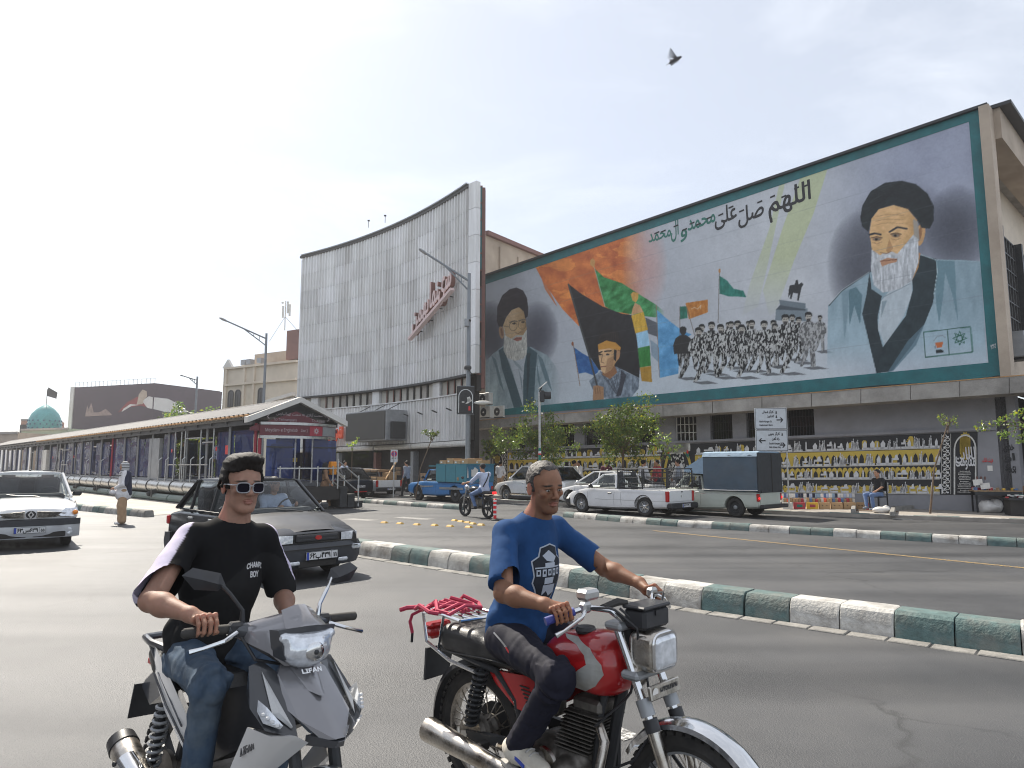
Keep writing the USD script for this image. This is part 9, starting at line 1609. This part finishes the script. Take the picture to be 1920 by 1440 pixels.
for s in (1, -1):
 rim = [(.115 - .012 * abs(math.cos(g)) * (1 if math.cos(g) * s > 0 else 0), s * .033 + .0265 * math.copysign(abs(math.cos(g)) ** .6, math.cos(g)), -.004 + .0215 * math.copysign(abs(math.sin(g)) ** .6, math.sin(g))) for g in np.linspace(0, 2 * np.pi, 33)]
 sg_.tube([gl(*p) for p in rim], .0027, 6).tube([gl(.106, s * .060, .008), gl(.095, s * .075, .008), gl(.02, s * .083, .006), gl(-.012, s * .084, .002)], .003, 6); le.poly(Polygon([(p[1], p[2]) for p in rim[:-1]]), gl(.112, 0, 0), R.T @ A3(-.12 * s, 1, 0), R[2])
sg_.tube([gl(.115, .010, .002), gl(.119, 0, .005), gl(.115, -.010, .002)], .003, 6); k = obj('sunglasses', sg_, 'clear_frame', t); obj('dark_lens', le, 'lens_dark', k)
# scooter
sc = thing('scooter', 'grey and white step-through scooter with a clear headlight, ridden by the young man in sunglasses', 'scooter', SO, SR, rx=-4)
spoked_wheel(sc, .35, .28, .09, 0, 'dark_metal', .10); spoked_wheel(sc, 1.57, .28, .08, 0, 'dark_metal', .08)
for x in (.35, 1.57):
 for i in range(5): g = i * 1.2566; obj('wheel_spoke', B().bar((x + .06 * math.cos(g), 0, .28 + .06 * math.sin(g)), (x + .2 * math.cos(g), 0, .28 + .2 * math.sin(g)), .03), 'dark_metal', sc)
hull(sc, 'handlebar_cowl', [(1.26, 0, 1.115), (1.22, -.06, 1.095), (1.10, -.10, 1.05), (1.12, -.17, 1.05), (1.20, -.145, 1.03), (1.26, -.12, .96), (1.29, -.07, .915), (1.30, 0, .905), (1.32, -.07, 1.03), (1.30, -.04, 1.09), (1.08, -.1, .97), (1.10, -.19, 1.005)], 'scooter_grey', mirror=True); hull(sc, 'cowl_visor', [(1.24, -.02, 1.125), (1.31, -.015, 1.095), (1.335, -.03, 1.06), (1.31, -.09, 1.045), (1.22, -.065, 1.105)], 'scooter_grey', mirror=True)
hull(sc, 'headlight_surround', [(1.31, -.122, 1.05), (1.335, -.02, 1.06), (1.325, -.095, .95), (1.32, -.03, .905), (1.26, -.11, .95), (1.26, -.13, 1.045)], 'scooter_dark', mirror=True)
hl = obj('headlight', surf(smin([smax(ell((1.315, 0, .975), (.066, .098, .070)), plane((0, 0, 1.035), (0, 0, 1)), .01)] + [cap((1.322, 0, .985), (1.315, s * .098, 1.022), .040, .020) for s in (1, -1)], .02), (1.2, -.14, .88), (1.42, .14, 1.08), .009), 'clear_lens', sc, smooth=True); obj('reflector', B().sph((1.372, 0, .972), (.012, .040, .036), 18), 'chrome', hl); obj('bulb', B().sph((1.383, 0, .972), (.008, .010, .010), 10), 'dark_metal', hl)
for s in (-1, 1):
 obj('grip', B().tube([(1.085, s * .375, 1.03), (1.09, s * .37, 1.03), (1.115, s * .20, 1.035)], [.012, .0185, .0175], 14), 'rubber', sc); obj('bar_cover', B().tube([(1.113, s * .215, 1.035), (1.14, s * .12, 1.02)], [.024, .034], 12), 'scooter_dark', sc); obj('switch_box', B().box((1.12, s * .19, 1.035), (.05, .06, .05), bev=.012), 'black_plastic', sc)
 obj('lever', B().tube([(1.15, s * .20, 1.025), (1.18, s * .26, 1.005), (1.165, s * .33, .985), (1.15, s * .37, .975)], [.009, .008, .007, .010], 8), 'chrome', sc)
 obj('mirror_stem', B().tube([(1.12, s * .165, 1.05), (1.12, s * .17, 1.10), (1.10, s * .215, 1.16), (1.075, s * .245, 1.195)], [.012, .008, .0075, .009], 8), 'black_plastic' if s < 0 else 'chrome', sc)
 m_ = hull(sc, 'mirror', [(1.075, s * .225, 1.19), (1.065, s * .245, 1.235), (1.055, s * .35, 1.258), (1.06, s * .39, 1.232), (1.075, s * .345, 1.18), (1.085, s * .26, 1.172), (1.10, s * .27, 1.20), (1.095, s * .32, 1.215)], 'black_plastic', 25)
 hull(sc, 'apron_wing', [(1.20, s * .115, .925), (1.22, s * .175, .915), (1.33, s * .215, .80), (1.42, s * .20, .745), (1.50, s * .12, .725), (1.42, s * .10, .80), (1.28, s * .10, .90), (1.25, s * .19, .83), (1.2, s * .15, .88)], 'scooter_dark', 20)
 k = hull(sc, 'running_lamp', [(1.365, s * .207, .835), (1.40, s * .19, .815), (1.465, s * .160, .765), (1.455, s * .165, .752), (1.41, s * .205, .768), (1.375, s * .212, .80), (1.34, s * .18, .80)], 'clear_lens', 20)
 for q in range(4): obj('led', B().box(lerp((1.402, s * .204, .795), (1.452, s * .176, .766), q / 3), (.012, .012, .010), bev=.002), 'ink_white', k)
 hull(sc, 'stripe', [(1.262, s * .148, .903), (1.275, s * .152, .905), (1.42, s * .152, .795), (1.475, s * .128, .757), (1.47, s * .132, .752), (1.40, s * .168, .79)], 'steel', 15)
 hull(sc, 'leg_shield', [(1.50, s * .13, .735), (1.44, s * .19, .73), (1.30, s * .20, .73), (1.22, s * .175, .60), (1.12, s * .165, .48), (1.05, s * .15, .42), (1.12, s * .14, .40), (1.28, s * .15, .52), (1.40, s * .14, .66), (1.52, s * .09, .71)], 'scooter_white', 24)
 hull(sc, 'side_panel', [(.20, s * .115, .835), (.38, s * .16, .825), (.62, s * .18, .735), (.84, s * .15, .56), (.88, s * .13, .47), (.74, s * .155, .50), (.52, s * .155, .60), (.28, s * .125, .71), (.18, s * .09, .765), (.3, s * .08, .78), (.8, s * .09, .5)], 'scooter_white', 24); obj('side_line', B().tube([(.34, s * .146, .72), (.55, s * .168, .635), (.75, s * .164, .535), (.86, s * .14, .475)], .005, 5).tube([(.40, s * .15, .735), (.6, s * .170, .66), (.72, s * .168, .59)], .004, 5), 'scooter_dark', sc)
 spring(sc, (.40, s * .135, .34), (.47, s * .135, .62), .032, 9, .0075, 'steel_dull'); obj('fork_leg', B().tube([(1.42, s * .08, .66), (1.56, s * .08, .28)], .022, 10), 'dark_metal', sc)
obj('apron', B().hull([A3(*p) * [1, q, 1] for q in (1, -1) for p in ((1.25, .06, .925), (1.30, .10, .895), (1.32, .02, .905), (1.47, .105, .775), (1.575, .02, .72), (1.54, .05, .715), (1.40, .12, .80), (1.45, .05, .72), (1.25, .1, .85))]), 'scooter_grey', sc, smooth=14)
hull(sc, 'apron_crest', [(1.30, -.055, .912), (1.325, 0, .915), (1.44, -.012, .835), (1.445, 0, .832), (1.40, -.03, .845), (1.3, -.03, .88)], 'scooter_grey', 14, True); hull(sc, 'beak', [(1.50, -.09, .73), (1.585, -.012, .712), (1.57, -.02, .69), (1.48, -.08, .69)], 'scooter_dark', 14, True)
no = A3(1.337, 0, .906); nx_ = unit((.075, 0, .10)); obj('lettering', lettering('LIFAN', .016, A3(1.352, -.001, .8975) + A3(.010, 0, .006), A3(0, 1, 0), unit((-.62, 0, .78)), True, depth=.003, ez=unit((.78, 0, .62)), center=True, width=.085), 'chrome', sc)
fm = [np.array([(1.57 + (.31 + k[0]) * math.cos(g), k[1] * (1.0 - .35 * max(0, math.cos(g))), .28 + (.31 + k[0]) * math.sin(g)) for k in ((-.05, -.085), (-.01, -.078), (.016, -.045), (.028, 0), (.016, .045), (-.01, .078), (-.05, .085), (.0, 0))]) for g in np.radians(np.linspace(15, 165, 22))]
obj('front_mudguard', B().loft(fm), 'scooter_white', sc); obj('mudguard_cap', B().loft([np.array([(1.57 + (.322 + k[0]) * math.cos(g), k[1], .28 + (.322 + k[0]) * math.sin(g)) for k in ((-.0, -.05), (.016, -.02), (.018, .0), (.016, .02), (0, .05), (-.01, 0))]) for g in np.radians(np.linspace(28, 120, 14))]), 'scooter_dark', sc)
rounded(sc, 'seat', [(.20, .07, .775), (.45, .08, .765), (.75, .06, .735), (.30, .09, .74), (.80, .05, .70)], .05, 'leather'); hull(sc, 'inner_frame', [(1.25, -.08, .86), (1.10, -.07, .60), (.80, -.07, .45), (.70, -.07, .70), (.95, -.06, .55), (1.3, -.06, .7)], 'black_plastic', mirror=True); obj('engine', B().box((.85, 0, .33), (.42, .22, .2), bev=.05), 'engine_metal', sc)
gr_ = B()
for s in (-1, 1): gr_.tube([(.42, s * .10, .82), (.25, s * .135, .835), (.13, s * .12, .84), (.10, 0, .84)], .017, 8).tube([(.25, s * .135, .83), (.29, s * .12, .77)], .014, 8)
obj('grab_rail', gr_, 'scooter_dark', sc); obj('tail_lamp', B().box((.10, 0, .72), (.08, .15, .06), bev=.02), 'red_lens', sc)
hull(sc, 'rear_mudguard', [(.16, -.06, .70), (.02, -.05, .62), (-.02, -.05, .58), (.1, -.05, .52), (.25, -.06, .60)], 'scooter_dark', mirror=True); hull(sc, 'number_plate', [(-.02, -.085, .595), (-.05, -.085, .43), (-.045, -.085, .43), (-.01, -.085, .595)], 'dark_metal', mirror=True)
obj('silencer', B().tube([(.80, -.15, .25), (.60, -.185, .28), (.35, -.20, .36), (.24, -.20, .405), (.215, -.2, .415)], [.030, .052, .062, .060, .045], 20), 'chrome_worn', sc); obj('silencer_cap', B().tube([(.26, -.2, .397), (.21, -.2, .418), (.195, -.2, .424)], [.064, .06, .042], 20), 'black_plastic', sc); obj('heat_shield', B().tube([(.58, -.205, .30), (.36, -.222, .37)], [.045, .052], 14), 'chrome', sc); obj('shield_bolt', B().sph((.36, -.275, .375), (.012, .006, .012), 8), 'dark_metal', sc); obj('exhaust_pipe', B().tube([(1.05, -.06, .26), (.95, -.13, .20), (.78, -.15, .25)], .018, 8), 'dark_metal', sc); obj('foot_peg', B().bar((.98, -.30, .27), (.98, .30, .27), .035), 'rubber', sc)
for s in (-1, 1): obj('side_lettering', lettering('LIFAN', .026, (1.245 if s < 0 else 1.335, s * .1845, .615), A3(1, 0, .55) * (1 if s < 0 else -1), UP, True, depth=.004, ez=A3(0, s, 0), width=.09), 'scooter_dark', sc)
obj('cable', B().tube([(1.13, -.18, 1.02), (1.2, -.14, .93), (1.22, -.02, .90), (1.15, .05, .85)], .006, 6), 'black_plastic', sc)
# thin warm air between here and the far houses
usdkit.material(stage, '/World/Looks/haze_air', {'v': ('principled_volume', {'color': (.93, .93, .96), 'density': .0006, 'anisotropy': .55})}, [], volume='v.volume')
obj('haze', B().box((0, 175, 14), (900, 520, 30)), 'haze_air', kind='stuff')
